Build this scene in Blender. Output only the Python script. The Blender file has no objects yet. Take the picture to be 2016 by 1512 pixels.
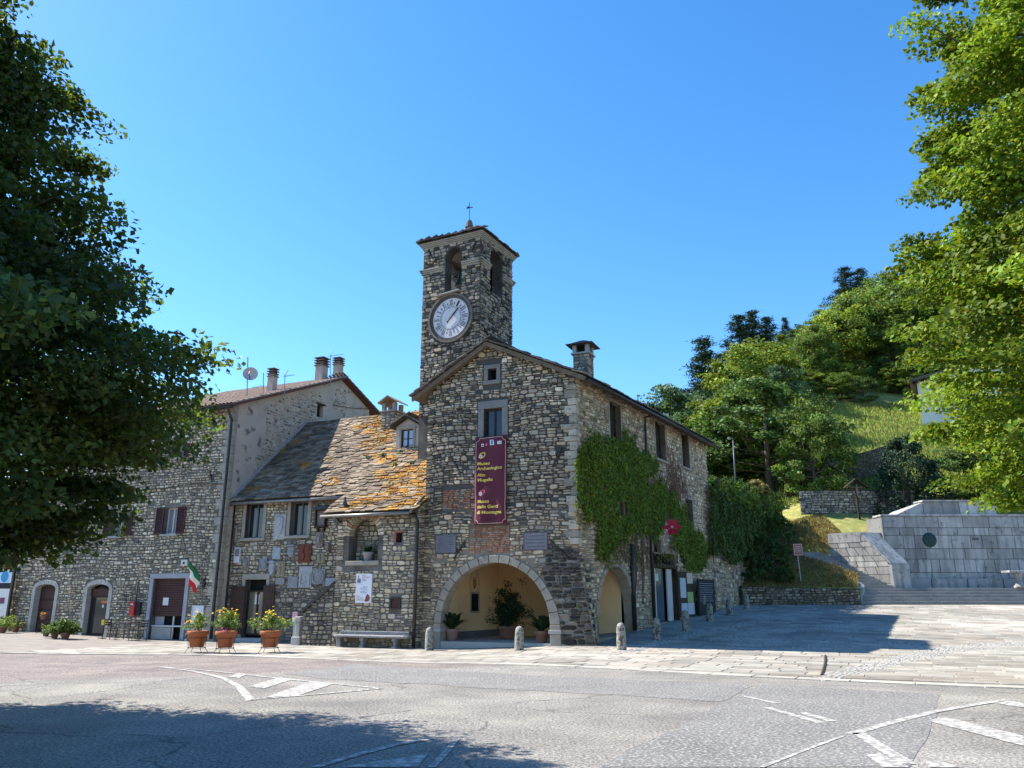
import bpy, math, random
import numpy as np
from mathutils import Vector, Matrix, noise
from mathutils.geometry import tessellate_polygon

rnd = random.Random(7)
nrng = np.random.default_rng(11)
SC = bpy.context.scene
COL = SC.collection

# ------------------------------------------------------------------ camera
FOC = 1552.0                      # focal length in photo pixels (photo 2016 x 1512)
PITCH = math.atan(419.0 / FOC)
EYE = Vector((0.0, 0.0, 1.6))
cam_data = bpy.data.cameras.new('camera')
cam = bpy.data.objects.new('camera', cam_data)
COL.objects.link(cam)
cam_data.sensor_width = 36.0
cam_data.lens = 36.0 * FOC / 2016.0
cam_data.clip_start = 0.1
cam_data.clip_end = 3000.0
cam.location = EYE
cam.rotation_euler = (math.pi / 2 + PITCH, 0, 0)
SC.camera = cam

# ------------------------------------------------------------------ sky and sun
SUN_EL = math.radians(48.3)
SUN_AZ = math.radians(-69.0)       # from +Y, negative = to the left
SUN_DIR = Vector((math.sin(SUN_AZ) * math.cos(SUN_EL), math.cos(SUN_AZ) * math.cos(SUN_EL), math.sin(SUN_EL)))
world = bpy.data.worlds.new('World')
SC.world = world
world.use_nodes = True
wn = world.node_tree.nodes
wl = world.node_tree.links
wn.clear()
w_out = wn.new('ShaderNodeOutputWorld')
w_bg = wn.new('ShaderNodeBackground')
w_sky = wn.new('ShaderNodeTexSky')
w_sky.sky_type = 'NISHITA'
w_sky.sun_disc = False
w_sky.sun_elevation = SUN_EL
w_sky.sun_rotation = SUN_AZ
w_sky.altitude = 500
w_sky.air_density = 1.0
w_sky.dust_density = 0.35
w_sky.ozone_density = 2.6
w_hsv = wn.new('ShaderNodeHueSaturation')
w_hsv.inputs['Saturation'].default_value = 1.30
wl.new(w_sky.outputs[0], w_hsv.inputs['Color'])
wl.new(w_hsv.outputs[0], w_bg.inputs['Color'])
w_bg.inputs['Strength'].default_value = 0.125
wl.new(w_bg.outputs[0], w_out.inputs[0])

sun_data = bpy.data.lights.new('sun', 'SUN')
sun_data.energy = 4.8
sun_data.angle = math.radians(0.5)
sun_data.color = (1.0, 0.93, 0.82)
sun = bpy.data.objects.new('sun', sun_data)
COL.objects.link(sun)
sun.rotation_euler = SUN_DIR.to_track_quat('Z', 'Y').to_euler()
sun.location = SUN_DIR * 120

SC.view_settings.view_transform = 'Standard'
SC.view_settings.look = 'None'
SC.view_settings.gamma = 1.0
SC.view_settings.use_curve_mapping = False
SC.view_settings.exposure = 1.26
SC.render.engine = 'CYCLES'
SC.cycles.use_denoising = True
SC.cycles.max_bounces = 6
SC.cycles.diffuse_bounces = 5
SC.cycles.glossy_bounces = 2
SC.cycles.transmission_bounces = 3
SC.cycles.transparent_max_bounces = 4
SC.cycles.caustics_reflective = False
SC.cycles.caustics_refractive = False

# ------------------------------------------------------------------ projection helpers
CP, SP = math.cos(PITCH), math.sin(PITCH)

def ray(px, py):
    x = (px - 1008.0) / FOC
    y = (756.0 - py) / FOC
    return Vector((x, CP - y * SP, SP + y * CP))

def project(p):
    d = Vector(p) - EYE
    f = d.y * CP + d.z * SP
    if f < 0.05:
        return None
    return (1008 + FOC * d.x / f, 756 - FOC * (-d.y * SP + d.z * CP) / f)

def at_depth(px, py, Y):
    r = ray(px, py)
    return EYE + r * (Y / r.y)

def sm(a, b, x):
    t = min(1.0, max(0.0, (x - a) / (b - a)))
    return t * t * (3 - 2 * t)

def G(x, y):
    """height of the paved and asphalted ground"""
    z = -0.2 * sm(2.5, -3, x) * sm(-24, -15, x) * sm(17, 26, y)
    z += 0.068 * sm(1.5, 5.0, x) * max(0.0, min(y, 45.2) - 27.0)
    return z

def hill(x, y):
    k = x / max(y, 1.0)
    s = 0.18 + 0.36 * sm(0.15, 0.42, k)
    d = max(0.0, y - 44.6)
    far = max(0.0, y - 125.0)
    return 2.0 + s * (d - 0.75 * far) + 0.35 * noise.noise(Vector((x * .13, y * .13, 3.1))) * min(1, d / 4)

def on_ground(px, py):
    r = ray(px, py)
    t = 1.6 / max(1e-4, -r.z)
    for _ in range(30):
        p = EYE + r * t
        dz = p.z - G(p.x, p.y)
        t += dz / max(0.02, -r.z + 0.03) * 0.6
    p = EYE + r * t
    return Vector((p.x, p.y, G(p.x, p.y)))

# ------------------------------------------------------------------ materials
MATS = {}

def node_mat(name):
    m = bpy.data.materials.new(name)
    m.use_nodes = True
    nt = m.node_tree
    b = nt.nodes['Principled BSDF']
    return m, nt, nt.nodes, nt.links, b

def rgba(c):
    return (c[0], c[1], c[2], 1.0)

def mixcol(N, L, mode, fac, a, b):
    n = N.new('ShaderNodeMix')
    n.data_type = 'RGBA'
    n.blend_type = mode
    for sock, v in ((n.inputs[0], fac), (n.inputs[6], a), (n.inputs[7], b)):
        if hasattr(v, 'is_linked') or hasattr(v, 'links'):
            L.new(v, sock)
        elif isinstance(v, (int, float)):
            sock.default_value = v
        else:
            sock.default_value = rgba(v)
    return n.outputs[2]

def ramp(N, L, src, p0, p1, c0=(0, 0, 0), c1=(1, 1, 1)):
    r = N.new('ShaderNodeValToRGB')
    r.color_ramp.elements[0].position = p0
    r.color_ramp.elements[1].position = p1
    r.color_ramp.elements[0].color = rgba(c0)
    r.color_ramp.elements[1].color = rgba(c1)
    L.new(src, r.inputs[0])
    return r.outputs[0]

def noise_tex(N, L, pos, scale, detail=4, rough=.6, dist=0.0):
    n = N.new('ShaderNodeTexNoise')
    n.inputs['Scale'].default_value = scale
    n.inputs['Detail'].default_value = detail
    n.inputs['Roughness'].default_value = rough
    n.inputs['Distortion'].default_value = dist
    L.new(pos, n.inputs['Vector'])
    return n.outputs['Fac']

def pmat(name, col=(.5, .5, .5), col2=None, scale=3.0, rough=.85, bump=.3, bscale=30.0, attr=False,
         metallic=0.0, spec=.25, speck=None, speck_scale=60.0, speck_lo=.58, speck_hi=.66, bdist=.02, macro=None, streak=None):
    if name in MATS:
        return MATS[name]
    m, nt, N, L, b = node_mat(name)
    geo = N.new('ShaderNodeNewGeometry')
    pos = geo.outputs['Position']
    if col2 is not None:
        f = ramp(N, L, noise_tex(N, L, pos, scale, 5, .65), .32, .68)
        c = mixcol(N, L, 'MIX', f, col, col2)
    else:
        rgb = N.new('ShaderNodeRGB')
        rgb.outputs[0].default_value = rgba(col)
        c = rgb.outputs[0]
    if attr:
        at = N.new('ShaderNodeAttribute')
        at.attribute_name = 'Col'
        c = mixcol(N, L, 'MULTIPLY', 1.0, at.outputs['Color'], c)
    if speck is not None:
        f = ramp(N, L, noise_tex(N, L, pos, speck_scale, 3, .6), speck_lo, speck_hi)
        c = mixcol(N, L, 'MIX', f, c, speck)
    if macro is not None:
        f = ramp(N, L, noise_tex(N, L, pos, macro[0], 4, .6), .30, .70, (macro[1],) * 3, (macro[2],) * 3)
        c = mixcol(N, L, 'MULTIPLY', 1.0, c, f)
    if streak is not None:
        mp = N.new('ShaderNodeMapping')
        mp.inputs['Scale'].default_value = (2.2, 2.2, .22)
        L.new(pos, mp.inputs['Vector'])
        f = ramp(N, L, noise_tex(N, L, mp.outputs[0], 1.6, 5, .65), .46, .72)
        c = mixcol(N, L, 'MIX', f, c, streak)
    L.new(c, b.inputs['Base Color'])
    b.inputs['Roughness'].default_value = rough
    b.inputs['Metallic'].default_value = metallic
    b.inputs['Specular IOR Level'].default_value = spec
    if bump > 0:
        bn = N.new('ShaderNodeBump')
        bn.inputs['Strength'].default_value = bump
        bn.inputs['Distance'].default_value = bdist
        L.new(noise_tex(N, L, pos, bscale, 6, .7), bn.inputs['Height'])
        L.new(bn.outputs[0], b.inputs['Normal'])
    MATS[name] = m
    return m

def leaf_mat(name, col, trans_col, mixf=.42, rough=.55):
    """leaf blade: diffuse and glossy front with light shining through"""
    if name in MATS:
        return MATS[name]
    m, nt, N, L, b = node_mat(name)
    at = N.new('ShaderNodeAttribute')
    at.attribute_name = 'Col'
    c = mixcol(N, L, 'MULTIPLY', 1.0, at.outputs['Color'], col)
    c2 = mixcol(N, L, 'MULTIPLY', 1.0, at.outputs['Color'], trans_col)
    L.new(c, b.inputs['Base Color'])
    b.inputs['Roughness'].default_value = rough
    b.inputs['Specular IOR Level'].default_value = .2
    tr = N.new('ShaderNodeBsdfTranslucent')
    L.new(c2, tr.inputs['Color'])
    mx = N.new('ShaderNodeMixShader')
    mx.inputs[0].default_value = mixf
    L.new(b.outputs[0], mx.inputs[1])
    L.new(tr.outputs[0], mx.inputs[2])
    L.new(mx.outputs[0], N['Material Output'].inputs['Surface'])
    MATS[name] = m
    return m

def glass_mat(name, col=(.02, .025, .03), rough=.06):
    if name in MATS:
        return MATS[name]
    m, nt, N, L, b = node_mat(name)
    b.inputs['Base Color'].default_value = rgba(col)
    b.inputs['Roughness'].default_value = rough
    b.inputs['Specular IOR Level'].default_value = .6
    MATS[name] = m
    return m

# ------------------------------------------------------------------ scene graph helpers
ORG = {}

def thing(name, label, cat, loc=(0, 0, 0), group=None, rz=0.0, world_parts=True):
    """an Empty at the thing's base; world_parts: parts are given in world coordinates"""
    o = bpy.data.objects.new(name, None)
    o.empty_display_size = .2
    COL.objects.link(o)
    o.location = loc
    o.rotation_euler = (0, 0, rz)
    o['label'] = label
    o['category'] = cat
    if group:
        o['group'] = group
    ORG[o.name] = Vector(loc) if world_parts else Vector((0, 0, 0))
    return o

def tag(o, label=None, cat=None, group=None, kind=None):
    if label:
        o['label'] = label
    if cat:
        o['category'] = cat
    if group:
        o['group'] = group
    if kind:
        o['kind'] = kind
    return o

def copy_tree(o, parent=None):
    c = o.copy()
    COL.objects.link(c)
    c.parent = parent
    ORG[c.name] = ORG.get(o.name, Vector((0, 0, 0)))
    for ch in list(o.children):
        copy_tree(ch, c)
    return c

def link_mesh(name, me, mat, parent=None, kind=None):
    o = bpy.data.objects.new(name, me)
    COL.objects.link(o)
    if mat is not None and len(me.materials) == 0:
        me.materials.append(mat)
    if parent is not None:
        o.parent = parent
        ORG[o.name] = ORG.get(parent.name, Vector((0, 0, 0)))
    else:
        ORG[o.name] = Vector((0, 0, 0))
    if kind:
        o['kind'] = kind
    return o

class MB:
    def __init__(s):
        s.V, s.F, s.C = [], [], []

    def poly(s, pts, col=None):
        i = len(s.V)
        s.V.extend([tuple(p) for p in pts])
        s.F.append(tuple(range(i, i + len(pts))))
        s.C.append(col or (1, 1, 1))

    def faces(s, pts, fs, col=None):
        i = len(s.V)
        s.V.extend([tuple(p) for p in pts])
        for f in fs:
            s.F.append(tuple(k + i for k in f))
            s.C.append(col or (1, 1, 1))

    def hexa(s, b, t, col=None):
        """bottom and top rings of the same length (any n)"""
        n = len(b)
        fs = [tuple(reversed(range(n))), tuple(range(n, 2 * n))]
        fs += [(k, (k + 1) % n, n + (k + 1) % n, n + k) for k in range(n)]
        s.faces(list(b) + list(t), fs, col)

    def box(s, c, size, rz=0.0, col=None):
        cx, cy, cz = c
        hx, hy, hz = size[0] / 2, size[1] / 2, size[2] / 2
        ca, sa = math.cos(rz), math.sin(rz)
        ring = [(cx + x * ca - y * sa, cy + x * sa + y * ca) for x, y in ((-hx, -hy), (hx, -hy), (hx, hy), (-hx, hy))]
        s.hexa([(x, y, cz - hz) for x, y in ring], [(x, y, cz + hz) for x, y in ring], col)

    def fbox(s, fr, a0, a1, b0, b1, c0, c1, col=None):
        s.hexa([fr.pt(a0, b0, c0), fr.pt(a1, b0, c0), fr.pt(a1, b0, c1), fr.pt(a0, b0, c1)][::-1],
               [fr.pt(a0, b1, c0), fr.pt(a1, b1, c0), fr.pt(a1, b1, c1), fr.pt(a0, b1, c1)][::-1], col)

    def bar(s, p, q, w, d, up=(0, 0, 1), col=None):
        """rectangular bar from p to q"""
        p, q = Vector(p), Vector(q)
        t = (q - p).normalized()
        u = Vector(up)
        if abs(t.dot(u)) > .95:
            u = Vector((1, 0, 0))
        x = t.cross(u).normalized() * (w / 2)
        y = x.cross(t).normalized() * (d / 2)
        s.hexa([p - x - y, p + x - y, p + x + y, p - x + y], [q - x - y, q + x - y, q + x + y, q - x + y], col)

    def tube(s, pts, rad, n=8, col=None, cap=True):
        pts = [Vector(p) for p in pts]
        if not isinstance(rad, (list, tuple)):
            rad = [rad] * len(pts)
        rings = []
        prev = None
        for i, p in enumerate(pts):
            t = (pts[min(i + 1, len(pts) - 1)] - pts[max(i - 1, 0)]).normalized()
            ref = prev if prev is not None and abs(prev.dot(t)) < .95 else (Vector((0, 0, 1)) if abs(t.z) < .9 else Vector((1, 0, 0)))
            x = (ref - t * ref.dot(t)).normalized()
            y = t.cross(x)
            prev = x
            rings.append([p + (x * math.cos(2 * math.pi * k / n) + y * math.sin(2 * math.pi * k / n)) * rad[i] for k in range(n)])
        P = [q for r in rings for q in r]
        fs = []
        for i in range(len(pts) - 1):
            for k in range(n):
                fs.append((i * n + k, i * n + (k + 1) % n, (i + 1) * n + (k + 1) % n, (i + 1) * n + k))
        if cap:
            fs.append(tuple(reversed(range(n))))
            fs.append(tuple((len(pts) - 1) * n + k for k in range(n)))
        s.faces(P, fs, col)

    def lathe(s, prof, c=(0, 0, 0), n=20, col=None, squash=1.0):
        c = Vector(c)
        P, fs = [], []
        for r, z in prof:
            for k in range(n):
                a = 2 * math.pi * k / n
                P.append(c + Vector((r * math.cos(a), r * squash * math.sin(a), z)))
        for i in range(len(prof) - 1):
            for k in range(n):
                fs.append((i * n + k, i * n + (k + 1) % n, (i + 1) * n + (k + 1) % n, (i + 1) * n + k))
        fs.append(tuple(reversed(range(n))))
        fs.append(tuple((len(prof) - 1) * n + k for k in range(n)))
        s.faces(P, fs, col)

    def mesh(s, name, org=Vector((0, 0, 0)), colors=False, smooth=False):
        me = bpy.data.meshes.new(name)
        if org.length > 1e-9:
            V = [(v[0] - org.x, v[1] - org.y, v[2] - org.z) for v in s.V]
        else:
            V = s.V
        me.from_pydata(V, [], s.F)
        if colors:
            at = me.attributes.new('Col', 'FLOAT_COLOR', 'FACE')
            arr = np.ones((len(s.F), 4), dtype=np.float32)
            arr[:, :3] = np.array(s.C, dtype=np.float32).reshape(-1, 3)
            at.data.foreach_set('color', arr.ravel())
        if smooth:
            me.polygons.foreach_set('use_smooth', [True] * len(me.polygons))
        me.update()
        return me

    def build(s, name, mat, parent=None, colors=False, smooth=False, kind=None, bevel=0.0):
        org = ORG.get(parent.name, Vector((0, 0, 0))) if parent is not None else Vector((0, 0, 0))
        me = s.mesh(name, org, colors, smooth)
        o = link_mesh(name, me, mat, parent, kind)
        if bevel > 0:
            md = o.modifiers.new('bevel', 'BEVEL')
            md.width = bevel
            md.segments = 2
            md.limit_method = 'ANGLE'
        return o

def part(name, mat, parent, fn, **kw):
    m = MB()
    fn(m)
    return m.build(name, mat, parent, **kw)

class Fr:
    """a vertical wall frame: a along the wall, b up, c outwards"""
    def __init__(s, o, u, warp=None):
        s.o = Vector((o[0], o[1], 0.0))
        s.u = Vector((u[0], u[1], 0)).normalized()
        s.n = Vector((s.u.y, -s.u.x, 0))
        s.warp = warp

    def pt(s, a, b, c=0.0):
        p = s.o + s.u * a + s.n * c
        p.z = b
        if s.warp:
            p = s.warp(p)
        return p

    def hit(s, px, py, c=0.0):
        r = ray(px, py)
        o = s.o + s.n * c
        t = (o - EYE).dot(s.n) / r.dot(s.n)
        p = EYE + r * t
        return (p - s.o).dot(s.u), p.z

    def box(s, x0, y0, x1, y1, c=0.0):
        xm, ym = (x0 + x1) / 2, (y0 + y1) / 2
        return s.hit(x0, ym, c)[0], s.hit(x1, ym, c)[0], s.hit(xm, y1, c)[1], s.hit(xm, y0, c)[1]

    def mat4(s, a, b, c):
        m = Matrix.Identity(4)
        p = s.pt(a, b, c)
        for i in range(3):
            m[i][0] = s.u[i]
            m[i][1] = (0, 0, 1)[i]
            m[i][2] = s.n[i]
            m[i][3] = p[i]
        return m

_CAP = {}
def text_mesh(txt, size, bold=0.0, align='LEFT', shear=0.0, extrude=0.0):
    cu = bpy.data.curves.new('t', 'FONT')
    cu.body = txt
    cu.size = size
    cu.align_x = align
    cu.shear = shear
    cu.offset = bold
    cu.extrude = extrude
    cu.resolution_u = 3
    o = bpy.data.objects.new('t', cu)
    COL.objects.link(o)
    bpy.context.view_layer.update()
    dg = bpy.context.evaluated_depsgraph_get()
    me = bpy.data.meshes.new_from_object(o.evaluated_get(dg))
    bpy.data.objects.remove(o)
    bpy.data.curves.remove(cu)
    return me

def text(fr, a, b, c, size, txt, mat, parent, width=None, rot=0.0, wave=None, **kw):
    me = text_mesh(txt, size, **kw)
    n = len(me.vertices)
    co = np.empty(n * 3, dtype=np.float64)
    me.vertices.foreach_get('co', co)
    co = co.reshape(-1, 3)
    sx = 1.0
    if width:
        w = co[:, 0].max() - co[:, 0].min()
        sx = width / w
    ca, sa = math.cos(rot), math.sin(rot)
    org = ORG.get(parent.name, Vector((0, 0, 0)))
    out = []
    for x, y, z in co:
        x *= sx
        A, B = a + x * ca - y * sa, b + x * sa + y * ca
        p = fr.pt(A, B, c + z + (wave(A, B) if wave else 0)) - org
        out.extend(p)
    me.vertices.foreach_set('co', out)
    me.materials.clear()
    me.update()
    return link_mesh('lettering', me, mat, parent)

# ------------------------------------------------------------------ leaves
def leaf_mesh(name, P, Nn, S, C, aspect=.75, droop=.35, fold=.12):
    """P centres, Nn normals, S lengths, C colours -> one mesh of folded leaf blades (two triangles a side)"""
    n = len(P)
    Nn = Nn / (np.linalg.norm(Nn, axis=1, keepdims=True) + 1e-9)
    t = nrng.normal(size=(n, 3))
    t[:, 2] -= droop
    t -= Nn * np.sum(t * Nn, axis=1, keepdims=True)
    t /= np.linalg.norm(t, axis=1, keepdims=True) + 1e-9
    s = np.cross(Nn, t)
    L = S[:, None]
    v0 = P - t * L * .5
    v1 = P + s * L * aspect * .5 + Nn * L * fold - t * L * .08
    v2 = P + t * L * .55
    v3 = P - s * L * aspect * .5 + Nn * L * fold - t * L * .08
    V = np.stack([v0, v1, v2, v3], axis=1).reshape(-1, 3)
    me = bpy.data.meshes.new(name)
    me.vertices.add(4 * n)
    me.vertices.foreach_set('co', V.astype(np.float32).ravel())
    base = np.arange(n) * 4
    loops = np.stack([base, base + 1, base + 2, base, base + 2, base + 3], axis=1).ravel()
    me.loops.add(6 * n)
    me.loops.foreach_set('vertex_index', loops.astype(np.int32))
    me.polygons.add(2 * n)
    me.polygons.foreach_set('loop_start', (np.arange(2 * n) * 3).astype(np.int32))
    me.polygons.foreach_set('loop_total', np.full(2 * n, 3, dtype=np.int32))
    at = me.attributes.new('Col', 'FLOAT_COLOR', 'FACE')
    cc = np.ones((2 * n, 4), dtype=np.float32)
    cc[:, :3] = np.repeat(C, 2, axis=0)
    at.data.foreach_set('color', cc.ravel())
    me.update(calc_edges=True)
    me.validate()
    return me

def leaf_cols(n, lo=.7, hi=1.25, warm=.15, per=0):
    v = nrng.uniform(lo, hi, size=(n, 1))
    if per:
        v *= np.repeat(nrng.uniform(.55, 1.4, size=(n // per + 1, 1)), per, axis=0)[:n]
    w = nrng.normal(0, warm, size=(n, 1))
    return np.clip(np.concatenate([v * (1 + w), v, v * (1 - w * .8)], axis=1), .05, 2.0)

def sprays(centers, outs, radius, per, size, flat=.6, up=.55, outw=.5, wild=.6, elong=0.0, droop=0.0):
    """leaf sprays round the given centres"""
    Ps, Ns, Ss = [], [], []
    for c, o, r in zip(centers, outs, radius):
        k = per
        d = nrng.normal(size=(k, 3))
        d /= np.linalg.norm(d, axis=1, keepdims=True) + 1e-9
        d *= (nrng.uniform(0, 1, size=(k, 1)) ** .45) * r
        d[:, 2] *= flat
        if elong:
            oo = np.array(o) / (np.linalg.norm(o) + 1e-9)
            k_ = d @ oo
            d += np.outer(k_, oo) * elong
            d[:, 2] -= droop * np.maximum(k_, 0) ** 2 / max(r, .1)
        Ps.append(c + d)
        nn = nrng.normal(size=(k, 3)) * wild + np.array(o) * outw
        nn[:, 2] += up
        Ns.append(nn)
        Ss.append(nrng.uniform(.7, 1.2, size=k) * size * nrng.uniform(.75, 1.25))
    return np.concatenate(Ps), np.concatenate(Ns), np.concatenate(Ss)
# ------------------------------------------------------------------ building axes
AZ = math.radians(66.5)
U = Vector((math.sin(AZ), -math.cos(AZ), 0))       # along the facades, to the right
Wv = Vector((math.cos(AZ), math.sin(AZ), 0))       # straight back from the facades
PR = Vector((2.31, 27.8, 0))                       # front right corner of the main building
WF = 6.12                                          # width of its front
RAZ = math.radians(31.0)
RU = Vector((math.sin(RAZ), math.cos(RAZ), 0))     # along its right wall, backwards
RLEN = 15.3

def corner_warp(p):
    """battered foot of the front right corner"""
    if p.z < 3.3:
        d = math.hypot(p.x - PR.x, p.y - PR.y)
        k = max(0.0, 1 - d / 1.15) * ((3.3 - max(p.z, -.3)) / 3.3) ** 1.4
        p = p + Vector((.52, -.16, 0)) * k
    return p

FF = Fr(PR - U * WF, U, corner_warp)               # main front
FR = Fr(PR, RU, corner_warp)                       # main right wall
SO = PR - U * WF - RU * .5                         # stair house front right corner
S_W = 5.15
FS = Fr(SO - U * S_W, U)                           # stair house front (a 0..S_W)
S_W -= FS.hit(662, 1100)[0]
FS = Fr(SO - U * S_W, U)
MO = PR - U * WF + Wv * 1.0
M_W = 10.25
FM = Fr(MO - U * M_W, U)                           # middle house front
LC = Vector((-12.5, 34.65, 0))                    # left building front right corner
L_W = 15.6
FL = Fr(LC - U * L_W, U)
L_W -= FL.hit(24, 1180)[0]
FL = Fr(LC - U * L_W, U)
FLG = Fr(LC, Wv)                                   # its gable wall, facing right
TU = Vector((math.sin(math.radians(62.5)), -math.cos(math.radians(62.5)), 0))
TC = Vector((-1.36, 31.5, 0))                      # front corner of the tower
TSIDE = 2.95
FT = Fr(TC - TU * TSIDE, TU)
FTR = Fr(TC, Vector((-TU.y, TU.x, 0)))

def inside_buildings(x, y):
    p = Vector((x, y, 0)) - PR
    du, dw = p.dot(U), p.dot(Wv)
    if p.dot(FR.n) < -.1 and dw > .1:
        return True
    if du < -WF and dw > -.15:
        return True
    q = Vector((x, y, 0)) - LC
    if q.dot(U) < 0 and q.dot(Wv) > .1:
        return True
    return False

# ------------------------------------------------------------------ ground materials
def asphalt_mat():
    m, nt, N, L, b = node_mat('asphalt')
    geo = N.new('ShaderNodeNewGeometry')
    pos = geo.outputs['Position']
    sep = N.new('ShaderNodeSeparateXYZ')
    L.new(pos, sep.inputs[0])
    grey = mixcol(N, L, 'MIX', ramp(N, L, noise_tex(N, L, pos, .35, 4), .35, .65), (.285, .272, .25), (.385, .368, .34))
    pink = mixcol(N, L, 'MIX', ramp(N, L, noise_tex(N, L, pos, .8, 4), .35, .65), (.27, .235, .22), (.33, .29, .265))
    # the reddish surface lies on the far left carriageway
    a1 = N.new('ShaderNodeMath'); a1.operation = 'MULTIPLY_ADD'
    L.new(sep.outputs['X'], a1.inputs[0]); a1.inputs[1].default_value = -.42; a1.inputs[2].default_value = 0.0
    a2 = N.new('ShaderNodeMath'); a2.operation = 'ADD'
    L.new(a1.outputs[0], a2.inputs[0]); L.new(sep.outputs['Y'], a2.inputs[1])
    a3 = N.new('ShaderNodeMapRange')
    a3.inputs['From Min'].default_value = 20.2
    a3.inputs['From Max'].default_value = 20.9
    L.new(a2.outputs[0], a3.inputs['Value'])
    c = mixcol(N, L, 'MIX', a3.outputs[0], grey, pink)
    agg = noise_tex(N, L, pos, 26.0, 5, .85)
    c = mixcol(N, L, 'MULTIPLY', 1.0, c, ramp(N, L, agg, .40, .62, (.22, .22, .24), (1.5, 1.48, 1.44)))
    worn = ramp(N, L, noise_tex(N, L, pos, .55, 5, .7), .35, .7, (.72, .72, .74), (1.12, 1.1, 1.06))
    c = mixcol(N, L, 'MULTIPLY', 1.0, c, worn)
    # cracks
    wob = N.new('ShaderNodeVectorMath'); wob.operation = 'ADD'
    nz = N.new('ShaderNodeTexNoise'); nz.inputs['Scale'].default_value = 1.3; nz.inputs['Detail'].default_value = 4
    L.new(pos, nz.inputs['Vector'])
    sc = N.new('ShaderNodeVectorMath'); sc.operation = 'SCALE'; sc.inputs['Scale'].default_value = .9
    L.new(nz.outputs['Color'], sc.inputs[0])
    L.new(pos, wob.inputs[0]); L.new(sc.outputs[0], wob.inputs[1])
    vo = N.new('ShaderNodeTexVoronoi'); vo.feature = 'DISTANCE_TO_EDGE'; vo.inputs['Scale'].default_value = .23
    L.new(wob.outputs[0], vo.inputs['Vector'])
    crack = ramp(N, L, vo.outputs['Distance'], .0015, .006, (1, 1, 1), (0, 0, 0))
    msk = ramp(N, L, noise_tex(N, L, pos, .22, 2), .44, .5)
    cm = N.new('ShaderNodeMath'); cm.operation = 'MULTIPLY'
    L.new(crack, cm.inputs[0]); L.new(msk, cm.inputs[1])
    c = mixcol(N, L, 'MIX', cm.outputs[0], c, (.09, .088, .086))
    L.new(c, b.inputs['Base Color'])
    b.inputs['Roughness'].default_value = .9
    b.inputs['Specular IOR Level'].default_value = .2
    bn = N.new('ShaderNodeBump'); bn.inputs['Strength'].default_value = .8; bn.inputs['Distance'].default_value = .02
    L.new(agg, bn.inputs['Height'])
    L.new(bn.outputs[0], b.inputs['Normal'])
    return m

M_ASPH = asphalt_mat()
M_PATCH = pmat('asphalt_patch', (.12, .119, .119), (.175, .172, .168), .8, .92, .8, 26, speck=(.36, .35, .335), speck_scale=24, speck_lo=.50, speck_hi=.64)
M_PALE = pmat('asphalt_pale', (.30, .29, .275), (.38, .365, .345), .8, .92, .5, 60, speck=(.17, .165, .16), speck_scale=48, speck_lo=.55, speck_hi=.7)
M_PAINT = pmat('road_paint', (.60, .59, .56), (.40, .39, .37), 1.2, .85, .5, 26, speck=(.24, .232, .22), speck_scale=11, speck_lo=.40, speck_hi=.54)
M_SLAB = pmat('paving_stone', (1.05, 1.0, .92), (.72, .69, .65), 1.6, .85, .5, 22, attr=True, speck=(.16, .15, .14), speck_scale=11, speck_lo=.62, speck_hi=.76, macro=(.5, .75, 1.15))
M_BED = pmat('paving_joint', (.20, .18, .16), (.28, .255, .23), 2, .95, .4, 40)
M_COB = pmat('pale_cobble', (.40, .39, .375), (.31, .305, .295), 6, .85, .8, 25, attr=True)
M_GROUND = pmat('earth', (.16, .14, .10), (.10, .11, .06), .3, .95, .3, 8)
M_HILL = pmat('hill_grass', (.30, .28, .09), (.15, .195, .045), .35, .95, .6, 7, speck=(.38, .31, .13), speck_scale=2.2, speck_lo=.5, speck_hi=.66)

# ------------------------------------------------------------------ boundary between road and paving
BND = [(-60, 27.9), (-17, 27.2), (-8.5, 26.3), (-4.0, 23.4), (.42, 20.4), (4.9, 17.1), (9.1, 15.0), (20, 11.2), (60, 2.0)]

def yb(x):
    for (x0, y0), (x1, y1) in zip(BND[:-1], BND[1:]):
        if x <= x1:
            return y0 + (y1 - y0) * (x - x0) / (x1 - x0)
    return BND[-1][1]

def ybs(x):
    return sum(yb(x + d) for d in (-2, -1, 0, 1, 2)) / 5

# ground sheet to the horizon
def ground_sheet():
    near = [x * 2.0 for x in range(-30, 31)]
    far = [62, 70, 90, 130, 200, 320, 520, 900]
    xs = [-f for f in reversed(far)] + near + far
    ys = [-900, -500, -200, -90, -40, -20] + [y * 2.0 for y in range(-8, 31)] + [64, 75, 95, 130, 200, 320, 520, 900]
    m = MB()
    for y in ys:
        for x in xs:
            m.V.append((x, y, G(x, min(y, 46)) - .12))
    w = len(xs)
    for j in range(len(ys) - 1):
        for i in range(w - 1):
            m.F.append((j * w + i, j * w + i + 1, (j + 1) * w + i + 1, (j + 1) * w + i))
            m.C.append((1, 1, 1))
    return m
g = ground_sheet().build('ground', M_GROUND)
g['kind'] = 'structure'

def strip_sheet(x0, x1, nx, lo, hi, ny, dz):
    m = MB()
    for i in range(nx + 1):
        x = x0 + (x1 - x0) * i / nx
        a, b_ = lo(x), hi(x)
        for j in range(ny + 1):
            y = a + (b_ - a) * j / ny
            m.V.append((x, y, G(x, y) + dz))
    for i in range(nx):
        for j in range(ny):
            k = i * (ny + 1) + j
            m.F.append((k, k + ny + 1, k + ny + 2, k + 1))
            m.C.append((1, 1, 1))
    return m

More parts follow.
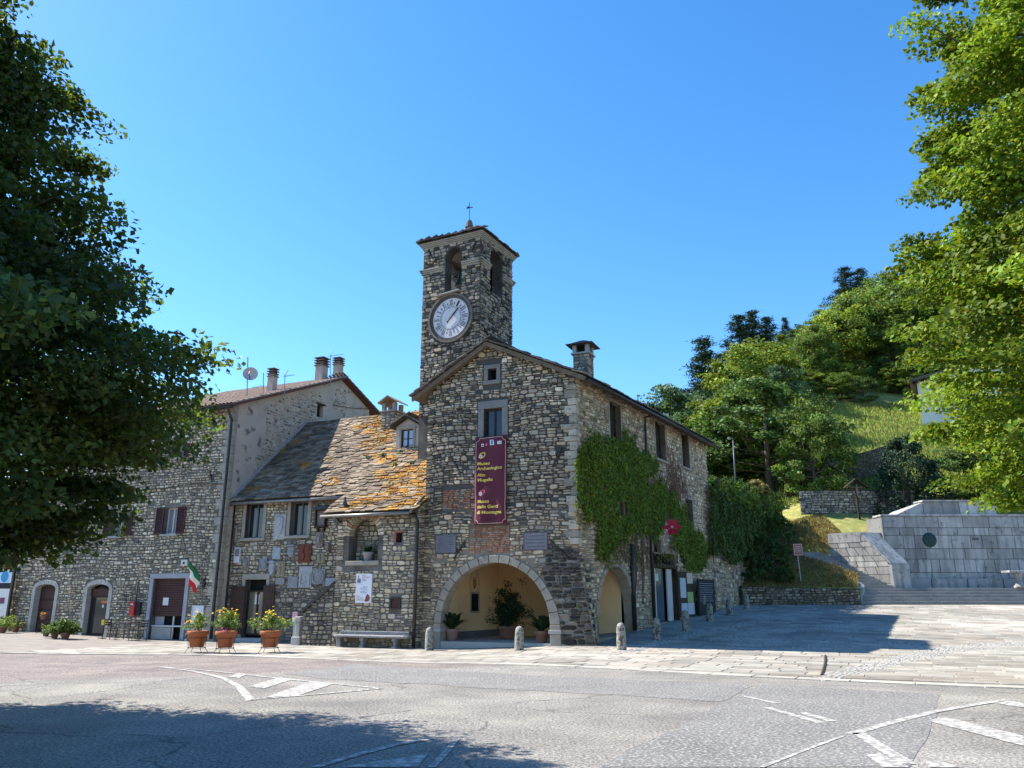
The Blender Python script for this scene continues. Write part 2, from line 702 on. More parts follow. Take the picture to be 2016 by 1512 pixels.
road = strip_sheet(-60, 60, 160, lambda x: -14.0, ybs, 60, 0.0).build('road', M_ASPH, smooth=True)
road['kind'] = 'structure'
piazza = strip_sheet(-60, 60, 160, ybs, lambda x: 45.4, 60, -.006).build('piazza_paving', M_BED, smooth=True)
piazza['kind'] = 'structure'

# ------------------------------------------------------------------ paving slabs
def proj_area(pts):
    q = [project(p) for p in pts]
    if any(v is None for v in q):
        return 0.0
    cx = sum(v[0] for v in q) / len(q)
    cy = sum(v[1] for v in q) / len(q)
    if cx < -5 or cx > 2021 or cy < -5 or cy > 1517:
        return 0.0
    s = 0
    for (xa, ya), (xb, yb_) in zip(q, q[1:] + q[:1]):
        s += xa * yb_ - xb * ya
    return abs(s) / 2

def emit_pieces(pieces, name, rest_name, mat, parent, top=300):
    """pieces: (visible area, verts, faces, colour). The largest become objects of their own."""
    pieces.sort(key=lambda q: -q[0])
    org = ORG.get(parent.name, Vector((0, 0, 0)))
    for ar, V, Fs, c in pieces[:top]:
        m = MB()
        m.faces(V, Fs, c)
        me = m.mesh(name, org, True)
        link_mesh(name, me, mat, parent)
    rest = MB()
    for ar, V, Fs, c in pieces[top:]:
        rest.faces(V, Fs, c)
    if rest.F:
        o = rest.build(rest_name, mat, parent, colors=True)
        o['kind'] = 'stuff'

def slab_piece(ring, h, gap=.012, col=(.4, .4, .4), lift=.0):
    c = sum((Vector(p) for p in ring), Vector((0, 0, 0))) / len(ring)
    lo = [Vector(p) + (c - Vector(p)).normalized() * gap + Vector((0, 0, -.02)) for p in ring]
    hi = [Vector(p) + (c - Vector(p)).normalized() * (gap + .014) + Vector((0, 0, h + rnd.uniform(-.004, .004) + lift)) for p in ring]
    n = len(ring)
    V = lo + hi
    Fs = [tuple(range(n, 2 * n))] + [(k, (k + 1) % n, n + (k + 1) % n, n + k) for k in range(n)]
    return (proj_area(hi), V, Fs, col)

def pave():
    out = []
    w = -14.5
    while w < 24:
        d = rnd.uniform(.42, .75)
        u = -17.5 + rnd.uniform(0, .8)
        while u < 40:
            l = rnd.uniform(.5, 1.35)
            cx = PR + U * (u + l / 2) + Wv * (w + d / 2)
            x, y = cx.x, cx.y
            ok = ybs(x) + .42 + d * .5 < y < 44.1 and -30 < x < 34 and not inside_buildings(x, y)
            if ok and project((x, y, 0)) and -60 < project((x, y, 0))[0] < 2080:
                ring = []
                for a, b_ in ((u, w), (u + l, w), (u + l, w + d), (u, w + d)):
                    p = PR + U * (a + rnd.uniform(-.012, .012)) + Wv * (b_ + rnd.uniform(-.012, .012))
                    ring.append(Vector((p.x, p.y, G(p.x, p.y))))
                v = rnd.uniform(.26, .42)
                n = noise.noise(Vector((x * .22, y * .22, 0)))
                v *= 1 + .28 * n
                t = rnd.uniform(-.02, .03)
                out.append(slab_piece(ring, .008, .010, (v * 1.02 + t * .6, v, v * .94 - t * .3)))
            u += l
        w += d
    return out
emit_pieces(pave(), 'paving_slab', 'paving_slab_field', M_SLAB, piazza)

# kerb stones along the road edge
def kerbs():
    out = []
    x = -30.0
    while x < 26:
        dx = rnd.uniform(.75, 1.1)
        y0, y1 = ybs(x), ybs(x + dx)
        t = Vector((dx, y1 - y0, 0)).normalized()
        nrm = Vector((-t.y, t.x, 0))
        a, b_ = Vector((x, y0, 0)), Vector((x + dx, y1, 0))
        ring = [a, b_, b_ + nrm * .38, a + nrm * .38]
        ring = [Vector((p.x, p.y, G(p.x, p.y))) for p in ring]
        v = rnd.uniform(.40, .52)
        if proj_area(ring) > 0:
            out.append(slab_piece(ring, .022, .006, (v, v * .97, v * .9)))
        x += dx
    return out
emit_pieces(kerbs(), 'kerb_stone', 'kerb_stone_rest', M_SLAB, piazza)

# pale cobble inlays in the square
def cobble_field(pts_px, name='cobble_inlay'):
    P = [on_ground(*q) for q in pts_px]
    poly = [(p.x, p.y) for p in P]
    xs, ys = [p[0] for p in poly], [p[1] for p in poly]
    m = MB()

    def inside(x, y):
        r = False
        j = len(poly) - 1
        for i in range(len(poly)):
            if (poly[i][1] > y) != (poly[j][1] > y) and x < (poly[j][0] - poly[i][0]) * (y - poly[i][1]) / (poly[j][1] - poly[i][1]) + poly[i][0]:
                r = not r
            j = i
        return r
    st = .15
    jit = .05
    y = min(ys)
    while y < max(ys):
        x = min(xs) + rnd.uniform(0, st)
        while x < max(xs):
            if inside(x, y):
                x0_, y0_ = x, y
                x, y = x + rnd.uniform(-jit, jit), y + rnd.uniform(-jit, jit)
                s = st * rnd.uniform(.36, .46)
                h = .014 + rnd.uniform(0, .005)
                a0 = rnd.uniform(0, 1.5)
                lo = [(x + s * math.cos(a0 + k * math.pi / 2.5), y + s * math.sin(a0 + k * math.pi / 2.5)) for k in range(5)]
                V = [(p[0], p[1], G(*p) - .01) for p in lo] + [(x + (p[0] - x) * .72, y + (p[1] - y) * .72, G(*p) + h) for p in lo]
                v = rnd.uniform(.85, 1.08)
                m.faces(V, [(5, 6, 7, 8, 9)] + [(k, (k + 1) % 5, 5 + (k + 1) % 5, 5 + k) for k in range(5)], (v, v, v))
                x, y = x0_, y0_
            x += st * rnd.uniform(.92, 1.1)
        y += st * .93
    if m.F:
        o = m.build(name, M_COB, piazza, colors=True)
        o['kind'] = 'stuff'
for q in ([(1463, 1243), (1562, 1236), (1566, 1244), (1458, 1250)],
          [(1385, 1258), (1470, 1249), (1520, 1252), (1470, 1262), (1400, 1262)],
          [(1440, 1262), (1552, 1262), (1540, 1275), (1428, 1273)],
          [(1560, 1240), (1640, 1228), (1710, 1234), (1680, 1243), (1600, 1240)],
          [(1550, 1276), (1610, 1266), (1700, 1272), (1700, 1280), (1560, 1281)],
          [(1715, 1274), (1722, 1264), (1830, 1262), (1800, 1275)],
          [(1590, 1338), (1640, 1322), (1850, 1272), (2000, 1262), (2016, 1270), (1880, 1284), (1680, 1330), (1620, 1342)],
          [(1216, 1283), (1290, 1262), (1400, 1238), (1560, 1206), (1600, 1197), (1612, 1199), (1440, 1240), (1300, 1270), (1240, 1285)]):
    cobble_field(q)

# ------------------------------------------------------------------ road paint and patches
def flat_poly(name, pts_px, mat, dz, n=6):
    P = [on_ground(*q) for q in pts_px]
    P = [Vector((p.x, p.y, 0)) for p in P]
    tri = tessellate_polygon([P])
    m = MB()
    for t in tri:
        a, b_, c = [P[k] for k in t]
        for i in range(n):
            for j in range(n - i):
                def q(u, v):
                    p = a + (b_ - a) * (u / n) + (c - a) * (v / n)
                    return Vector((p.x, p.y, G(p.x, p.y) + dz))
                m.poly([q(i, j), q(i + 1, j), q(i, j + 1)])
                if i + j < n - 1:
                    m.poly([q(i + 1, j), q(i + 1, j + 1), q(i, j + 1)])
    for k, f in enumerate(m.F):
        a, b_, c = [Vector(m.V[v]) for v in f]
        if (b_ - a).cross(c - a).z < 0:
            m.F[k] = f[::-1]
    o = m.build(name, mat, road)
    return o

def rough_px(pts, amp=4, n=5):
    out = []
    for (x0, y0), (x1, y1) in zip(pts, pts[1:] + pts[:1]):
        for k in range(n):
            t = k / n
            out.append((x0 + (x1 - x0) * t + rnd.uniform(-amp, amp), y0 + (y1 - y0) * t + rnd.uniform(-amp, amp) * .35))
    return out
flat_poly('asphalt_patch', rough_px([(1180, 1512), (1240, 1476), (1330, 1438), (1420, 1385), (1500, 1348), (1850, 1366), (1845, 1396), (1838, 1420), (1790, 1512)], 5), M_PATCH, .004)
flat_poly('asphalt_patch', rough_px([(700, 1307), (900, 1322), (1160, 1336), (1460, 1345), (1480, 1352), (1420, 1382), (1230, 1370), (1000, 1358), (880, 1350), (640, 1336), (560, 1326)], 3), M_PATCH, .004)
0 and flat_poly('asphalt_patch_pale', rough_px([(960, 1480), (1000, 1400), (1060, 1374), (1230, 1374), (1390, 1386), (1310, 1432), (1210, 1476), (1150, 1508), (960, 1505)], 5), M_PALE, .004)

def paint(pts, dz=.008):
    flat_poly('painted_marking', pts, M_PAINT, dz, 3)

def paint_line(pts, w0, w1):
    """a worn line given along its middle; widths are metres"""
    P = [on_ground(*q) for q in pts]
    m = MB()
    n = len(P)
    L_, R_ = [], []
    for i, p in enumerate(P):
        t = (P[min(i + 1, n - 1)] - P[max(0, i - 1)])
        t.z = 0
        t.normalize()
        s = Vector((-t.y, t.x, 0)) * ((w0 + (w1 - w0) * i / max(1, n - 1)) / 2)
        for A, q in ((L_, p + s), (R_, p - s)):
            A.append(Vector((q.x, q.y, G(q.x, q.y) + .009)))
    for i in range(n - 1):
        for k in range(6):
            f0, f1 = k / 6, (k + 1) / 6
            pts4 = [R_[i].lerp(R_[i + 1], f0), R_[i].lerp(R_[i + 1], f1), L_[i].lerp(L_[i + 1], f1), L_[i].lerp(L_[i + 1], f0)]
            m.poly([Vector((p.x, p.y, G(p.x, p.y) + .009)) for p in pts4])
    m.build('painted_line', M_PAINT, road)
# left hatched island
paint_line([(310, 1313), (400, 1320), (520, 1333), (640, 1345), (752, 1356)], .10, .12)
paint_line([(310, 1313), (380, 1322), (440, 1336), (470, 1352), (482, 1366), (494, 1380)], .10, .16)
paint_line([(494, 1378), (620, 1368), (752, 1356)], .07, .12)
paint([(452, 1333), (470, 1325), (488, 1328), (470, 1335)])
paint([(490, 1352), (548, 1334), (580, 1337), (520, 1356)])
paint([(520, 1374), (612, 1342), (660, 1346), (588, 1370)])
for x in (135, 198, 254):
    paint_line([(x - 17, 1302 + (x - 135) * .05), (x + 15, 1303 + (x - 135) * .05)], .12, .12)
# bottom middle island
paint_line([(620, 1512), (700, 1488), (780, 1467), (850, 1455)], .10, .12)
paint([(670, 1512), (760, 1497), (842, 1486), (822, 1511)])
paint_line([(850, 1512), (880, 1480), (900, 1455)], .08, .07)
# right dashes
paint_line([(1462, 1371), (1532, 1386)], .09, .11)
paint_line([(1510, 1394), (1616, 1424)], .12, .14)
paint_line([(1580, 1404), (1640, 1421)], .12, .14)
# bottom right island
paint_line([(1676, 1446), (1760, 1422), (1840, 1402), (1920, 1388), (1985, 1378)], .13, .13)
paint_line([(1690, 1444), (1740, 1475), (1788, 1505)], .16, .16)
paint([(1826, 1420), (1858, 1412), (2016, 1450), (2016, 1470)])
paint([(1958, 1385), (1990, 1380), (2016, 1386), (2016, 1394)])
paint([(1706, 1488), (1732, 1484), (1790, 1512), (1740, 1512)])
paint([(1822, 1500), (1850, 1500), (1890, 1512), (1830, 1512)])
paint_line([(1500, 1512), (1580, 1480), (1660, 1450)], .05, .05)
# tar seam across the paving at the right
seam = MB()
sp = [on_ground(*q) for q in ((1618, 1331), (1622, 1318), (1625, 1305), (1625, 1292))]
seam.tube([p + Vector((0, 0, .012)) for p in sp], .035, 5)
seam.build('tar_seam', pmat('tar', (.07, .055, .045), None, 1, .6, .2), piazza)
# ------------------------------------------------------------------ masonry engine
def poly_span(poly):
    """outline polygon in (a,b) -> function b -> list of (a0,a1)"""
    def f(b):
        xs = []
        for (x0, y0), (x1, y1) in zip(poly, poly[1:] + poly[:1]):
            if (y0 > b) != (y1 > b):
                xs.append(x0 + (b - y0) * (x1 - x0) / (y1 - y0))
        xs.sort()
        return [(xs[i], xs[i + 1]) for i in range(0, len(xs) - 1, 2)]
    return f

def subtract(spans, hole):
    out = []
    for a0, a1 in spans:
        if hole[1] <= a0 or hole[0] >= a1:
            out.append((a0, a1))
            continue
        if hole[0] - a0 > .05:
            out.append((a0, hole[0]))
        if a1 - hole[1] > .05:
            out.append((hole[1], a1))
    return out

def rect_poly(a0, a1, b0, b1):
    return [(a0, b0), (a1, b0), (a1, b1), (a0, b1)]

def arch_poly(a0, a1, b0, bs, n=14, rise=None):
    """opening with an arched head: springing at bs"""
    r = (a1 - a0) / 2
    h = rise if rise is not None else r
    c = (a0 + a1) / 2
    return [(a0, b0), (a1, b0)] + [(c + r * math.cos(math.pi * k / n), bs + h * math.sin(math.pi * k / n)) for k in range(n + 1)]

def lay_stones(fr, outline, holes, hrange=(.13, .24), wrange=(.18, .5), split=.5, depth=(.012, .05), gap=.014,
               colfn=None, wob=.03, seed=1, b_from=None, chop=.32, miss=.02):
    """random rubble in wobbling courses round the holes -> list of pieces"""
    rg = random.Random(seed)
    b0 = min(q[1] for q in outline) if b_from is None else b_from
    b1 = max(q[1] for q in outline)
    span = poly_span(outline)
    hsp = [poly_span(h) for h in holes]
    off = rg.uniform(0, 50)
    out = []
    b = b0

    def vb(a, b_):
        return b_ + wob * noise.noise(Vector((a * .55 + off, b_ * .7, seed * 3.3)))
    while b < b1 - .03:
        h = min(rg.uniform(*hrange), b1 - b)
        mid = b + h / 2
        sp = span(mid)
        for hs in hsp:
            ii = set()
            for bb in (b + .02, mid, b + h - .02):
                for q in hs(bb):
                    ii.add(q)
            if ii:
                lo, hi = min(q[0] for q in ii), max(q[1] for q in ii)
                sp = subtract(sp, (lo, hi))
        for s0, s1 in sp:
            a = s0
            while a < s1 - .02:
                w = rg.uniform(*wrange) * (.6 + .4 * h / hrange[1])
                if s1 - (a + w) < wrange[0] * .6:
                    w = s1 - a
                nsub = 1
                r_ = rg.random()
                if r_ < split and h > .12:
                    nsub = 2 if h < .2 or rg.random() < .6 else 3
                cuts = [0.0]
                for k in range(1, nsub):
                    cuts.append(k / nsub + rg.uniform(-.12, .12))
                cuts.append(1.0)
                for k in range(nsub):
                    q0, q1 = b + h * cuts[k], b + h * cuts[k + 1]
                    jj = min(.03, h * .16)
                    A0, A1 = a + gap / 2, a + w - gap / 2
                    B0, B1 = q0 + gap / 2, q1 - gap / 2
                    if B1 - B0 < .02 or A1 - A0 < .02:
                        continue
                    cx, cy = min(.10, (A1 - A0) * chop), min(.05, (B1 - B0) * chop)
                    f = lambda: rg.uniform(.3, 1.0)
                    ring = [(A0 + cx * f(), B0), (A1 - cx * f(), B0), (A1, B0 + cy * f()), (A1, B1 - cy * f()),
                            (A1 - cx * f(), B1), (A0 + cx * f(), B1), (A0, B1 - cy * f()), (A0, B0 + cy * f())]
                    if rg.random() < miss:
                        continue
                    ring = [(x + rg.uniform(-jj, jj) * .5, vb(x, y) + rg.uniform(-jj, jj) * .5) for x, y in ring]
                    ca, cb = (A0 + A1) / 2, vb((A0 + A1) / 2, (B0 + B1) / 2)
                    d = rg.uniform(*depth)
                    tilt, tv = rg.uniform(-.012, .012), rg.uniform(-.008, .012)
                    ins = rg.uniform(.80, .92)
                    insb = rg.uniform(.70, .88)
                    base = [fr.pt(x, y, -.05) for x, y in ring]
                    top = [fr.pt(ca + (x - ca) * ins, cb + (y - cb) * insb,
                                 d + tilt * (x - ca) / max(.05, A1 - A0) + tv * (y - cb) / max(.03, B1 - B0)) for x, y in ring]
                    col = colfn(rg, ca, cb)
                    V = base + top
                    Fs = [tuple(range(8, 16))] + [(i, (i + 1) % 8, 8 + (i + 1) % 8, 8 + i) for i in range(8)]
                    out.append((proj_area(base), V, Fs, col))
                a += w
        b += h
    return out

def wall_body(fr, outline, holes, mat, parent, reveal=.3, name='wall', thick=.35):
    """mortar body of a wall with real openings and their reveals"""
    loops = [[Vector((x, y, 0)) for x, y in outline]] + [[Vector((x, y, 0)) for x, y in h] for h in holes]
    flat = [p for l in loops for p in l]
    tri = tessellate_polygon(loops)
    m = MB()
    def emit(a, b_, c, depth=0):
        if fr.warp is corner_warp and depth < 7:
            e = [(b_ - a).length, (c - b_).length, (a - c).length]
            k = e.index(max(e))
            mid = (a + b_ + c) / 3
            q = fr.o + fr.u * mid.x
            near = min((fr.o + fr.u * v.x - PR).length for v in (a, b_, c)) < 1.3 or (q - PR).length < 1.3
            if e[k] > .45 and near and min(a.y, b_.y, c.y) < 3.4:
                if k == 0:
                    h = (a + b_) / 2
                    emit(a, h, c, depth + 1); emit(h, b_, c, depth + 1)
                elif k == 1:
                    h = (b_ + c) / 2
                    emit(a, b_, h, depth + 1); emit(a, h, c, depth + 1)
                else:
                    h = (c + a) / 2
                    emit(a, b_, h, depth + 1); emit(h, b_, c, depth + 1)
                return
        m.poly([fr.pt(v.x, v.y, -.012 if fr.warp is corner_warp else 0) for v in (a, b_, c)])
    for t in tri:
        a, b_, c = [flat[k] for k in t]
        if (b_ - a).cross(c - a).z < 0:
            b_, c = c, b_
        emit(a, b_, c)
    for h in holes:
        n = len(h)
        for k in range(n):
            (x0, y0), (x1, y1) = h[k], h[(k + 1) % n]
            m.poly([fr.pt(x0, y0, 0), fr.pt(x1, y1, 0), fr.pt(x1, y1, -reveal), fr.pt(x0, y0, -reveal)])
    # fine grid is only needed where the wall is warped; the triangles follow the outline
    return m.build(name, mat, parent)

def palette(cols, var=.12):
    def f(rg, a, b):
        c = rg.choice(cols)
        k = 1 + rg.uniform(-var, var)
        return (c[0] * k, c[1] * k, c[2] * k)
    return f

M_STONE = pmat('rubble_stone', (1.08, 1.0, .87), (.82, .76, .67), 5.5, .9, .75, 26, attr=True, speck=(.07, .068, .066), speck_scale=9, speck_lo=.60, speck_hi=.74, bdist=.03, macro=(.55, .74, 1.24))
M_STONE_L = pmat('rubble_stone_light', (1.07, 1.0, .87), (.86, .80, .70), 6, .9, .6, 26, attr=True, speck=(.13, .12, .11), speck_scale=8, speck_lo=.66, speck_hi=.78, bdist=.03, macro=(.5, .76, 1.22))
M_MORTAR_D = pmat('mortar_dark', (.035, .033, .03), (.13, .12, .11), 1.1, .95, .8, 30, bdist=.03)
M_MORTAR = pmat('mortar', (.20, .18, .155), (.09, .082, .072), 1.3, .95, .8, 30, bdist=.03)
M_MORTAR_W = pmat('mortar_warm', (.40, .33, .24), (.20, .16, .12), 1.6, .95, .8, 30, bdist=.03)
M_DRESS = pmat('dressed_stone', (.42, .41, .385), (.31, .30, .285), 2.2, .85, .5, 30, speck=(.14, .135, .13), speck_scale=7, speck_lo=.64, speck_hi=.76)
M_DRESS_W = pmat('dressed_stone_warm', (.38, .34, .28), (.26, .235, .195), 2.2, .85, .5, 30, speck=(.15, .135, .12), speck_scale=7, speck_lo=.64, speck_hi=.76)
M_IRON = pmat('dark_iron', (.018, .017, .016), (.035, .03, .026), 8, .6, .3, 60, spec=.4)
M_WOOD_D = pmat('dark_wood', (.035, .022, .015), (.06, .04, .028), 6, .7, .4, 30)
M_BROWN = pmat('brown_paint', (.055, .020, .018), (.075, .03, .026), 3, .6, .15, 40)
M_WHITE_W = pmat('white_paint', (.62, .61, .58), (.52, .51, .49), 4, .6, .1, 40)
M_GLASS = glass_mat('window_glass')
M_GLASSL = glass_mat('curtained_glass', (.20, .21, .23), .15)
M_DARK = pmat('interior_shade', (.012, .011, .010), None, 1, .95, 0)  # near-black colour stands in for the shade inside openings
M_GUTTER = pmat('zinc_gutter', (.16, .15, .14), (.26, .25, .24), 6, .45, .1, 40, metallic=.6)
M_PIPE = pmat('black_pipe', (.016, .014, .013), (.03, .026, .023), 6, .45, .1, 40, spec=.5)
M_SLATE = pmat('roof_slab_stone', (1, 1, 1), (.72, .70, .68), 4, .9, .7, 22, attr=True, bdist=.02, macro=(.8, .7, 1.2))
M_ROOFBED = pmat('roof_bed', (.05, .045, .04), (.07, .06, .05), 3, .95, .4, 20)
M_TILE = pmat('terracotta_tile', (.30, .20, .15), (.42, .33, .27), 3, .85, .5, 30, speck=(.10, .09, .08), speck_scale=10)
M_PLASTER = pmat('old_plaster', (.54, .455, .38), (.42, .36, .305), .9, .95, .5, 12, speck=(.17, .15, .13), speck_scale=2.6, speck_lo=.58, speck_hi=.68)
M_OCHRE = pmat('ochre_plaster', (.76, .54, .30), (.68, .47, .245), 1.1, .92, .25, 14, speck=(.74, .56, .36), speck_scale=2.2, speck_lo=.58, speck_hi=.72)

GREY = [(.36, .335, .31), (.44, .41, .37), (.26, .245, .235), (.50, .46, .41), (.16, .152, .145), (.39, .35, .30)]
GREYC = [(.36, .34, .315), (.46, .43, .39), (.28, .265, .245), (.50, .465, .415), (.19, .182, .172), (.41, .37, .32), (.12, .115, .11)]
WARM = [(.52, .46, .36), (.42, .37, .29), (.60, .54, .44), (.27, .235, .19), (.47, .40, .295), (.66, .60, .50)]
BRICK = [(.42, .20, .13), (.36, .17, .12), (.48, .27, .19), (.40, .25, .20)]
PALE = [(.57, .53, .45), (.45, .42, .355), (.68, .64, .55), (.33, .305, .26), (.51, .46, .37), (.22, .205, .18)]

def facade_mortar():
    # repointed with beige mortar low down, open dark joints above
    m, nt, N, L, b = node_mat('facade_mortar')
    geo = N.new('ShaderNodeNewGeometry')
    pos = geo.outputs['Position']
    sep = N.new('ShaderNodeSeparateXYZ')
    L.new(pos, sep.inputs[0])
    nz = N.new('ShaderNodeMath'); nz.operation = 'MULTIPLY_ADD'
    L.new(noise_tex(N, L, pos, .9, 3), nz.inputs[0]); nz.inputs[1].default_value = 2.2
    L.new(sep.outputs['Z'], nz.inputs[2])
    mr = N.new('ShaderNodeMapRange')
    mr.inputs['From Min'].default_value = 4.4
    mr.inputs['From Max'].default_value = 6.2
    L.new(nz.outputs[0], mr.inputs['Value'])
    lo = mixcol(N, L, 'MIX', noise_tex(N, L, pos, 2.0, 3), (.32, .28, .225), (.16, .14, .115))
    hi = mixcol(N, L, 'MIX', noise_tex(N, L, pos, 1.2, 3), (.03, .028, .026), (.13, .12, .11))
    L.new(mixcol(N, L, 'MIX', mr.outputs[0], lo, hi), b.inputs['Base Color'])
    b.inputs['Roughness'].default_value = .95
    return m
M_FACADE = facade_mortar()

def add_stones(pieces, parent, mat=None, name='wall_stone', rest='wall_stone_field', top=300):
    emit_pieces(pieces, name, rest, mat or M_STONE, parent, top)

# ------------------------------------------------------------------ openings
def surround(fr, a0, a1, b0, b1, w, parent, mat, depth=.06, top=None, sill=None, side=None, name='stone_surround'):
    """stone jambs, lintel and sill: each one a piece"""
    w_t = w if top is None else top
    w_s = w if side is None else side
    part('stone_jamb', mat, parent, lambda m: m.fbox(fr, a0 - w_s, a0, b0, b1, -.28, depth), bevel=.012)
    part('stone_jamb', mat, parent, lambda m: m.fbox(fr, a1, a1 + w_s, b0, b1, -.28, depth), bevel=.012)
    part('stone_lintel', mat, parent, lambda m: m.fbox(fr, a0 - w_s, a1 + w_s, b1 + .002, b1 + w_t, -.28, depth + .01), bevel=.012)
    if sill:
        part('stone_sill', mat, parent, lambda m: m.fbox(fr, a0 - w_s - .03, a1 + w_s + .03, b0 - sill, b0 - .002, -.28, depth + .05), bevel=.012)

def casement(fr, a0, a1, b0, b1, parent, c=-.16, frame=None, glass=None, rails=0, fw=.06, name='window', mull=True):
    """timber window: frame and mullions one mesh, each pane a child"""
    frame = frame or M_WOOD_D
    m = MB()
    m.fbox(fr, a0, a0 + fw, b0, b1, c - .05, c)
    m.fbox(fr, a1 - fw, a1, b0, b1, c - .05, c)
    m.fbox(fr, a0 + fw, a1 - fw, b0, b0 + fw, c - .05, c)
    m.fbox(fr, a0 + fw, a1 - fw, b1 - fw, b1, c - .05, c)
    cols = [(a0 + fw, a1 - fw)]
    if mull:
        am = (a0 + a1) / 2
        m.fbox(fr, am - fw * .55, am + fw * .55, b0 + fw, b1 - fw, c - .05, c + .012)
        cols = [(a0 + fw, am - fw * .55), (am + fw * .55, a1 - fw)]
    rows = [b0 + fw + (b1 - b0 - 2 * fw) * k / (rails + 1) for k in range(rails + 2)]
    for k in range(1, rails + 1):
        for q0, q1 in cols:
            m.fbox(fr, q0, q1, rows[k] - fw * .3, rows[k] + fw * .3, c - .045, c - .004)
    w = m.build(name, frame, parent)
    for q0, q1 in cols:
        for k in range(rails + 1):
            part('pane', glass or M_GLASS, w, lambda mm: mm.poly([fr.pt(q0, rows[k], c - .03), fr.pt(q1, rows[k], c - .03), fr.pt(q1, rows[k + 1], c - .03), fr.pt(q0, rows[k + 1], c - .03)]))
    return w

def shutter(fr, a0, a1, b0, b1, c, parent, mat=None, slats=True, th=.04):
    mat = mat or M_BROWN
    m = MB()
    e = .05
    m.fbox(fr, a0, a0 + e, b0, b1, c, c + th)
    m.fbox(fr, a1 - e, a1, b0, b1, c, c + th)
    m.fbox(fr, a0 + e, a1 - e, b0, b0 + e, c, c + th)
    m.fbox(fr, a0 + e, a1 - e, b1 - e, b1, c, c + th)
    sh = m.build('shutter', mat, parent)
    ms = MB()
    n = max(4, int((b1 - b0) / .07))
    for k in range(n):
        z = b0 + e + (b1 - b0 - 2 * e) * (k + .5) / n
        ms.faces([fr.pt(a0 + e, z - .03, c + th * .95), fr.pt(a1 - e, z - .03, c + th * .95), fr.pt(a1 - e, z + .03, c + .004), fr.pt(a0 + e, z + .03, c + .004),
                  fr.pt(a0 + e, z - .035, c + th * .7), fr.pt(a1 - e, z - .035, c + th * .7), fr.pt(a1 - e, z + .025, c - .004), fr.pt(a0 + e, z + .025, c - .004)],
                 [(0, 1, 2, 3), (7, 6, 5, 4), (0, 4, 5, 1), (3, 2, 6, 7)])
    me = ms.mesh('louvre_panel', ORG[sh.name])
    # louvre blades: too thin to pick apart in the picture, one panel
    o = link_mesh('louvre_panel', me, mat, parent)
    o['kind'] = 'stuff'
    return sh

def anchor(fr, x0, y0, x1, y1, parent, w=.05):
    """iron tie bar lying on a wall, ends given in the picture"""
    a0, b0 = fr.hit(x0, y0, .06)
    a1, b1 = fr.hit(x1, y1, .06)
    m = MB()
    m.bar(fr.pt(a0, b0, .075), fr.pt(a1, b1, .075), w, .05, fr.n)
    mid = ((a0 + a1) / 2, (b0 + b1) / 2)
    m.bar(fr.pt(mid[0], mid[1], -.05), fr.pt(mid[0], mid[1], .12), w * 1.1, w * 1.1)
    return m.build('iron_anchor', M_IRON, parent, bevel=.008)

def roof_slabs(o, u, v, spans, expo, wr, th, colfn, seed, sag=.02):
    """stone slabs on a roof plane: o eave point, u along the eave, v up the slope; spans(row distance) -> (u0,u1)"""
    rg = random.Random(seed)
    u, v = Vector(u).normalized(), Vector(v).normalized()
    n = u.cross(v).normalized()
    if n.z < 0:
        n = -n
    out = []
    d = 0.0
    dmax = spans[1]
    while d < dmax:
        e = rg.uniform(*expo)
        s0, s1 = spans[0](d)
        a = s0 - rg.uniform(0, wr[0] * .3)
        while a < s1:
            w = rg.uniform(*wr)
            t = rg.uniform(*th)
            if a + w > s1 + .12:
                w = max(.12, s1 - a + rg.uniform(0, .06))
            j = lambda k: rg.uniform(-k, k)
            lo, hi = d - .03 + j(.035), d + e * 1.5
            lift0, lift1 = t * 1.25 + rg.uniform(0, .018), .012
            nz = sag * noise.noise(Vector((a * .5, d * .5, seed)))
            A0, A1 = a + .006, a + w - .006
            ch = rg.uniform(.02, .06)
            ring = [(A0 + ch * rg.random(), lo), (A1 - ch * rg.random(), lo + j(.025)), (A1 + j(.01), lo + .07), (A1 + j(.015), hi), (A0 + j(.015), hi), (A0 + j(.01), lo + .07)]
            V = []
            for tt in (0, t):
                for x, y in ring:
                    f = (y - lo) / (hi - lo)
                    V.append(o + u * x + v * y + n * (lift0 * (1 - f) + lift1 * f + tt + nz))
            Fs = [(6, 7, 8, 9, 10, 11)] + [(k, (k + 1) % 6, 6 + (k + 1) % 6, 6 + k) for k in range(6)] + [(5, 4, 3, 2, 1, 0)]
            ar = proj_area(V[6:]) + proj_area([V[0], V[1], V[7], V[6]])
            c = colfn(rg, o + u * (a + w / 2) + v * (d + e / 2), a, d)
            out.append((ar, V, Fs, c))
            a += w
        d += e
    return out
# ================================================================== main building
HB = thing('town_hall', 'tall grey rubble stone hall with gabled front and round archway', 'building', (PR - U * WF / 2)[:])
EAVE_R = FF.hit(1132, 742)[1]
EAVE_L = EAVE_R - .05
AP_A, AP_B = FF.hit(967, 684)
print('main eave', EAVE_R, 'apex', AP_A, AP_B)
arch_a0 = FF.hit(868, 1210)[0]
arch_a1 = FF.hit(1083, 1210)[0]
arch_r = (arch_a1 - arch_a0) / 2
arch_c = (arch_a0 + arch_a1) / 2
arch_top = FF.hit(976, 1107)[1]
arch_s = arch_top - arch_r
RING = .26
print('arch', arch_a0, arch_a1, arch_top, arch_s)
win1 = FF.box(953, 804, 989, 866)
attic = FF.box(961, 726, 978, 749)
F_out = [(0, -.4), (WF - 1.15, -.4), (WF, -.4), (WF, 1.0), (WF, 2.2), (WF, 3.3), (WF, EAVE_R), (AP_A, AP_B), (0, EAVE_L)]
h_arch = arch_poly(arch_a0, arch_a1, .0, arch_s, 24)
h_win1 = rect_poly(*win1)
h_att = rect_poly(*attic)
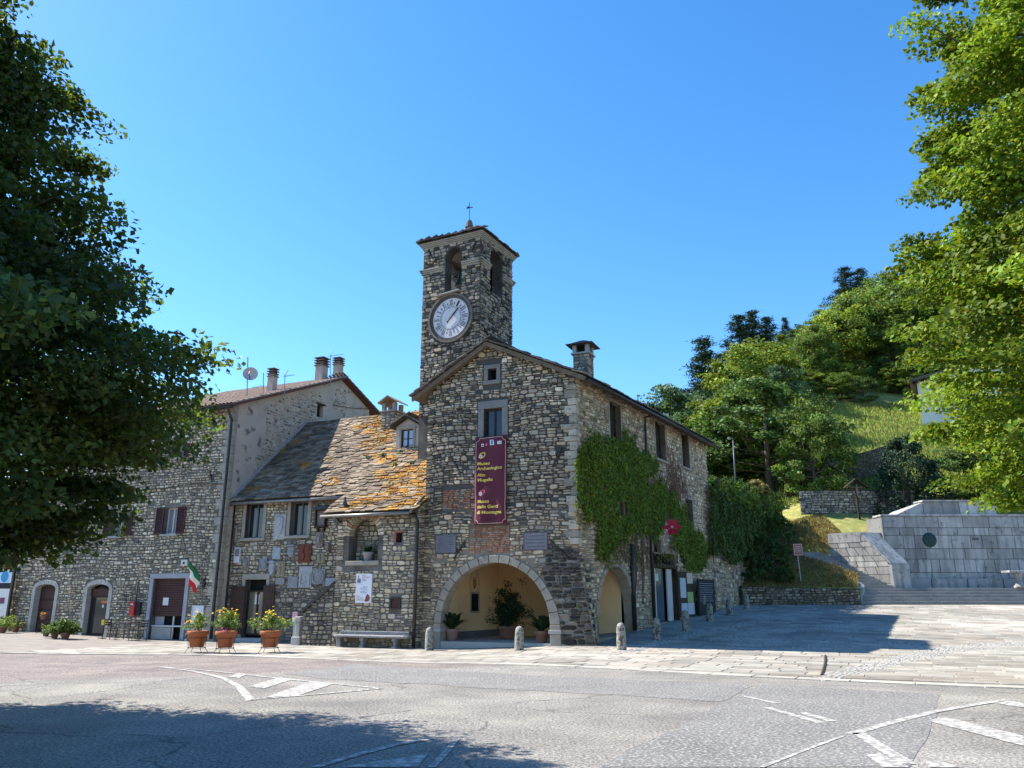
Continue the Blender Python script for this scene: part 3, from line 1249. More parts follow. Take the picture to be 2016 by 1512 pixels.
wallF = wall_body(FF, F_out, [h_arch, h_win1, h_att], M_FACADE, HB, .5)
bk1 = FF.box(925, 1036, 1004, 1088)
bk2 = FF.box(872, 962, 928, 1002)

def col_front(rg, a, b):
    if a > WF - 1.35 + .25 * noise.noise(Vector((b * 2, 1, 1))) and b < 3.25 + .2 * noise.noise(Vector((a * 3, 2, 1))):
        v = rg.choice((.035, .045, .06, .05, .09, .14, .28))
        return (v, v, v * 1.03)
    if b < 4.1 and rg.random() < .75:
        c = rg.choice(WARM)
        k = rg.uniform(.85, 1.15)
    else:
        c = rg.choice(GREYC)
        k = rg.uniform(.8, 1.35)
        c = (c[0] * 1.05, c[1], c[2] * .93)
        if b > 8.2 and rg.random() < .4:
            c = rg.choice(PALE)
    return (c[0] * k, c[1] * k, c[2] * k)
ring_hole = arch_poly(arch_a0 - RING, arch_a1 + RING, -.4, arch_s, 24)
st = lay_stones(FF, F_out, [ring_hole, rect_poly(win1[0] - .26, win1[1] + .26, win1[2] - .1, win1[3] + .34),
                            rect_poly(attic[0] - .2, attic[1] + .2, attic[2] - .2, attic[3] + .2), rect_poly(*bk1), rect_poly(*bk2)],
                hrange=(.08, .22), wrange=(.12, .46), split=.55, depth=(.01, .09), gap=.022, colfn=col_front, wob=.11, miss=.045, seed=5, b_from=-.35)
add_stones(st, wallF, M_STONE, top=200)
bricks = []
for bx, sd in ((bk1, 3), (bk2, 4)):
    bricks += lay_stones(FF, rect_poly(*bx), [], hrange=(.062, .075), wrange=(.2, .3), split=0, depth=(.012, .035), gap=.012, colfn=palette(BRICK + [(.36, .31, .26)], .2), wob=.01, seed=sd, chop=.1)
emit_pieces(bricks, 'brick', 'brick_field', M_STONE, wallF, 120)
# larger corner stones on the upper right edge
z = 3.35
k = 0
while z < EAVE_R - .35:
    h = rnd.uniform(.2, .36)
    l = rnd.uniform(.4, .62) if k % 2 else rnd.uniform(.22, .34)
    c = rnd.choice(GREYC[:4])
    part('corner_stone', M_STONE, wallF, lambda m: m.fbox(FF, WF - l, WF + .035, z + .012, z + h - .008, -.3, .06 + rnd.uniform(0, .03), c), colors=True, bevel=.02)
    z += h
    k += 1
# ---- arch ring and piers
vn = 17
for k in range(vn):
    t0, t1 = math.pi * k / vn + .006, math.pi * (k + 1) / vn - .006
    m = MB()
    pr = [(arch_c + math.cos(t) * r_, arch_s + math.sin(t) * r_) for t, r_ in ((t0, arch_r - .01), ((t0 + t1) / 2, arch_r - .01), (t1, arch_r - .01), (t1, arch_r + RING), ((t0 + t1) / 2, arch_r + RING), (t0, arch_r + RING))]
    d = .05 + rnd.uniform(-.008, .008)
    m.hexa([FF.pt(x, y, -.5) for x, y in pr], [FF.pt(x, y, d) for x, y in pr])
    m.build('voussoir', M_DRESS_W, wallF, bevel=.015)
for s0, s1 in ((arch_a0 - RING, arch_a0 + .01), (arch_a1 - .01, arch_a1 + RING)):
    z = -.3
    hs = [.72, .12, max(.1, arch_s - .3 - .72 - .12 + .6)]
    zz = [-.3, arch_s * .55, arch_s * .55 + .13, arch_s - .004]
    for k in range(3):
        pr = .02 if k != 1 else .05
        part('pier_stone' if k != 1 else 'impost', M_DRESS_W if k != 1 else M_DRESS, wallF, lambda m: m.fbox(FF, s0 - (pr - .02), s1 + (pr - .02), zz[k] + .003, zz[k + 1] - .003, -.5, .05 + pr), bevel=.012)
# ---- front windows
surround(FF, *win1, .24, HB, pmat('dark_dressed_stone', (.24, .23, .215), (.17, .165, .155), 2.2, .85, .5, 30), .05, top=.30)
casement(FF, *win1, HB, -.17, M_WOOD_D, None, 0, .055)
surround(FF, *attic, .16, HB, MATS['dark_dressed_stone'], .045, sill=.16)
part('opening_shade_sheet', M_DARK, HB, lambda m: m.poly([FF.pt(attic[0], attic[2], -.3), FF.pt(attic[1], attic[2], -.3), FF.pt(attic[1], attic[3], -.3), FF.pt(attic[0], attic[3], -.3)]))  # flat black sheet, the attic's shade put into its colour
for q in ((886, 899, 908, 932), (1107, 880, 1088, 920), (916, 1064, 895, 1100), (1084, 1064, 1117, 1098)):
    anchor(FF, *q, HB, .06)
# ---- right wall
R_out = [(0, -.4), (1.15, -.4), (RLEN, .2), (RLEN, EAVE_R), (0, EAVE_R), (0, 3.3), (0, 2.2), (0, 1.0)]
ra0 = FR.hit(1178, 1200)[0]
ra1 = FR.hit(1247, 1200)[0]
ra_top = FR.hit(1207, 1114)[1]
ra_r = (ra1 - ra0) / 2
ra_s = ra_top - ra_r * 1.1
print('right arch', ra0, ra1, ra_top)
h_ra = arch_poly(ra0, ra1, G(FR.pt((ra0 + ra1) / 2, 0).x, FR.pt((ra0 + ra1) / 2, 0).y) + .02, ra_s, 16, ra_r * 1.1)
rw = [FR.box(*q) for q in ((1200, 793, 1222, 869), (1290, 832, 1309, 904), (1342, 855, 1356, 920))]
rw2 = [FR.box(*q) for q in ((1211, 988, 1228, 1022), (1350, 984, 1364, 1044), (1287, 1062, 1302, 1090), (1303, 998, 1314, 1024), (1338, 1076, 1346, 1098))]
dr = FR.box(1288, 1118, 1332, 1212)
dr = (dr[0], dr[1], G(*FR.pt((dr[0] + dr[1]) / 2, 0)[:2]) + .03, dr[3])
lun = (dr[0] + .05, dr[1] - .05, dr[3] + .12, dr[3] + .62)
holesR = [h_ra] + [rect_poly(*q) for q in rw + rw2] + [rect_poly(*dr), rect_poly(*lun)]
wallR = wall_body(FR, R_out, holesR, M_MORTAR_W, HB, .4)

def col_right(rg, a, b):
    c = rg.choice(WARM + PALE[:3])
    k = rg.uniform(.8, 1.12)
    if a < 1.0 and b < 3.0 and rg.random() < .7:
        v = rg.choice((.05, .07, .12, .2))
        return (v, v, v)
    return (c[0] * k, c[1] * k, c[2] * k)
st = lay_stones(FR, R_out, [arch_poly(ra0 - .2, ra1 + .2, -.4, ra_s, 16, ra_r * 1.1 + .2)] + [rect_poly(q[0] - .13, q[1] + .13, q[2] - .12, q[3] + .16) for q in rw + rw2 + [dr, lun]],
                hrange=(.12, .22), wrange=(.16, .42), split=.4, depth=(.004, .05), gap=.03, colfn=col_right, wob=.05, seed=9, b_from=-.35)
add_stones(st, wallR, M_STONE_L, top=100)
vn = 11
for k in range(vn):
    t0, t1 = math.pi * k / vn + .01, math.pi * (k + 1) / vn - .01
    rr = ra_r
    pr = [(( ra0 + ra1) / 2 + math.cos(t) * (rr + d), ra_s + math.sin(t) * (rr * 1.1 + d)) for t, d in ((t0, -.01), (t1, -.01), (t1, .2), (t0, .2))]
    part('voussoir', M_DRESS_W, wallR, lambda m: m.hexa([FR.pt(x, y, -.4) for x, y in pr], [FR.pt(x, y, .04) for x, y in pr]), bevel=.012)
for q in rw + rw2[:2]:
    surround(FR, *q, .11, HB, M_DRESS_W, .03, sill=.1)
for q in rw:
    casement(FR, *q, HB, -.22, M_WOOD_D, None, 2, .05)
    am = (q[0] + q[1]) / 2
    shutter(FR, q[0] + .02, am - .01, q[2], q[3], -.12, HB, M_WOOD_D)
for q in rw2:
    casement(FR, *q, HB, -.2, M_WOOD_D, None, 1, .05, mull=False)
# entrance: white door leaves, black sheet painting the recess shade, lunette grille above
part('door_shade_sheet', M_DARK, HB, lambda m: m.poly([FR.pt(dr[0], dr[2], -.38), FR.pt(dr[1], dr[2], -.38), FR.pt(dr[1], dr[3], -.38), FR.pt(dr[0], dr[3], -.38)]))
surround(FR, *dr, .14, HB, M_WOOD_D, .05)
dw = dr[1] - dr[0]
for s0, s1 in ((.06, .22), (.72, .95)):
    d = part('door_leaf', M_WHITE_W, HB, lambda m: m.fbox(FR, dr[0] + dw * s0, dr[0] + dw * s1, dr[2] + .02, dr[3] - .03, -.2, -.14), bevel=.008)
    part('door_panel', pmat('door_panel_paint', (.5, .5, .5), None, 1, .6, .1), d, lambda m: m.fbox(FR, dr[0] + dw * s0 + .03, dr[0] + dw * s1 - .03, dr[2] + .2, dr[3] - .2, -.139, -.13))
dg = part('door_glass', glass_mat('door_glass', (.06, .09, .11), .08), HB, lambda m: m.fbox(FR, dr[0] + dw * .3, dr[0] + dw * .68, dr[2] + .02, dr[3] - .03, -.3, -.27))
part('door_notice', pmat('notice_green', (.35, .55, .42), (.7, .75, .7), 30, .7, 0), dg, lambda m: m.fbox(FR, dr[0] + dw * .3, dr[0] + dw * .46, dr[3] - .55, dr[3] - .25, -.268, -.262))
part('lunette_grille', M_IRON, HB, lambda m: [m.fbox(FR, lun[0] + (lun[1] - lun[0]) * k / 7 - .012, lun[0] + (lun[1] - lun[0]) * k / 7 + .012, lun[2], lun[3], -.1, -.07) for k in range(1, 7)])
part('lunette_shade_sheet', M_DARK, HB, lambda m: m.poly([FR.pt(lun[0], lun[2], -.2), FR.pt(lun[1], lun[2], -.2), FR.pt(lun[1], lun[3], -.2), FR.pt(lun[0], lun[3], -.2)]))  # black sheet behind the grille paints the unlit inside
# left and back walls (plain masonry bodies)
bl = PR - U * WF
back_l, back_r = bl + RU * RLEN, PR + RU * RLEN
m = MB()
m.poly([bl + Vector((0, 0, -.4)), back_l + Vector((0, 0, -.4)), back_l + Vector((0, 0, EAVE_L)), bl + Vector((0, 0, EAVE_L))])
apx = FF.pt(AP_A, 0) + RU * RLEN
m.poly([back_r + Vector((0, 0, .2)), back_r + Vector((0, 0, EAVE_R)), Vector((apx.x, apx.y, AP_B)), back_l + Vector((0, 0, EAVE_L)), back_l + Vector((0, 0, -.4))])
m.build('rear_wall', M_MORTAR, HB)
# loggia room behind the arches
def rp(a, s, z):
    p = FF.o + U * a + RU * s
    return Vector((p.x, p.y, z))
m = MB()
a0, a1, s0, s1, z0, z1 = .42, WF - .45, .42, 4.6, .07, 3.75
m.poly([rp(a0, s0, z0), rp(a0, s1, z0), rp(a0, s1, z1), rp(a0, s0, z1)])
m.poly([rp(a0, s1, z0), rp(a1, s1, z0), rp(a1, s1, z1), rp(a0, s1, z1)])
m.poly([rp(a0, s0, z1), rp(a0, s1, z1), rp(a1, s1, z1), rp(a1, s0, z1)])
m.poly([rp(a0, s0, z0), rp(a0, s0, z1), rp(arch_a0 - .05, s0, z1), rp(arch_a0 - .05, s0, z0)])
m.poly([rp(a1, s0, z0), rp(a1, s0, z1), rp(arch_a1 + .05, s0, z1), rp(arch_a1 + .05, s0, z0)])
loggia = m.build('loggia_plaster', M_OCHRE, HB)
part('loggia_floor', pmat('loggia_paving', (.46, .43, .38), (.38, .355, .32), 2, .8, .3), HB, lambda m: m.hexa([rp(-.0, -.02, -.25), rp(WF - .45, -.02, -.25), rp(WF - .45, 4.7, -.25), rp(0, 4.7, -.25)],
                                                  [rp(-.0, -.02, .05), rp(WF - .45, -.02, .05), rp(WF - .45, 4.7, .05), rp(0, 4.7, .05)]))
part('loggia_plinth', pmat('plinth_grey', (.16, .15, .15), (.11, .105, .1), 2, .9, .3), HB, lambda m: m.hexa([rp(a0 + .01, s0, .05), rp(a0 + .05, s0, .05), rp(a0 + .05, s1 - .03, .05), rp(a0 + .01, s1 - .03, .05)],
     [rp(a0 + .01, s0, .32), rp(a0 + .04, s0, .32), rp(a0 + .04, s1 - .03, .32), rp(a0 + .01, s1 - .03, .32)]))
FI = Fr(rp(a0, s0, 0), RU)      # inner left wall of the loggia, facing right
n_a0, n_a1, n_b0, n_b1 = FI.box(928, 1169, 942, 1203, .02)
part('niche_shade_panel', M_DARK, HB, lambda m: m.fbox(FI, n_a0, n_a1, n_b0, n_b1, -.0, .008))  # flat dark panel on the plaster, niche shade put into its colour
part('niche_frame', M_DRESS_W, HB, lambda m: [m.fbox(FI, n_a0 - .07, n_a0, n_b0 - .07, n_b1 + .07, 0, .03), m.fbox(FI, n_a1, n_a1 + .07, n_b0 - .07, n_b1 + .07, 0, .03),
     m.fbox(FI, n_a0, n_a1, n_b0 - .07, n_b0, 0, .03), m.fbox(FI, n_a0, n_a1, n_b1, n_b1 + .07, 0, .03)])
# painted oval crest on the ochre wall
ca, cb = FI.hit(935, 1149, .02)
crest = MB()
for (ra_, rb_, th_) in ((.36, .50, .022), (.27, .40, .014)):
    for k in range(28):
        t0, t1 = 2 * math.pi * k / 28, 2 * math.pi * (k + 1) / 28
        crest.poly([FI.pt(ca + ra_ * math.cos(t0), cb + rb_ * math.sin(t0), .006), FI.pt(ca + ra_ * math.cos(t1), cb + rb_ * math.sin(t1), .006),
                    FI.pt(ca + (ra_ - th_) * math.cos(t1), cb + (rb_ - th_) * math.sin(t1), .006), FI.pt(ca + (ra_ - th_) * math.cos(t0), cb + (rb_ - th_) * math.sin(t0), .006)])
sh = [(-.12, .16), (.12, .16), (.12, -.05), (.07, -.17), (0, -.22), (-.07, -.17), (-.12, -.05)]
crest.poly([FI.pt(ca + x, cb + y, .007) for x, y in sh])
for k in range(5):
    x = -.12 + k * .06
    crest.poly([FI.pt(ca + x - .022, cb + .19, .007), FI.pt(ca + x + .022, cb + .19, .007), FI.pt(ca + x, cb + .30 - abs(k - 2) * .02, .007)])
crest_o = crest.build('oval_crest', pmat('crest_paint', (.06, .045, .035), (.12, .09, .06), 8, .9, 0), HB)
part('crest_shield', pmat('crest_ochre', (.42, .30, .16), None, 1, .9, 0), crest_o, lambda m: [m.fbox(FI, ca + x - .018, ca + x + .018, cb - .12, cb + .12, .008, .010) for x in (-.06, .0, .06)])
bra, brb = rp(a0 + 2.4, s1 - .03, 3.1), rp(a0 + 2.4, s1 - .03, 2.75)
part('iron_bracket', M_IRON, HB, lambda m: (m.tube([brb, brb + U * .75], .02, 6), m.tube([brb, bra + U * .55], .018, 6)))

# ---- roof
OV, OVE = .38, .5
rid = lambda s, dz=0: Vector((*(FF.o + U * AP_A + RU * s)[:2], AP_B + .16 + dz))
sl_r = (AP_B - EAVE_R) / (WF - AP_A)
sl_l = (AP_B - EAVE_L) / AP_A
eR = lambda s, dz=0: Vector((*(FF.o + U * (WF + OVE) + RU * s)[:2], EAVE_R - sl_r * OVE + .16 + dz))
eL = lambda s, dz=0: Vector((*(FF.o + U * (-OVE) + RU * s)[:2], EAVE_L - sl_l * OVE + .16 + dz))
M_SOFFIT = pmat('roof_timber', (.13, .095, .065), (.19, .15, .11), 4, .8, .3)
m = MB()
fs, bs = -OV, RLEN + .3
m.hexa([eL(fs, -.1), rid(fs, -.1), rid(bs, -.1), eL(bs, -.1)], [eL(fs, -.02), rid(fs, -.02), rid(bs, -.02), eL(bs, -.02)])
m.hexa([rid(fs, -.1), eR(fs, -.1), eR(bs, -.1), rid(bs, -.1)], [rid(fs, -.02), eR(fs, -.02), eR(bs, -.02), rid(bs, -.02)])
roof = m.build('roof', M_SOFFIT, HB)
DK = [(.15, .135, .12), (.20, .18, .16), (.11, .10, .095), (.26, .23, .20)]
def col_dark(rg, p, a, d):
    c = rg.choice(DK)
    return c
vL = (rid(0) - eL(0)); lenL = vL.length
sl = roof_slabs(eL(fs), RU, vL, (lambda d: (-.05, bs - fs), lenL), (.24, .34), (.3, .6), (.03, .055), col_dark, 21)
vR = (rid(0) - eR(0)); lenR = vR.length
sl += roof_slabs(eR(fs), RU, vR, (lambda d: (-.05, bs - fs), lenR), (.24, .34), (.3, .6), (.03, .055), col_dark, 22)
emit_pieces(sl, 'roof_slab', 'roof_slab_field', M_SLATE, roof, 250)
# verge boards under the front edge
part('verge_board', M_SOFFIT, HB, lambda m: (m.bar(eL(fs + .04, -.14), rid(fs + .04, -.14), .05, .09), m.bar(rid(fs + .04, -.14), eR(fs + .04, -.14), .05, .09)))
for k in range(16):
    s = .4 + k * .98
    part('rafter_end', M_SOFFIT, HB, lambda m: m.bar(rid(s, -.17).lerp(eR(s, -.17), .72), rid(s, -.17).lerp(eR(s, -.17), .99), .09, .11))
part('gutter', M_PIPE, HB, lambda m: m.tube([eR(fs + .2, -.12) + FR.n * .05, eR(bs, -.12) + FR.n * .05], .07, 8), smooth=True)
# drainpipes on the right wall
pa, pb = FR.hit(1270, 826, .1)
pa2, pb2 = FR.hit(1298, 1205, .1)
part('drainpipe', M_PIPE, HB, lambda m: m.tube([eR(pa, -.15) + FR.n * .02, FR.pt(pa, pb + .1, .12), FR.pt(pa, pb - .3, .1), FR.pt(pa, .5, .1)], .055, 8), smooth=True)
pa3 = FR.hit(1247, 1200, .1)[0] + .1
part('drainpipe', M_PIPE, HB, lambda m: m.tube([FR.pt(pa3, 3.6, .09), FR.pt(pa3, 2.4, .09), FR.pt(pa3, .35, .09)], .09, 8), smooth=True)
# ---- chimney on the right slope
cpos = at_depth(1149, 735, 31.3)
CH = thing('stone_chimney', 'stubby stone chimney with slab hood on the hall roof', 'chimney', (cpos.x, cpos.y, cpos.z - .4))
zc = cpos.z - .25
crz = math.pi / 2 - RAZ
part('shaft', M_MORTAR, CH, lambda m: m.box((cpos.x, cpos.y, zc + .25), (.62, .62, 1.5), crz))
FC1 = Fr(cpos - U * .31 - Wv * .31, U)
FC2 = Fr(cpos + U * .31 - Wv * .31, Wv)
pcs = []
for fr_, sd in ((FC1, 1), (FC2, 2)):
    pcs += lay_stones(fr_, rect_poly(-.02, .64, zc - .2, zc + .98), [], (.09, .15), (.14, .3), .2, (.01, .04), .014, palette(GREY), .01, sd)
emit_pieces(pcs, 'chimney_stone', 'chimney_stone_field', M_STONE, CH, 100)
part('collar', M_DRESS, CH, lambda m: m.box((cpos.x, cpos.y, zc + 1.03), (.82, .82, .07), -math.radians(23.5)), bevel=.01)
for du in (-.27, .27):
    for dv in (-.27, .27):
        q = cpos + U * du + Wv * dv
        part('post', M_DRESS, CH, lambda m: m.box((q.x, q.y, zc + 1.24), (.16, .16, .36), -math.radians(23.5)), bevel=.01)
part('hood_core', M_DARK, CH, lambda m: m.box((cpos.x, cpos.y, zc + 1.22), (.36, .36, .30), -math.radians(23.5)))  # solid block in the shade colour fills the open hood
q4 = [cpos + U * a + Wv * b for a, b in ((-.52, -.52), (.52, -.52), (.52, .52), (-.52, .52))]
part('hood', M_SLATE, CH, lambda m: m.hexa([(q.x, q.y, zc + 1.42) for q in q4], [(cpos.x + (q.x - cpos.x) * .15, cpos.y + (q.y - cpos.y) * .15, zc + 1.66) for q in q4], (.14, .125, .11)), colors=True)
part('hood_slab', M_SLATE, CH, lambda m: m.hexa([(cpos.x + (q.x - cpos.x) * 1.1, cpos.y + (q.y - cpos.y) * 1.1, zc + 1.385) for q in q4], [(cpos.x + (q.x - cpos.x) * 1.1, cpos.y + (q.y - cpos.y) * 1.1, zc + 1.418) for q in q4], (.12, .11, .1)), colors=True)

# ================================================================== clock tower
TW = thing('clock_tower', 'square stone bell tower with round white clock face', 'tower', TC[:])
TTOP = at_depth(955, 450, FT.pt(TSIDE + .22, 0, .22).y).z
FTB = Fr(TC + FTR.u * TSIDE, -TU)
FTL = Fr(TC - TU * TSIDE + FTR.u * TSIDE, -FTR.u)
bo = FT.box(877, 500, 909, 572)
bo_top = FT.hit(893, 487)[1]
br_ = FTR.box(964, 500, 988, 580)
br_top = FTR.hit(975, 493)[1]
print('tower', TTOP, bo, bo_top, br_, br_top)
bw = (bo[1] - bo[0])
h_b = arch_poly(bo[0], bo[1], bo[2], bo_top - bw / 2, 12)
bw2 = (br_[1] - br_[0])
h_r = arch_poly(br_[0], br_[1], br_[2], br_top - bw2 / 2, 12)
T_out = rect_poly(0, TSIDE, 4.2, TTOP)
tw_f = wall_body(FT, T_out, [h_b], M_MORTAR_D, TW, .5)
tw_r = wall_body(FTR, T_out, [h_r], M_MORTAR_D, TW, .5)
mid = TSIDE / 2
wall_body(FTB, T_out, [arch_poly(TSIDE - bo[1] + .05, TSIDE - bo[0] + .05, bo[2], bo_top - bw / 2, 12)], M_MORTAR, TW, .5)
wall_body(FTL, T_out, [arch_poly(mid - bw2 / 2, mid + bw2 / 2, br_[2], br_top - bw2 / 2, 12)], M_MORTAR, TW, .5)
part('belfry_floor', M_DRESS, TW, lambda m: m.poly([FT.pt(0, bo[2] - .02, 0), FT.pt(TSIDE, bo[2] - .02, 0), FTR.pt(TSIDE, bo[2] - .02, 0), FTB.pt(TSIDE, bo[2] - .02, 0)]))

def col_tower(rg, a, b):
    r_ = rg.random()
    if r_ < .22:
        v = rg.uniform(.06, .1)
        return (v, v * .97, v * .94)
    c = rg.choice(GREY + WARM[:2])
    k = rg.uniform(.7, 1.05)
    return (c[0] * k, c[1] * k, c[2] * k)
cl_a, cl_b = FT.hit(887.5, 626, .05)
z_vis = 9.0
circ = [(cl_a + 1.08 * math.cos(t), cl_b + 1.08 * math.sin(t)) for t in [2 * math.pi * k / 24 for k in range(24)]]
st = lay_stones(FT, T_out, [arch_poly(bo[0], bo[1], bo[2], bo_top - bw / 2, 12), circ], (.11, .2), (.14, .42), .45, (.012, .07), .018, col_tower, .03, 31, b_from=z_vis)
add_stones(st, tw_f, M_STONE, top=160)
st = lay_stones(FTR, T_out, [arch_poly(br_[0], br_[1], br_[2], br_top - bw2 / 2, 12)], (.11, .2), (.14, .42), .45, (.012, .07), .018, col_tower, .03, 33, b_from=z_vis)
add_stones(st, tw_r, M_STONE, top=140)
# bands either side of the belfry openings
zb = FT.hit(925, 519)[1]
M_BAND = M_DRESS_W
for fr_, hole in ((FT, (bo[0], bo[1])), (FTR, (br_[0], br_[1])), (FTB, None), (FTL, None)):
    segs = [(-.1, hole[0] - .02), (hole[1] + .02, TSIDE + .1)] if hole else [(-.1, .9), (2.05, TSIDE + .1)]
    for s0, s1 in segs:
        for k, (dz, th, pr) in enumerate(((0, .08, .06), (.083, .08, .10), (.166, .06, .14))):
            part('moulded_band', M_BAND, TW, lambda m: m.fbox(fr_, s0 + (.1 - pr if s0 < 0 else 0), s1 - (.1 - pr if s1 > TSIDE else 0), zb - .1 + dz, zb - .1 + dz + th, -.05, pr), bevel=.01)
# cornice
for k, (dz, th, ov) in enumerate(((-.27, .06, .05), (-.205, .06, .09), (-.14, .06, .13), (-.075, .07, .17))):
    c4 = [FT.pt(-ov, 0, ov), FT.pt(TSIDE + ov, 0, ov), FTR.pt(TSIDE + ov, 0, ov), FTL.pt(-ov, 0, ov)]
    part('cornice_course', M_BAND, TW, lambda m: m.hexa([(q.x, q.y, TTOP + dz) for q in c4], [(q.x, q.y, TTOP + dz + th) for q in c4]), bevel=.01)
ov = .24
c4 = [FT.pt(-ov, 0, ov), FT.pt(TSIDE + ov, 0, ov), FTR.pt(TSIDE + ov, 0, ov), FTL.pt(-ov, 0, ov)]
tcx = sum((q for q in c4), Vector((0, 0, 0))) / 4
tap = Vector((tcx.x, tcx.y, TTOP + .92))
m = MB()
e4 = [Vector((q.x, q.y, TTOP + .01)) for q in c4]
for k in range(4):
    m.poly([e4[k], e4[(k + 1) % 4], tap])
m.poly(e4[::-1])
troof = m.build('roof', M_ROOFBED, TW)
sl = []
for k in range(4):
    p, q = e4[k], e4[(k + 1) % 4]
    uu = (q - p)
    ln = uu.length
    midp = (p + q) / 2
    vv = tap - midp
    sl += roof_slabs(p, uu, vv, (lambda d, ln=ln, h=vv.length: (ln * .5 * d / h, ln - ln * .5 * d / h), vv.length), (.2, .28), (.25, .5), (.03, .05), col_dark, 41 + k)
emit_pieces(sl, 'roof_slab', 'roof_slab_field', M_SLATE, troof, 200)
fin = MB()
fin.lathe([(.24, -.25), (.24, .12), (.19, .3), (.15, .5), (.10, .62), (.02, .66)], tap + Vector((0, 0, .0)), 10)
fin_o = fin.build('finial', pmat('finial_stone', (.16, .12, .10), (.11, .09, .08), 5, .9, .5), TW)
ct = tap + Vector((0, 0, .6))
part('cross', M_IRON, TW, lambda m: (m.tube([ct, ct + Vector((0, 0, .95))], .016, 6), m.bar(ct + Vector((-.14, 0, .68)), ct + Vector((.16, 0, .70)), .03, .03),
     m.faces([ct + Vector((-.14, -.012, .60)), ct + Vector((-.02, -.012, .66)), ct + Vector((-.05, -.012, .80)), ct + Vector((-.14, .012, .60)), ct + Vector((-.02, .012, .66)), ct + Vector((-.05, .012, .80))], [(0, 1, 2), (5, 4, 3), (0, 3, 4, 1), (1, 4, 5, 2), (2, 5, 3, 0)])))
for q in ((843, 494, 853, 510), (938, 474, 929, 494)):
    anchor(FT, *q, TW, .05)
for q in ((846, 652, 865, 678), (931, 640, 912, 672)):
    anchor(FT, *q, TW, .05)
for q in ((946, 474, 950, 492), (950, 640, 964, 668), (1004, 510, 997, 524), (1007, 662, 1001, 676)):
    anchor(FTR, *q, TW, .05)
# belfry: beam and bell
bell_c = tcx + FT.n * .35 + TU * (-.1)
zb_ = bo_top - .75
part('bell_beam', M_WOOD_D, TW, lambda m: m.bar(FTL.pt(TSIDE * .35, bo_top - .42, -.4), FTR.pt(TSIDE * .3, bo_top - .42, -.4), .16, .16))
part('bell', pmat('bronze', (.09, .15, .12), (.06, .075, .055), 6, .5, .1, 40, metallic=.7), TW,
     lambda m: m.lathe([(.36, -.62), (.33, -.55), (.25, -.36), (.21, -.15), (.19, .02), (.12, .1), (.04, .12), (.035, .33)], (bell_c.x, bell_c.y, zb_), 20), smooth=True)
part('bell_pier', M_DRESS_W, TW, lambda m: m.box((tcx.x - .15, tcx.y + 1.0, bo[2] + .5), (.5, .3, 1.1), -.5))

# ---- clock
def ring_part(fr, a, b, r0, r1, c0, c1, n=40, m=None):
    m = m or MB()
    P = []
    for r_, c in ((r0, c0), (r0, c1), (r1, c1), (r1, c0)):
        for k in range(n):
            t = 2 * math.pi * k / n
            P.append(fr.pt(a + r_ * math.cos(t), b + r_ * math.sin(t), c))
    fs = []
    for j in range(4):
        j2 = (j + 1) % 4
        for k in range(n):
            fs.append((j * n + k, j * n + (k + 1) % n, j2 * n + (k + 1) % n, j2 * n + k))
    m.faces(P, fs)
    return m
CR = .93
M_CLK = pmat('clock_enamel', (.66, .65, .68), (.56, .55, .58), 3, .6, .05, 30, speck=(.40, .37, .36), speck_scale=4, speck_lo=.66, speck_hi=.8)
M_CLKD = pmat('clock_black', (.03, .028, .028), None, 1, .6, 0)
M_RIM = pmat('clock_rim_stone', (.20, .175, .15), (.12, .11, .10), 4, .85, .4)
ring_part(FT, cl_a, cl_b, CR + .10, CR + .19, -.02, .13).build('stone_rim', M_RIM, TW, smooth=False)
ring_part(FT, cl_a, cl_b, CR - .02, CR + .10, -.02, .09).build('inner_rim', pmat('clock_rim_dark', (.10, .085, .07), (.06, .055, .05), 4, .7, .3), TW)
part('clock_hood', M_DRESS, TW, lambda m: m.bar(FT.pt(cl_a - .72, cl_b + CR + .14, .12), FT.pt(cl_a + .5, cl_b + CR + .24, .12), .3, .05))
dial = MB()
dial.poly([FT.pt(cl_a + CR * math.cos(2 * math.pi * k / 48), cl_b + CR * math.sin(2 * math.pi * k / 48), .05) for k in range(48)])
dial = dial.build('clock_face', M_CLK, TW)
tick = MB()
for rr in (.345, .36):
    pass
for k in range(48):
    t = 2 * math.pi * k / 48
    s = Vector((math.cos(t), math.sin(t)))
    w = Vector((-s.y, s.x)) * .006
    r0, r1 = .45, .49
    tick.poly([FT.pt(cl_a + s.x * r0 - w.x, cl_b + s.y * r0 - w.y, .056), FT.pt(cl_a + s.x * r1 - w.x, cl_b + s.y * r1 - w.y, .056),
               FT.pt(cl_a + s.x * r1 + w.x, cl_b + s.y * r1 + w.y, .056), FT.pt(cl_a + s.x * r0 + w.x, cl_b + s.y * r0 + w.y, .056)])
for k in range(12):     # small lilies between the numerals
    t = 2 * math.pi * (k + .5) / 12
    s = Vector((math.cos(t), math.sin(t)))
    w = Vector((-s.y, s.x))
    def q(r_, l_):
        return FT.pt(cl_a + s.x * r_ + w.x * l_, cl_b + s.y * r_ + w.y * l_, .056)
    tick.poly([q(.53, -.008), q(.66, -.008), q(.66, .008), q(.53, .008)])
    tick.poly([q(.64, -.05), q(.70, -.016), q(.77, 0), q(.70, .016), q(.64, .05), q(.67, 0)])
tick.build('dial_marks', M_CLKD, dial)
ring_part(FT, cl_a, cl_b, .505, .52, .051, .057, 48).build('dial_circle', M_CLKD, dial)
for k, s in enumerate(('XII', 'I', 'II', 'III', 'IIII', 'V', 'VI', 'VII', 'VIII', 'IX', 'X', 'XI')):
    t = math.pi / 2 - 2 * math.pi * k / 12
    text(FT, cl_a + math.cos(t) * .56, cl_b + math.sin(t) * .56, .056, .40, s, M_CLKD, dial, rot=t - math.pi / 2, align='CENTER', bold=.004, width=.06 + .036 * len(s))
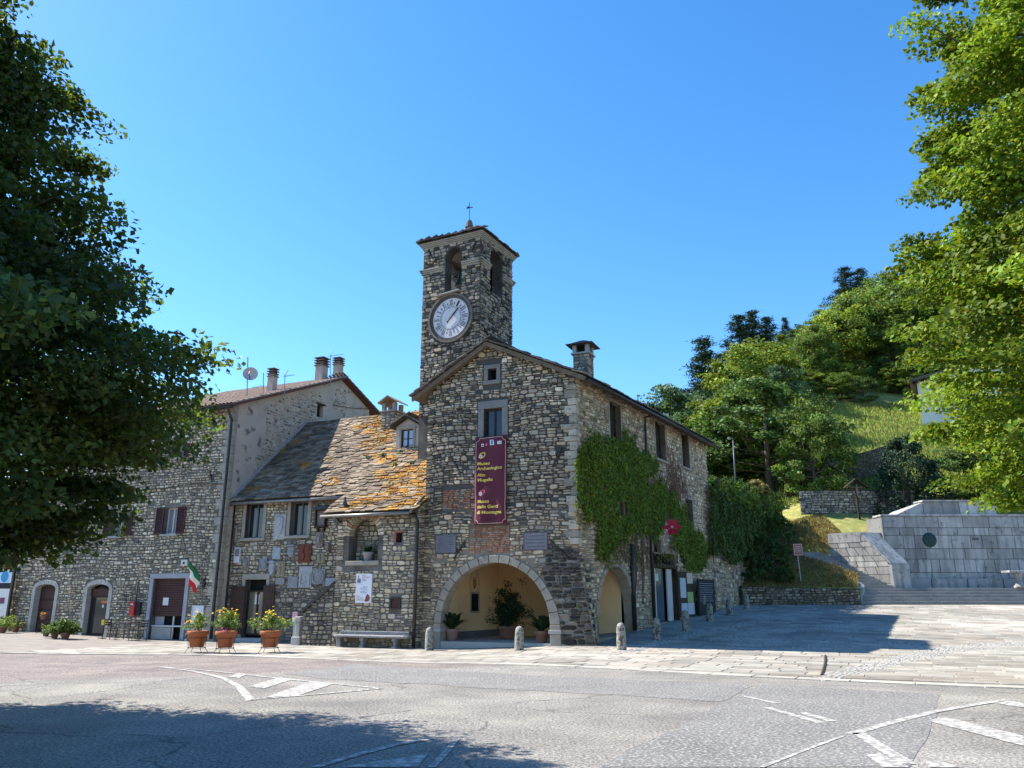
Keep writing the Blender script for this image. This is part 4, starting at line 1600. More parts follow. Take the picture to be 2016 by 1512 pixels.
hd = math.radians(47)
hx, hy = math.cos(hd), math.sin(hd)
part('clock_hand', M_CLKD, TW, lambda m: m.hexa([FT.pt(cl_a + x * hx - y * hy, cl_b + x * hy + y * hx, .075) for x, y in ((-.26, -.04), (-.16, -.02), (.38, -.034), (.6, 0), (.38, .034), (-.16, .02), (-.26, .04))],
     [FT.pt(cl_a + x * hx - y * hy, cl_b + x * hy + y * hx, .09) for x, y in ((-.26, -.04), (-.16, -.02), (.38, -.034), (.6, 0), (.38, .034), (-.16, .02), (-.26, .04))]))
# ================================================================== middle house with the stair annexe
HM = thing('stone_house', 'low stone house with slab roof and many carved coats of arms', 'building', (MO - U * M_W / 2)[:])
M_EAVE = FM.hit(560, 972)[1]
S_EAVE = FS.hit(740, 1003)[1]
print('eaves', M_EAVE, S_EAVE, 'S_W', S_W, 'L_W', L_W)
mw = [FM.box(484, 990, 518, 1059), FM.box(572, 987, 606, 1054)]
msm = FM.box(448, 1040, 463, 1067)
md = FM.box(479, 1141, 521, 1256)
md = (md[0], md[1], -.05, md[3])
M_out = [(-.2, -.5), (M_W, -.5), (M_W, M_EAVE), (-.2, M_EAVE)]
wallM = wall_body(FM, M_out, [rect_poly(*q) for q in mw + [msm, md]], M_MORTAR, HM, .35)

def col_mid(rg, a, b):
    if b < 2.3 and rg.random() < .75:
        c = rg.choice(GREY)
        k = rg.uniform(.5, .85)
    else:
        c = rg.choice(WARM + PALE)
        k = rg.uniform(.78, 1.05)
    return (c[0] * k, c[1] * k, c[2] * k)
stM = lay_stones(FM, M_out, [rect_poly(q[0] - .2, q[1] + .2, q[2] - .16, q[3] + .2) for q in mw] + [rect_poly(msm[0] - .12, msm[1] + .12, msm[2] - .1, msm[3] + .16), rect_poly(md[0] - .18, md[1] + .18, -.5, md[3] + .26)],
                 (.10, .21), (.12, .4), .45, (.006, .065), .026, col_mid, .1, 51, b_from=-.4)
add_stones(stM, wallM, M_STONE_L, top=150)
for q in mw:
    surround(FM, *q, .17, HM, M_DRESS_W, .04, sill=.12)
    casement(FM, *q, HM, -.2, pmat('grey_wood', (.10, .10, .11), (.14, .14, .15), 5, .6, .2), M_GLASS, 0, .06)
surround(FM, *msm, .1, HM, M_DRESS_W, .03)
part('opening_shade_sheet', M_DARK, HM, lambda m: m.poly([FM.pt(msm[0], msm[2], -.3), FM.pt(msm[1], msm[2], -.3), FM.pt(msm[1], msm[3], -.3), FM.pt(msm[0], msm[3], -.3)]))  # black sheet paints the shade in the small window
surround(FM, *md, .16, HM, M_DRESS_W, .04, top=.24)
part('door_shade_sheet', M_DARK, HM, lambda m: m.poly([FM.pt(md[0], md[2], -.34), FM.pt(md[1], md[2], -.34), FM.pt(md[1], md[3], -.34), FM.pt(md[0], md[3], -.34)]))  # black sheet behind the door, shade put into its colour
dd = casement(FM, md[0] + .02, md[1] - .02, md[2] + .1, md[3] - .45, HM, -.18, M_WOOD_D, glass_mat('door_glass_warm', (.16, .145, .11), .1), 0, .07, name='glazed_door')
a_, b_ = FM.hit(505, 1180, -.15)
part('paper_notice', pmat('paper', (.72, .71, .68), (.6, .59, .57), 25, .8, 0), dd, lambda m: m.fbox(FM, a_ - .12, a_ + .12, b_ - .2, b_ + .2, -.20, -.195))
for q in ((452, 1154, 479, 1250), (516, 1152, 538, 1238)):
    x = FM.box(*q, .1)
    leaf = part('door_leaf', M_BROWN, HM, lambda m: m.fbox(FM, x[0], x[1], .08, x[3], .07, .11), bevel=.006)
    for k in range(3):
        h = (x[3] - .08) / 3
        part('door_panel', M_WOOD_D, leaf, lambda m: m.fbox(FM, x[0] + .08, x[1] - .08, .08 + h * k + .08, .08 + h * (k + 1) - .06, .10, .125), bevel=.01)
part('door_step', M_DRESS, HM, lambda m: m.fbox(FM, md[0] - .3, md[1] + .3, -.35, -.05, -.1, .42), bevel=.015)

# ---- stair annexe
S_out = [(0, -.5), (S_W, -.5), (S_W, S_EAVE), (0, S_EAVE)]
na0, na1 = FS.hit(687, 1070)[0], FS.hit(745, 1070)[0]
nb0, nbt = FS.hit(716, 1104)[1], FS.hit(718, 1020)[1]
nr = (na1 - na0) / 2
h_n = arch_poly(na0, na1, nb0, nbt - nr, 14)
s1_ = FS.box(780, 1049, 791, 1068)
s2_ = FS.box(770, 1178, 788, 1198)
wallS = wall_body(FS, S_out, [h_n, rect_poly(*s1_), rect_poly(*s2_)], M_MORTAR, HM, .55)
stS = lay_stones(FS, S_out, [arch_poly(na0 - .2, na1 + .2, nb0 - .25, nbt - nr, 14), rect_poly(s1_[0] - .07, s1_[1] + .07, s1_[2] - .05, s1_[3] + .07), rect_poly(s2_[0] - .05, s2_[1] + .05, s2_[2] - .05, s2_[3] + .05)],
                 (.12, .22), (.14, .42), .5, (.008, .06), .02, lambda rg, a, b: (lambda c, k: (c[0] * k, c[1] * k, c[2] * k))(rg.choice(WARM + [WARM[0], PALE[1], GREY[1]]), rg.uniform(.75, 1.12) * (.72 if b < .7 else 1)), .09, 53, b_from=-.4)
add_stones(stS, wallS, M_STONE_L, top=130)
# niche: back wall, sill, rubble arch
part('niche_back', M_MORTAR, HM, lambda m: m.poly([FS.pt(na0, nb0, -.54), FS.pt(na1, nb0, -.54), FS.pt(na1, nbt, -.54), FS.pt(na0, nbt, -.54)]))
FNb = Fr(FS.o - FS.n * .53, U)
stN = lay_stones(FNb, arch_poly(na0, na1, nb0, nbt - nr, 14), [], (.13, .24), (.16, .4), .3, (.01, .05), .02, col_mid, .04, 57)
add_stones(stN, wallS, M_STONE_L, 'niche_stone', 'niche_stone_field', 40)
part('niche_sill', M_DRESS_W, HM, lambda m: m.fbox(FS, na0 - .08, na1 + .08, nb0 - .17, nb0 - .003, -.5, .07), bevel=.015)
for k in range(19):
    t0, t1 = math.pi * k / 19 + .02, math.pi * (k + 1) / 19 - .02
    nc = (na0 + na1) / 2
    L_ = rnd.uniform(.2, .27)
    pr = [(nc + math.cos(t) * (nr + d), nbt - nr + math.sin(t) * (nr + d)) for t, d in ((t0, -.005), (t1, -.005), (t1, L_), (t0, L_))]
    c = rnd.choice(WARM + BRICK[2:])
    part('arch_brick', M_STONE_L, wallS, lambda m: m.hexa([FS.pt(x, y, -.3) for x, y in pr], [FS.pt(x, y, .03 + rnd.uniform(0, .02)) for x, y in pr], c), colors=True)
M_BRK = pmat('red_brick', (.36, .15, .10), (.28, .12, .085), 8, .9, .4)
for q in ((s1_[0] - .09, s1_[0], s1_[2] - .02, s1_[3] + .02), (s1_[0] - .09, s1_[1] + .05, s1_[3] + .022, s1_[3] + .09)):
    part('brick_edge', M_BRK, HM, lambda m: m.fbox(FS, q[0], q[1], q[2], q[3], -.2, .035))
part('opening_shade_sheet', M_DARK, HM, lambda m: m.poly([FS.pt(s1_[0], s1_[2], -.3), FS.pt(s1_[1], s1_[2], -.3), FS.pt(s1_[1], s1_[3], -.3), FS.pt(s1_[0], s1_[3], -.3)]))  # hole closed by a black sheet of painted shade
gr = part('vent_frame', M_IRON, HM, lambda m: [m.fbox(FS, s2_[0] - .03, s2_[0] + .02, s2_[2] - .03, s2_[3] + .03, -.02, .05), m.fbox(FS, s2_[1] - .02, s2_[1] + .03, s2_[2] - .03, s2_[3] + .03, -.02, .05),
     m.fbox(FS, s2_[0] + .02, s2_[1] - .02, s2_[2] - .03, s2_[2] + .02, -.02, .05), m.fbox(FS, s2_[0] + .02, s2_[1] - .02, s2_[3] - .02, s2_[3] + .03, -.02, .05)])
part('vent_plate', M_BROWN, gr, lambda m: m.fbox(FS, s2_[0] + .02, s2_[1] - .02, s2_[2] + .02, s2_[3] - .02, -.02, .02))
# annexe right return towards the hall, left side and inner closing walls
FSR = Fr(SO, RU)
wSR = wall_body(FSR, rect_poly(0, .52, -.5, S_EAVE + .3), [], M_MORTAR, HM, .1, 'return_wall')
add_stones(lay_stones(FSR, rect_poly(0, .5, -.4, S_EAVE + .25), [], (.12, .2), (.16, .4), .4, (.008, .05), .02, palette(WARM + GREY), .03, 58), wSR, M_STONE_L, 'return_stone', 'return_stone_field', 30)
part('side_wall', M_MORTAR, HM, lambda m: m.poly([FS.pt(0, -.5, 0), FS.pt(0, S_EAVE, 0), FS.pt(0, S_EAVE + .9, -1.5), FS.pt(0, -.5, -1.5)]))
# ---- roofs
SLM = .92
ridge_d = (10.05 - M_EAVE) / SLM
Mup = (Wv + Vector((0, 0, SLM))).normalized()
def mroof(a, d, dz=0.0):
    """point of the main roof plane: a along the front, d horizontal distance behind the wall line"""
    p = FM.o + U * a + Wv * d
    return Vector((p.x, p.y, M_EAVE + .1 + SLM * d + dz))
m = MB()
A0, A1 = -.3, M_W + .9
m.hexa([mroof(A0, -.35, -.12), mroof(A1, -.35, -.12), mroof(A1, ridge_d, -.12), mroof(A0, ridge_d, -.12)], [mroof(A0, -.35), mroof(A1, -.35), mroof(A1, ridge_d), mroof(A0, ridge_d)])
m.poly([mroof(A0, ridge_d, -.02), mroof(A1, ridge_d, -.02), mroof(A1, ridge_d + 4, -3.7 - SLM * 4), mroof(A0, ridge_d + 4, -3.7 - SLM * 4)])
rfM = m.build('roof', M_ROOFBED, HM)

def col_roof(rg, p, a, d):
    q = project(p)
    base = rg.choice([(.26, .20, .145), (.20, .155, .115), (.32, .26, .195), (.14, .11, .085), (.23, .175, .125)])
    k = rg.uniform(.85, 1.15)
    if q:
        n = noise.noise(Vector((p.x * .7, p.y * .7, p.z * .9))) + .5 * noise.noise(Vector((p.x * 2.1, p.y * 2.1, p.z * 2)))
        wgt = sm(660, 775, q[0]) * .84 - .50 + .1 * sm(820, 960, q[1])
        if n + wgt + rg.uniform(-.2, .2) > .20 and rg.random() < .8:
            base = rg.choice([(.42, .22, .04), (.37, .175, .035), (.44, .26, .065), (.28, .13, .04), (.30, .24, .13), (.36, .30, .22)])
        elif n + wgt > .0 and rg.random() < .4:
            base = (.34, .20, .07)
    return (base[0] * k, base[1] * k, base[2] * k)
sl = roof_slabs(mroof(0, -.4, .01), U, Mup, (lambda d: (A0, A1), (ridge_d + .4) * math.sqrt(1 + SLM ** 2) - .1), (.12, .19), (.2, .5), (.022, .045), col_roof, 61, .05)
# annexe roof: gentler, lower eave
SLS = .62
def sroof(a, d, dz=0.0):
    p = FS.o + U * a + Wv * d
    return Vector((p.x, p.y, S_EAVE + .1 + SLS * d + dz))
Sup = (Wv + Vector((0, 0, SLS))).normalized()
B0, B1 = -.42, S_W + .12
part('annexe_roof', M_ROOFBED, HM, lambda m: m.hexa([sroof(B0, -.32, -.1), sroof(B1, -.32, -.1), sroof(B1, 2.6, -.1), sroof(B0, 2.6, -.1)], [sroof(B0, -.32), sroof(B1, -.32), sroof(B1, 2.6), sroof(B0, 2.6)]))
sl += roof_slabs(sroof(0, -.38, .01), U, Sup, (lambda d: (B0, B1), 3.0), (.12, .19), (.2, .5), (.022, .045), col_roof, 62, .05)
emit_pieces(sl, 'roof_slab', 'roof_slab_field', M_SLATE, rfM, 300)
# moss cushions on the slabs
Pm, Nm = [], []
for k in range(2600):
    a = rnd.uniform(2.5, A1)
    d = rnd.uniform(-.3, ridge_d)
    p = mroof(a, d, .07)
    if a > M_W - S_W * 0.75 and rnd.random() < .35:
        a2 = rnd.uniform(B0, B1)
        p = sroof(a2, rnd.uniform(-.3, 2.2), .07)
    q = project(p)
    n = noise.noise(Vector((p.x * .7, p.y * .7, p.z * .9))) + .5 * noise.noise(Vector((p.x * 2.1, p.y * 2.1, p.z * 2)))
    if q and n + sm(660, 775, q[0]) * .84 - .50 + .1 * sm(820, 960, q[1]) > .16:
        for _ in range(5):
            Pm.append((p.x + rnd.gauss(0, .06), p.y + rnd.gauss(0, .06), p.z + rnd.uniform(0, .05)))
            Nm.append((rnd.gauss(0, .6), rnd.gauss(0, .6) - .3, 1))
if Pm:
    Pm, Nm = np.array(Pm), np.array(Nm)
    me = leaf_mesh('roof_moss', Pm - np.array(ORG[HM.name]), Nm, nrng.uniform(.05, .10, len(Pm)), leaf_cols(len(Pm), .7, 1.3, .12))
    link_mesh('roof_moss', me, leaf_mat('orange_moss', (.44, .22, .035), (.36, .19, .03), .2, .9), HM, 'stuff')
for k in range(5):          # green houseleek tufts
    x, y = ((755, 900), (790, 893), (725, 905), (812, 915), (778, 918))[k]
    r = ray(x, y)
    p0 = mroof(0, 0)
    nn = U.cross(Mup).normalized()
    p = EYE + r * ((p0 - EYE).dot(nn) / r.dot(nn))
    Pp, Nn_, Ss = sprays([np.array(p) - np.array(ORG[HM.name]) + np.array((0, 0, .08))], [np.array((0, -.5, .5))], [.16], 60, .11)
    link_mesh('houseleek', leaf_mesh('houseleek', Pp, Nn_, Ss, leaf_cols(60)), leaf_mat('houseleek_leaf', (.13, .2, .09), (.1, .15, .05), .2), HM)
# gutters and pipes
part('gutter', M_GUTTER, HM, lambda m: m.tube([mroof(A0 + .5, -.46, -.05), mroof(M_W - 3.2, -.46, -.05)], .065, 8), smooth=True)
part('gutter', M_GUTTER, HM, lambda m: m.tube([sroof(B0 - .1, -.44, -.06), sroof(B1 - .2, -.44, -.06)], .065, 8), smooth=True)
part('gutter', M_GUTTER, HM, lambda m: m.tube([sroof(B1 - .2, -.44, -.06), sroof(B1 + .05, .2, .22)], .055, 8), smooth=True)
pa = FS.hit(818, 1150, .1)[0]
part('drainpipe', M_PIPE, HM, lambda m: m.tube([sroof(pa - .35, -.44, -.1), FS.pt(pa - .1, S_EAVE - .3, .15), FS.pt(pa, S_EAVE - .5, .1), FS.pt(pa, 2.0, .1), FS.pt(pa, -.15, .1)], .065, 8), smooth=True)
part('roof_bracket', M_IRON, HM, lambda m: m.bar(FS.pt(.12, S_EAVE - .45, .02), sroof(.05, -.3, -.12), .06, .06))
pL = FM.hit(452, 1100, .1)[0]
part('drainpipe', M_PIPE, HM, lambda m: m.tube([mroof(pL + .15, -.46, -.1), FM.pt(pL, M_EAVE - .35, .1), FM.pt(pL, -.1, .1)], .06, 8), smooth=True)
# pale mortar flashing where the roof meets the taller gable
fl = MB()
for k in range(14):
    d0, d1 = -.3 + (ridge_d + .3) * k / 14, -.3 + (ridge_d + .3) * (k + 1) / 14
    q = lambda d: Vector((*(LC + Wv * (d + (MO - LC).dot(Wv)) + U * .06)[:2], M_EAVE + .1 + SLM * d + .1 + .03 * math.sin(d * 5)))
    fl.bar(q(d0), q(d1), .16, .14)
fl.build('mortar_flashing', pmat('flashing_mortar', (.42, .39, .35), (.30, .28, .26), 4, .9, .6, 20), HM)

# ---- dormer and chimney on the roof
def on_mroof(px, py):
    nn = U.cross(Mup).normalized()
    r = ray(px, py)
    p0 = mroof(0, 0)
    return EYE + r * ((p0 - EYE).dot(nn) / r.dot(nn))
dp = on_mroof(801, 886)
dm_w = 1.15
FD = Fr(dp - U * dm_w / 2, U)
z0 = dp.z - .05
DM = HM
dwid = dm_w
dwin = (.28, dwid - .28, z0 + .15, z0 + .98)
dwall = wall_body(FD, [(0, z0 - .3), (dwid, z0 - .3), (dwid, z0 + 1.12), (dwid / 2, z0 + 1.45), (0, z0 + 1.12)], [rect_poly(*dwin)], M_PLASTER, HM, .15, 'dormer_front')
for a in (0, dwid):
    part('dormer_cheek', M_PLASTER, HM, lambda m: m.poly([FD.pt(a, z0 - .3, 0), FD.pt(a, z0 + 1.12, 0), FD.pt(a, z0 + 1.12, -1.5), FD.pt(a, z0 + .6, -1.3)]))
for a0_, a1_ in ((dwin[0] - .11, dwin[0]), (dwin[1], dwin[1] + .11)):
    part('stone_jamb', M_DRESS_W, HM, lambda m: m.fbox(FD, a0_, a1_, dwin[2] - .1, dwin[3] + .02, -.1, .04), bevel=.01)
part('stone_lintel', M_DRESS_W, HM, lambda m: m.fbox(FD, dwin[0] - .15, dwin[1] + .15, dwin[3] + .022, dwin[3] + .13, -.1, .05), bevel=.01)
casement(FD, *dwin, HM, -.06, M_WOOD_D, glass_mat('sky_painted_glass', (.35, .45, .6), .08), 1, .045, name='dormer_window')  # reflected sky put into the pane colour
dro = MB()
for s in (-1, 1):
    e0 = dwid / 2 + s * (dwid / 2 + .2)
    dro.hexa([FD.pt(dwid / 2, z0 + 1.47, .22), FD.pt(e0, z0 + 1.03, .22), FD.pt(e0, z0 + 1.03, -1.7), FD.pt(dwid / 2, z0 + 1.47, -1.7)],
             [FD.pt(dwid / 2, z0 + 1.54, .22), FD.pt(e0, z0 + 1.10, .22), FD.pt(e0, z0 + 1.10, -1.7), FD.pt(dwid / 2, z0 + 1.54, -1.7)])
dro = dro.build('dormer_roof', M_ROOFBED, HM)
sl = []
for s, sd in ((-1, 71), (1, 72)):
    e0 = dwid / 2 + s * (dwid / 2 + .24)
    vv = FD.pt(dwid / 2, z0 + 1.55, .25) - FD.pt(e0, z0 + 1.09, .25)
    sl += roof_slabs(FD.pt(e0, z0 + 1.09, .25), -FD.n, vv, (lambda d: (0, 2.0), vv.length), (.18, .24), (.25, .5), (.025, .04), lambda rg, p, a, d: rg.choice([(.27, .24, .2), (.2, .18, .16), (.33, .3, .25)]), sd)
emit_pieces(sl, 'dormer_slab', 'dormer_slab_field', M_SLATE, dro, 60)
part('dormer_sill', M_DRESS_W, HM, lambda m: m.fbox(FD, -.12, dwid + .12, z0 - .02, z0 + .06, -.1, .22), bevel=.01)

cp = on_mroof(763, 850)
CM = thing('roof_chimney', 'stone chimney with little gabled slab hood beside the dormer', 'chimney', (cp.x, cp.y, cp.z - .6))
FCa = Fr(cp - U * .36 - Wv * .0, U)
FCb = Fr(cp + U * .36 - Wv * .0, Wv)
part('shaft', M_MORTAR, CM, lambda m: m.fbox(FCa, 0, .72, cp.z - .6, cp.z + .95, -.7, 0))
pcs = lay_stones(FCa, rect_poly(0, .72, cp.z - .2, cp.z + .95), [], (.1, .16), (.14, .32), .2, (.01, .04), .014, palette(GREY), .01, 81)
pcs += lay_stones(FCb, rect_poly(0, .7, cp.z - .1, cp.z + .95), [], (.1, .16), (.14, .32), .2, (.01, .04), .014, palette(GREY + WARM), .01, 82)
emit_pieces(pcs, 'chimney_stone', 'chimney_stone_field', M_STONE, CM, 100)
part('collar', M_DRESS_W, CM, lambda m: m.fbox(FCa, -.08, .80, cp.z + .955, cp.z + 1.02, -.78, .08), bevel=.01)
for a in (-.02, .56):
    for c in (-.18, -.72):
        part('post', M_DRESS_W, CM, lambda m: m.fbox(FCa, a, a + .18, cp.z + 1.02, cp.z + 1.38, c, c + .18), bevel=.01)
for s in (-1, 1):
    part('hood', M_SLATE, CM, lambda m: m.hexa([FCa.pt(.36, cp.z + 1.66, .16), FCa.pt(.36 + s * .52, cp.z + 1.36, .16), FCa.pt(.36 + s * .52, cp.z + 1.36, -.86), FCa.pt(.36, cp.z + 1.66, -.86)],
         [FCa.pt(.36, cp.z + 1.73, .16), FCa.pt(.36 + s * .52, cp.z + 1.42, .16), FCa.pt(.36 + s * .52, cp.z + 1.42, -.86), FCa.pt(.36, cp.z + 1.73, -.86)], (.34, .27, .21)), colors=True)

# ---- outside stair in front of the middle house
sa0 = FS.hit(597, 1210)[0]
zt0, zt1 = FS.hit(597, 1206)[1], FS.hit(660, 1150)[1]
ST = thing('outside_stair', 'stone outside stair with dark sloping coping against the house', 'stair', FS.pt(sa0 / 2, -.2)[:])
st_out = [(sa0, -.5), (-.01, -.5), (-.01, zt1), (sa0, zt0)]
stw = wall_body(FS, st_out, [], M_MORTAR_D, ST, .1, 'parapet')
add_stones(lay_stones(FS, st_out, [], (.11, .2), (.14, .36), .4, (.008, .05), .022, palette([(c[0] * .72, c[1] * .72, c[2] * .72) for c in GREY + WARM], .2), .05, 91, b_from=-.4), stw, M_STONE_L, 'parapet_stone', 'parapet_stone_field', 150)
part('coping', M_IRON, ST, lambda m: m.hexa([FS.pt(sa0 - .05, zt0 - .02, -.22), FS.pt(sa0 - .05, zt0 - .02, .07), FS.pt(0, zt1 - .02, .07), FS.pt(0, zt1 - .02, -.22)],
     [FS.pt(sa0 - .05, zt0 + .11, -.22), FS.pt(sa0 - .05, zt0 + .11, .07), FS.pt(0, zt1 + .11, .07), FS.pt(0, zt1 + .11, -.22)]))
part('parapet_end', M_MORTAR_D, ST, lambda m: m.hexa([FS.pt(sa0, -.5, -.2), FS.pt(0, -.5, -.2), FS.pt(0, -.5, -.012), FS.pt(sa0, -.5, -.012)], [FS.pt(sa0, zt0 - .02, -.2), FS.pt(0, zt1 - .02, -.2), FS.pt(0, zt1 - .02, -.012), FS.pt(sa0, zt0 - .02, -.012)]))
for k in range(9):
    a = sa0 + (0 - sa0) * k / 9
    part('step', M_DRESS, ST, lambda m: m.fbox(FS, a, 0 if k == 8 else a + (0 - sa0) / 9 + .02, -.4, -.05 + (zt1 - .5) * (k + 1) / 9, -1.42, -.21))
nx = FS.hit(586, 1230)[0]
part('newel', M_DRESS, ST, lambda m: (m.fbox(FS, nx - .2, nx + .2, -.3, .12, -.3, .1), m.fbox(FS, nx - .1, nx + .1, .12, zt0 - .35, -.22, .02), m.fbox(FS, nx - .14, nx + .14, zt0 - .35, zt0 - .15, -.26, .06)), bevel=.03)

# ================================================================== left building
HL = thing('corner_house', 'pale rubble stone townhouse with brown shutters and plastered gable', 'building', (LC - U * L_W / 2)[:])
L_EAVE = FLG.hit(446, 792)[1]
lg_t, lg_z = FLG.hit(673, 748)
lg_t2, lg_z2 = FLG.hit(727, 806)
print('left', L_EAVE, lg_t, lg_z, lg_t2, lg_z2)
lw = [FL.box(325, 1000, 350, 1051), FL.box(222, 1020, 246, 1055), FL.box(350, 876, 364, 900), FL.box(128, 1030, 150, 1060)]
ld1 = FL.box(66, 1150, 106, 1240)
ld2 = FL.box(168, 1150, 211, 1256)
lsh = FL.box(297, 1139, 361, 1262)
gz = lambda q: G(*FL.pt((q[0] + q[1]) / 2, 0)[:2])
ld1 = (ld1[0], ld1[1], gz(ld1) + .02, ld1[3])
ld2 = (ld2[0], ld2[1], gz(ld2) + .02, ld2[3])
lsh = (lsh[0], lsh[1], gz(lsh) + .02, lsh[3])
L_out = [(0, -.5), (L_W, -.5), (L_W, L_EAVE), (0, L_EAVE)]
def seg_arch(q, rise=.22):
    return arch_poly(q[0], q[1], q[2], q[3] - rise, 10, rise)
wallL = wall_body(FL, L_out, [rect_poly(*q) for q in lw] + [seg_arch(ld1), seg_arch(ld2), rect_poly(*lsh)], M_MORTAR, HL, .35)
stL = lay_stones(FL, L_out, [rect_poly(q[0] - .06, q[1] + .06, q[2] - .12, q[3] + .08) for q in lw] + [seg_arch((q[0] - .2, q[1] + .2, -.5, q[3] + .2), .3) for q in (ld1, ld2)] + [rect_poly(lsh[0] - .22, lsh[1] + .22, -.5, lsh[3] + .24)],
                 (.10, .19), (.12, .36), .35, (.006, .06), .036, palette(PALE + WARM[:3] + [PALE[2], WARM[2]], .22), .09, 95, b_from=-.4)
add_stones(stL, wallL, M_STONE_L, top=250)
# dressed quoins on the right corner
z = -.3
k = 0
while z < L_EAVE - .3:
    h = rnd.uniform(.3, .45)
    l = .55 if k % 2 else .34
    part('quoin', M_DRESS_W, wallL, lambda m: m.fbox(FL, L_W - l, L_W + .045, z + .01, z + h, -.2, .055), bevel=.02)
    z += h
    k += 1
for i, q in enumerate(lw):
    part('stone_sill', M_DRESS, HL, lambda m: m.fbox(FL, q[0] - .12, q[1] + .12, q[2] - .1, q[2] - .002, -.3, .12), bevel=.012)
    casement(FL, *q, HL, -.15, M_WHITE_W, M_GLASSL, 0, .05)
    w = (q[1] - q[0]) * .62
    for a0_, a1_ in ((q[0] - w - .02, q[0] - .02), (q[1] + .02, q[1] + w + .02)):
        shutter(FL, a0_, a1_, q[2] - .02, q[3] + .02, .065, HL, M_BROWN)
for q in (ld1, ld2):
    rise = .22
    nn = 9
    for k in range(nn):
        t0, t1 = math.pi * k / nn + .006, math.pi * (k + 1) / nn - .006
        r_ = (q[1] - q[0]) / 2
        pr = [((q[0] + q[1]) / 2 + math.cos(t) * (r_ + d), q[3] - rise + math.sin(t) * (rise + d)) for t, d in ((t0, -.005), (t1, -.005), (t1, .2), (t0, .2))]
        part('voussoir', M_DRESS, wallL, lambda m: m.hexa([FL.pt(x, y, -.3) for x, y in pr], [FL.pt(x, y, .05) for x, y in pr]), bevel=.01)
    for a0_, a1_ in ((q[0] - .2, q[0] + .005), (q[1] - .005, q[1] + .2)):
        zz = q[2] - .2
        for h in (.9, .75, max(.1, q[3] - rise - zz - 1.65)):
            part('stone_jamb', M_DRESS, HL, lambda m: m.fbox(FL, a0_, a1_, zz + .004, zz + h - .002, -.3, .05), bevel=.01)
            zz += h
# closed brown door (with boards) and doorway backed by a sheet of painted shade
d1 = part('panelled_door', M_WOOD_D, HL, lambda m: m.fbox(FL, ld1[0], ld1[1], ld1[2], ld1[3], -.3, -.25))
for k in range(4):
    h = (ld1[3] - ld1[2] - .3) / 4
    part('door_panel', M_BROWN, d1, lambda m: m.fbox(FL, ld1[0] + .12, ld1[1] - .12, ld1[2] + .1 + h * k, ld1[2] + .02 + h * (k + 1), -.25, -.225), bevel=.012)
part('door_shade_sheet', M_DARK, HL, lambda m: m.poly([FL.pt(ld2[0], ld2[2], -.34), FL.pt(ld2[1], ld2[2], -.34), FL.pt(ld2[1], ld2[3], -.34), FL.pt(ld2[0], ld2[3], -.34)]))
gd = casement(FL, ld2[0] + .02, ld2[1] - .02, ld2[2] + .02, ld2[3] - .52, HL, -.2, M_WOOD_D, M_GLASS, 0, .08, name='glazed_door', mull=False)
part('transom_blind', M_BROWN, HL, lambda m: m.fbox(FL, ld2[0], ld2[1], ld2[3] - .52, ld2[3] - .2, -.22, -.16))
part('fanlight', M_IRON, HL, lambda m: [m.bar(FL.pt((ld2[0] + ld2[1]) / 2, ld2[3] - .2, -.18), FL.pt((ld2[0] + ld2[1]) / 2 + .3 * math.cos(t), ld2[3] - .2 + .16 * math.sin(t), -.18), .02, .02) for t in (.4, 1.0, 1.57, 2.1, 2.7)])
dcx = (ld2[0] + ld2[1]) / 2
part('orange_sticker', pmat('sticker_orange', (.75, .18, .08), None, 1, .5, 0), gd, lambda m: m.fbox(FL, dcx + .0, dcx + .36, ld2[2] + 1.42, ld2[2] + 1.51, -.23, -.225))
part('white_sticker', pmat('sticker_white', (.6, .62, .62), None, 1, .5, 0), gd, lambda m: m.fbox(FL, dcx + .06, dcx + .18, ld2[2] + 1.22, ld2[2] + 1.34, -.23, -.225))
# shop opening: grey stone frame, brown roller blind, display below
surround(FL, *lsh, .2, HL, pmat('blue_grey_stone', (.36, .37, .40), (.30, .31, .335), 2, .8, .3), .06, top=.22)
z_b = FL.hit(330, 1213, -.1)[1]
part('shop_shade_sheet', M_DARK, HL, lambda m: m.poly([FL.pt(lsh[0], lsh[2], -.34), FL.pt(lsh[1], lsh[2], -.34), FL.pt(lsh[1], lsh[3], -.34), FL.pt(lsh[0], lsh[3], -.34)]))  # black sheet paints the shop's unlit depth
nsl = 16
for k in range(nsl):
    h = (lsh[3] - z_b) / nsl
    part('blind_slat', M_BROWN, HL, lambda m: m.fbox(FL, lsh[0] + .01, lsh[1] - .01, z_b + h * k + .005, z_b + h * (k + 1) - .004, -.17, -.14 + .01), bevel=.01)
xa = lsh[1] - lsh[0]
part('shop_counter', M_DRESS, HL, lambda m: m.fbox(FL, lsh[0] + .05, lsh[0] + xa * .62, lsh[2], lsh[2] + .5, -.26, -.1), bevel=.01)
part('shop_shelf', M_WHITE_W, HL, lambda m: m.fbox(FL, lsh[0] + .05, lsh[1] - .05, lsh[2] + .52, lsh[2] + .58, -.3, -.08), bevel=.005)
part('shop_post', M_WHITE_W, HL, lambda m: m.fbox(FL, lsh[0] + xa * .63, lsh[0] + xa * .66, lsh[2], z_b, -.2, -.15))
part('shop_backboard', pmat('grey_board', (.33, .33, .35), None, 1, .7, 0), HL, lambda m: m.fbox(FL, lsh[0] + .05, lsh[0] + xa * .3, lsh[2] + .585, z_b - .02, -.28, -.26))
xa_, xb_ = FL.hit(326, 1184, -.12)
part('paper_notice', MATS['paper'], HL, lambda m: m.fbox(FL, xa_ - .16, xa_ + .16, xb_ - .16, xb_ + .16, -.128, -.122))
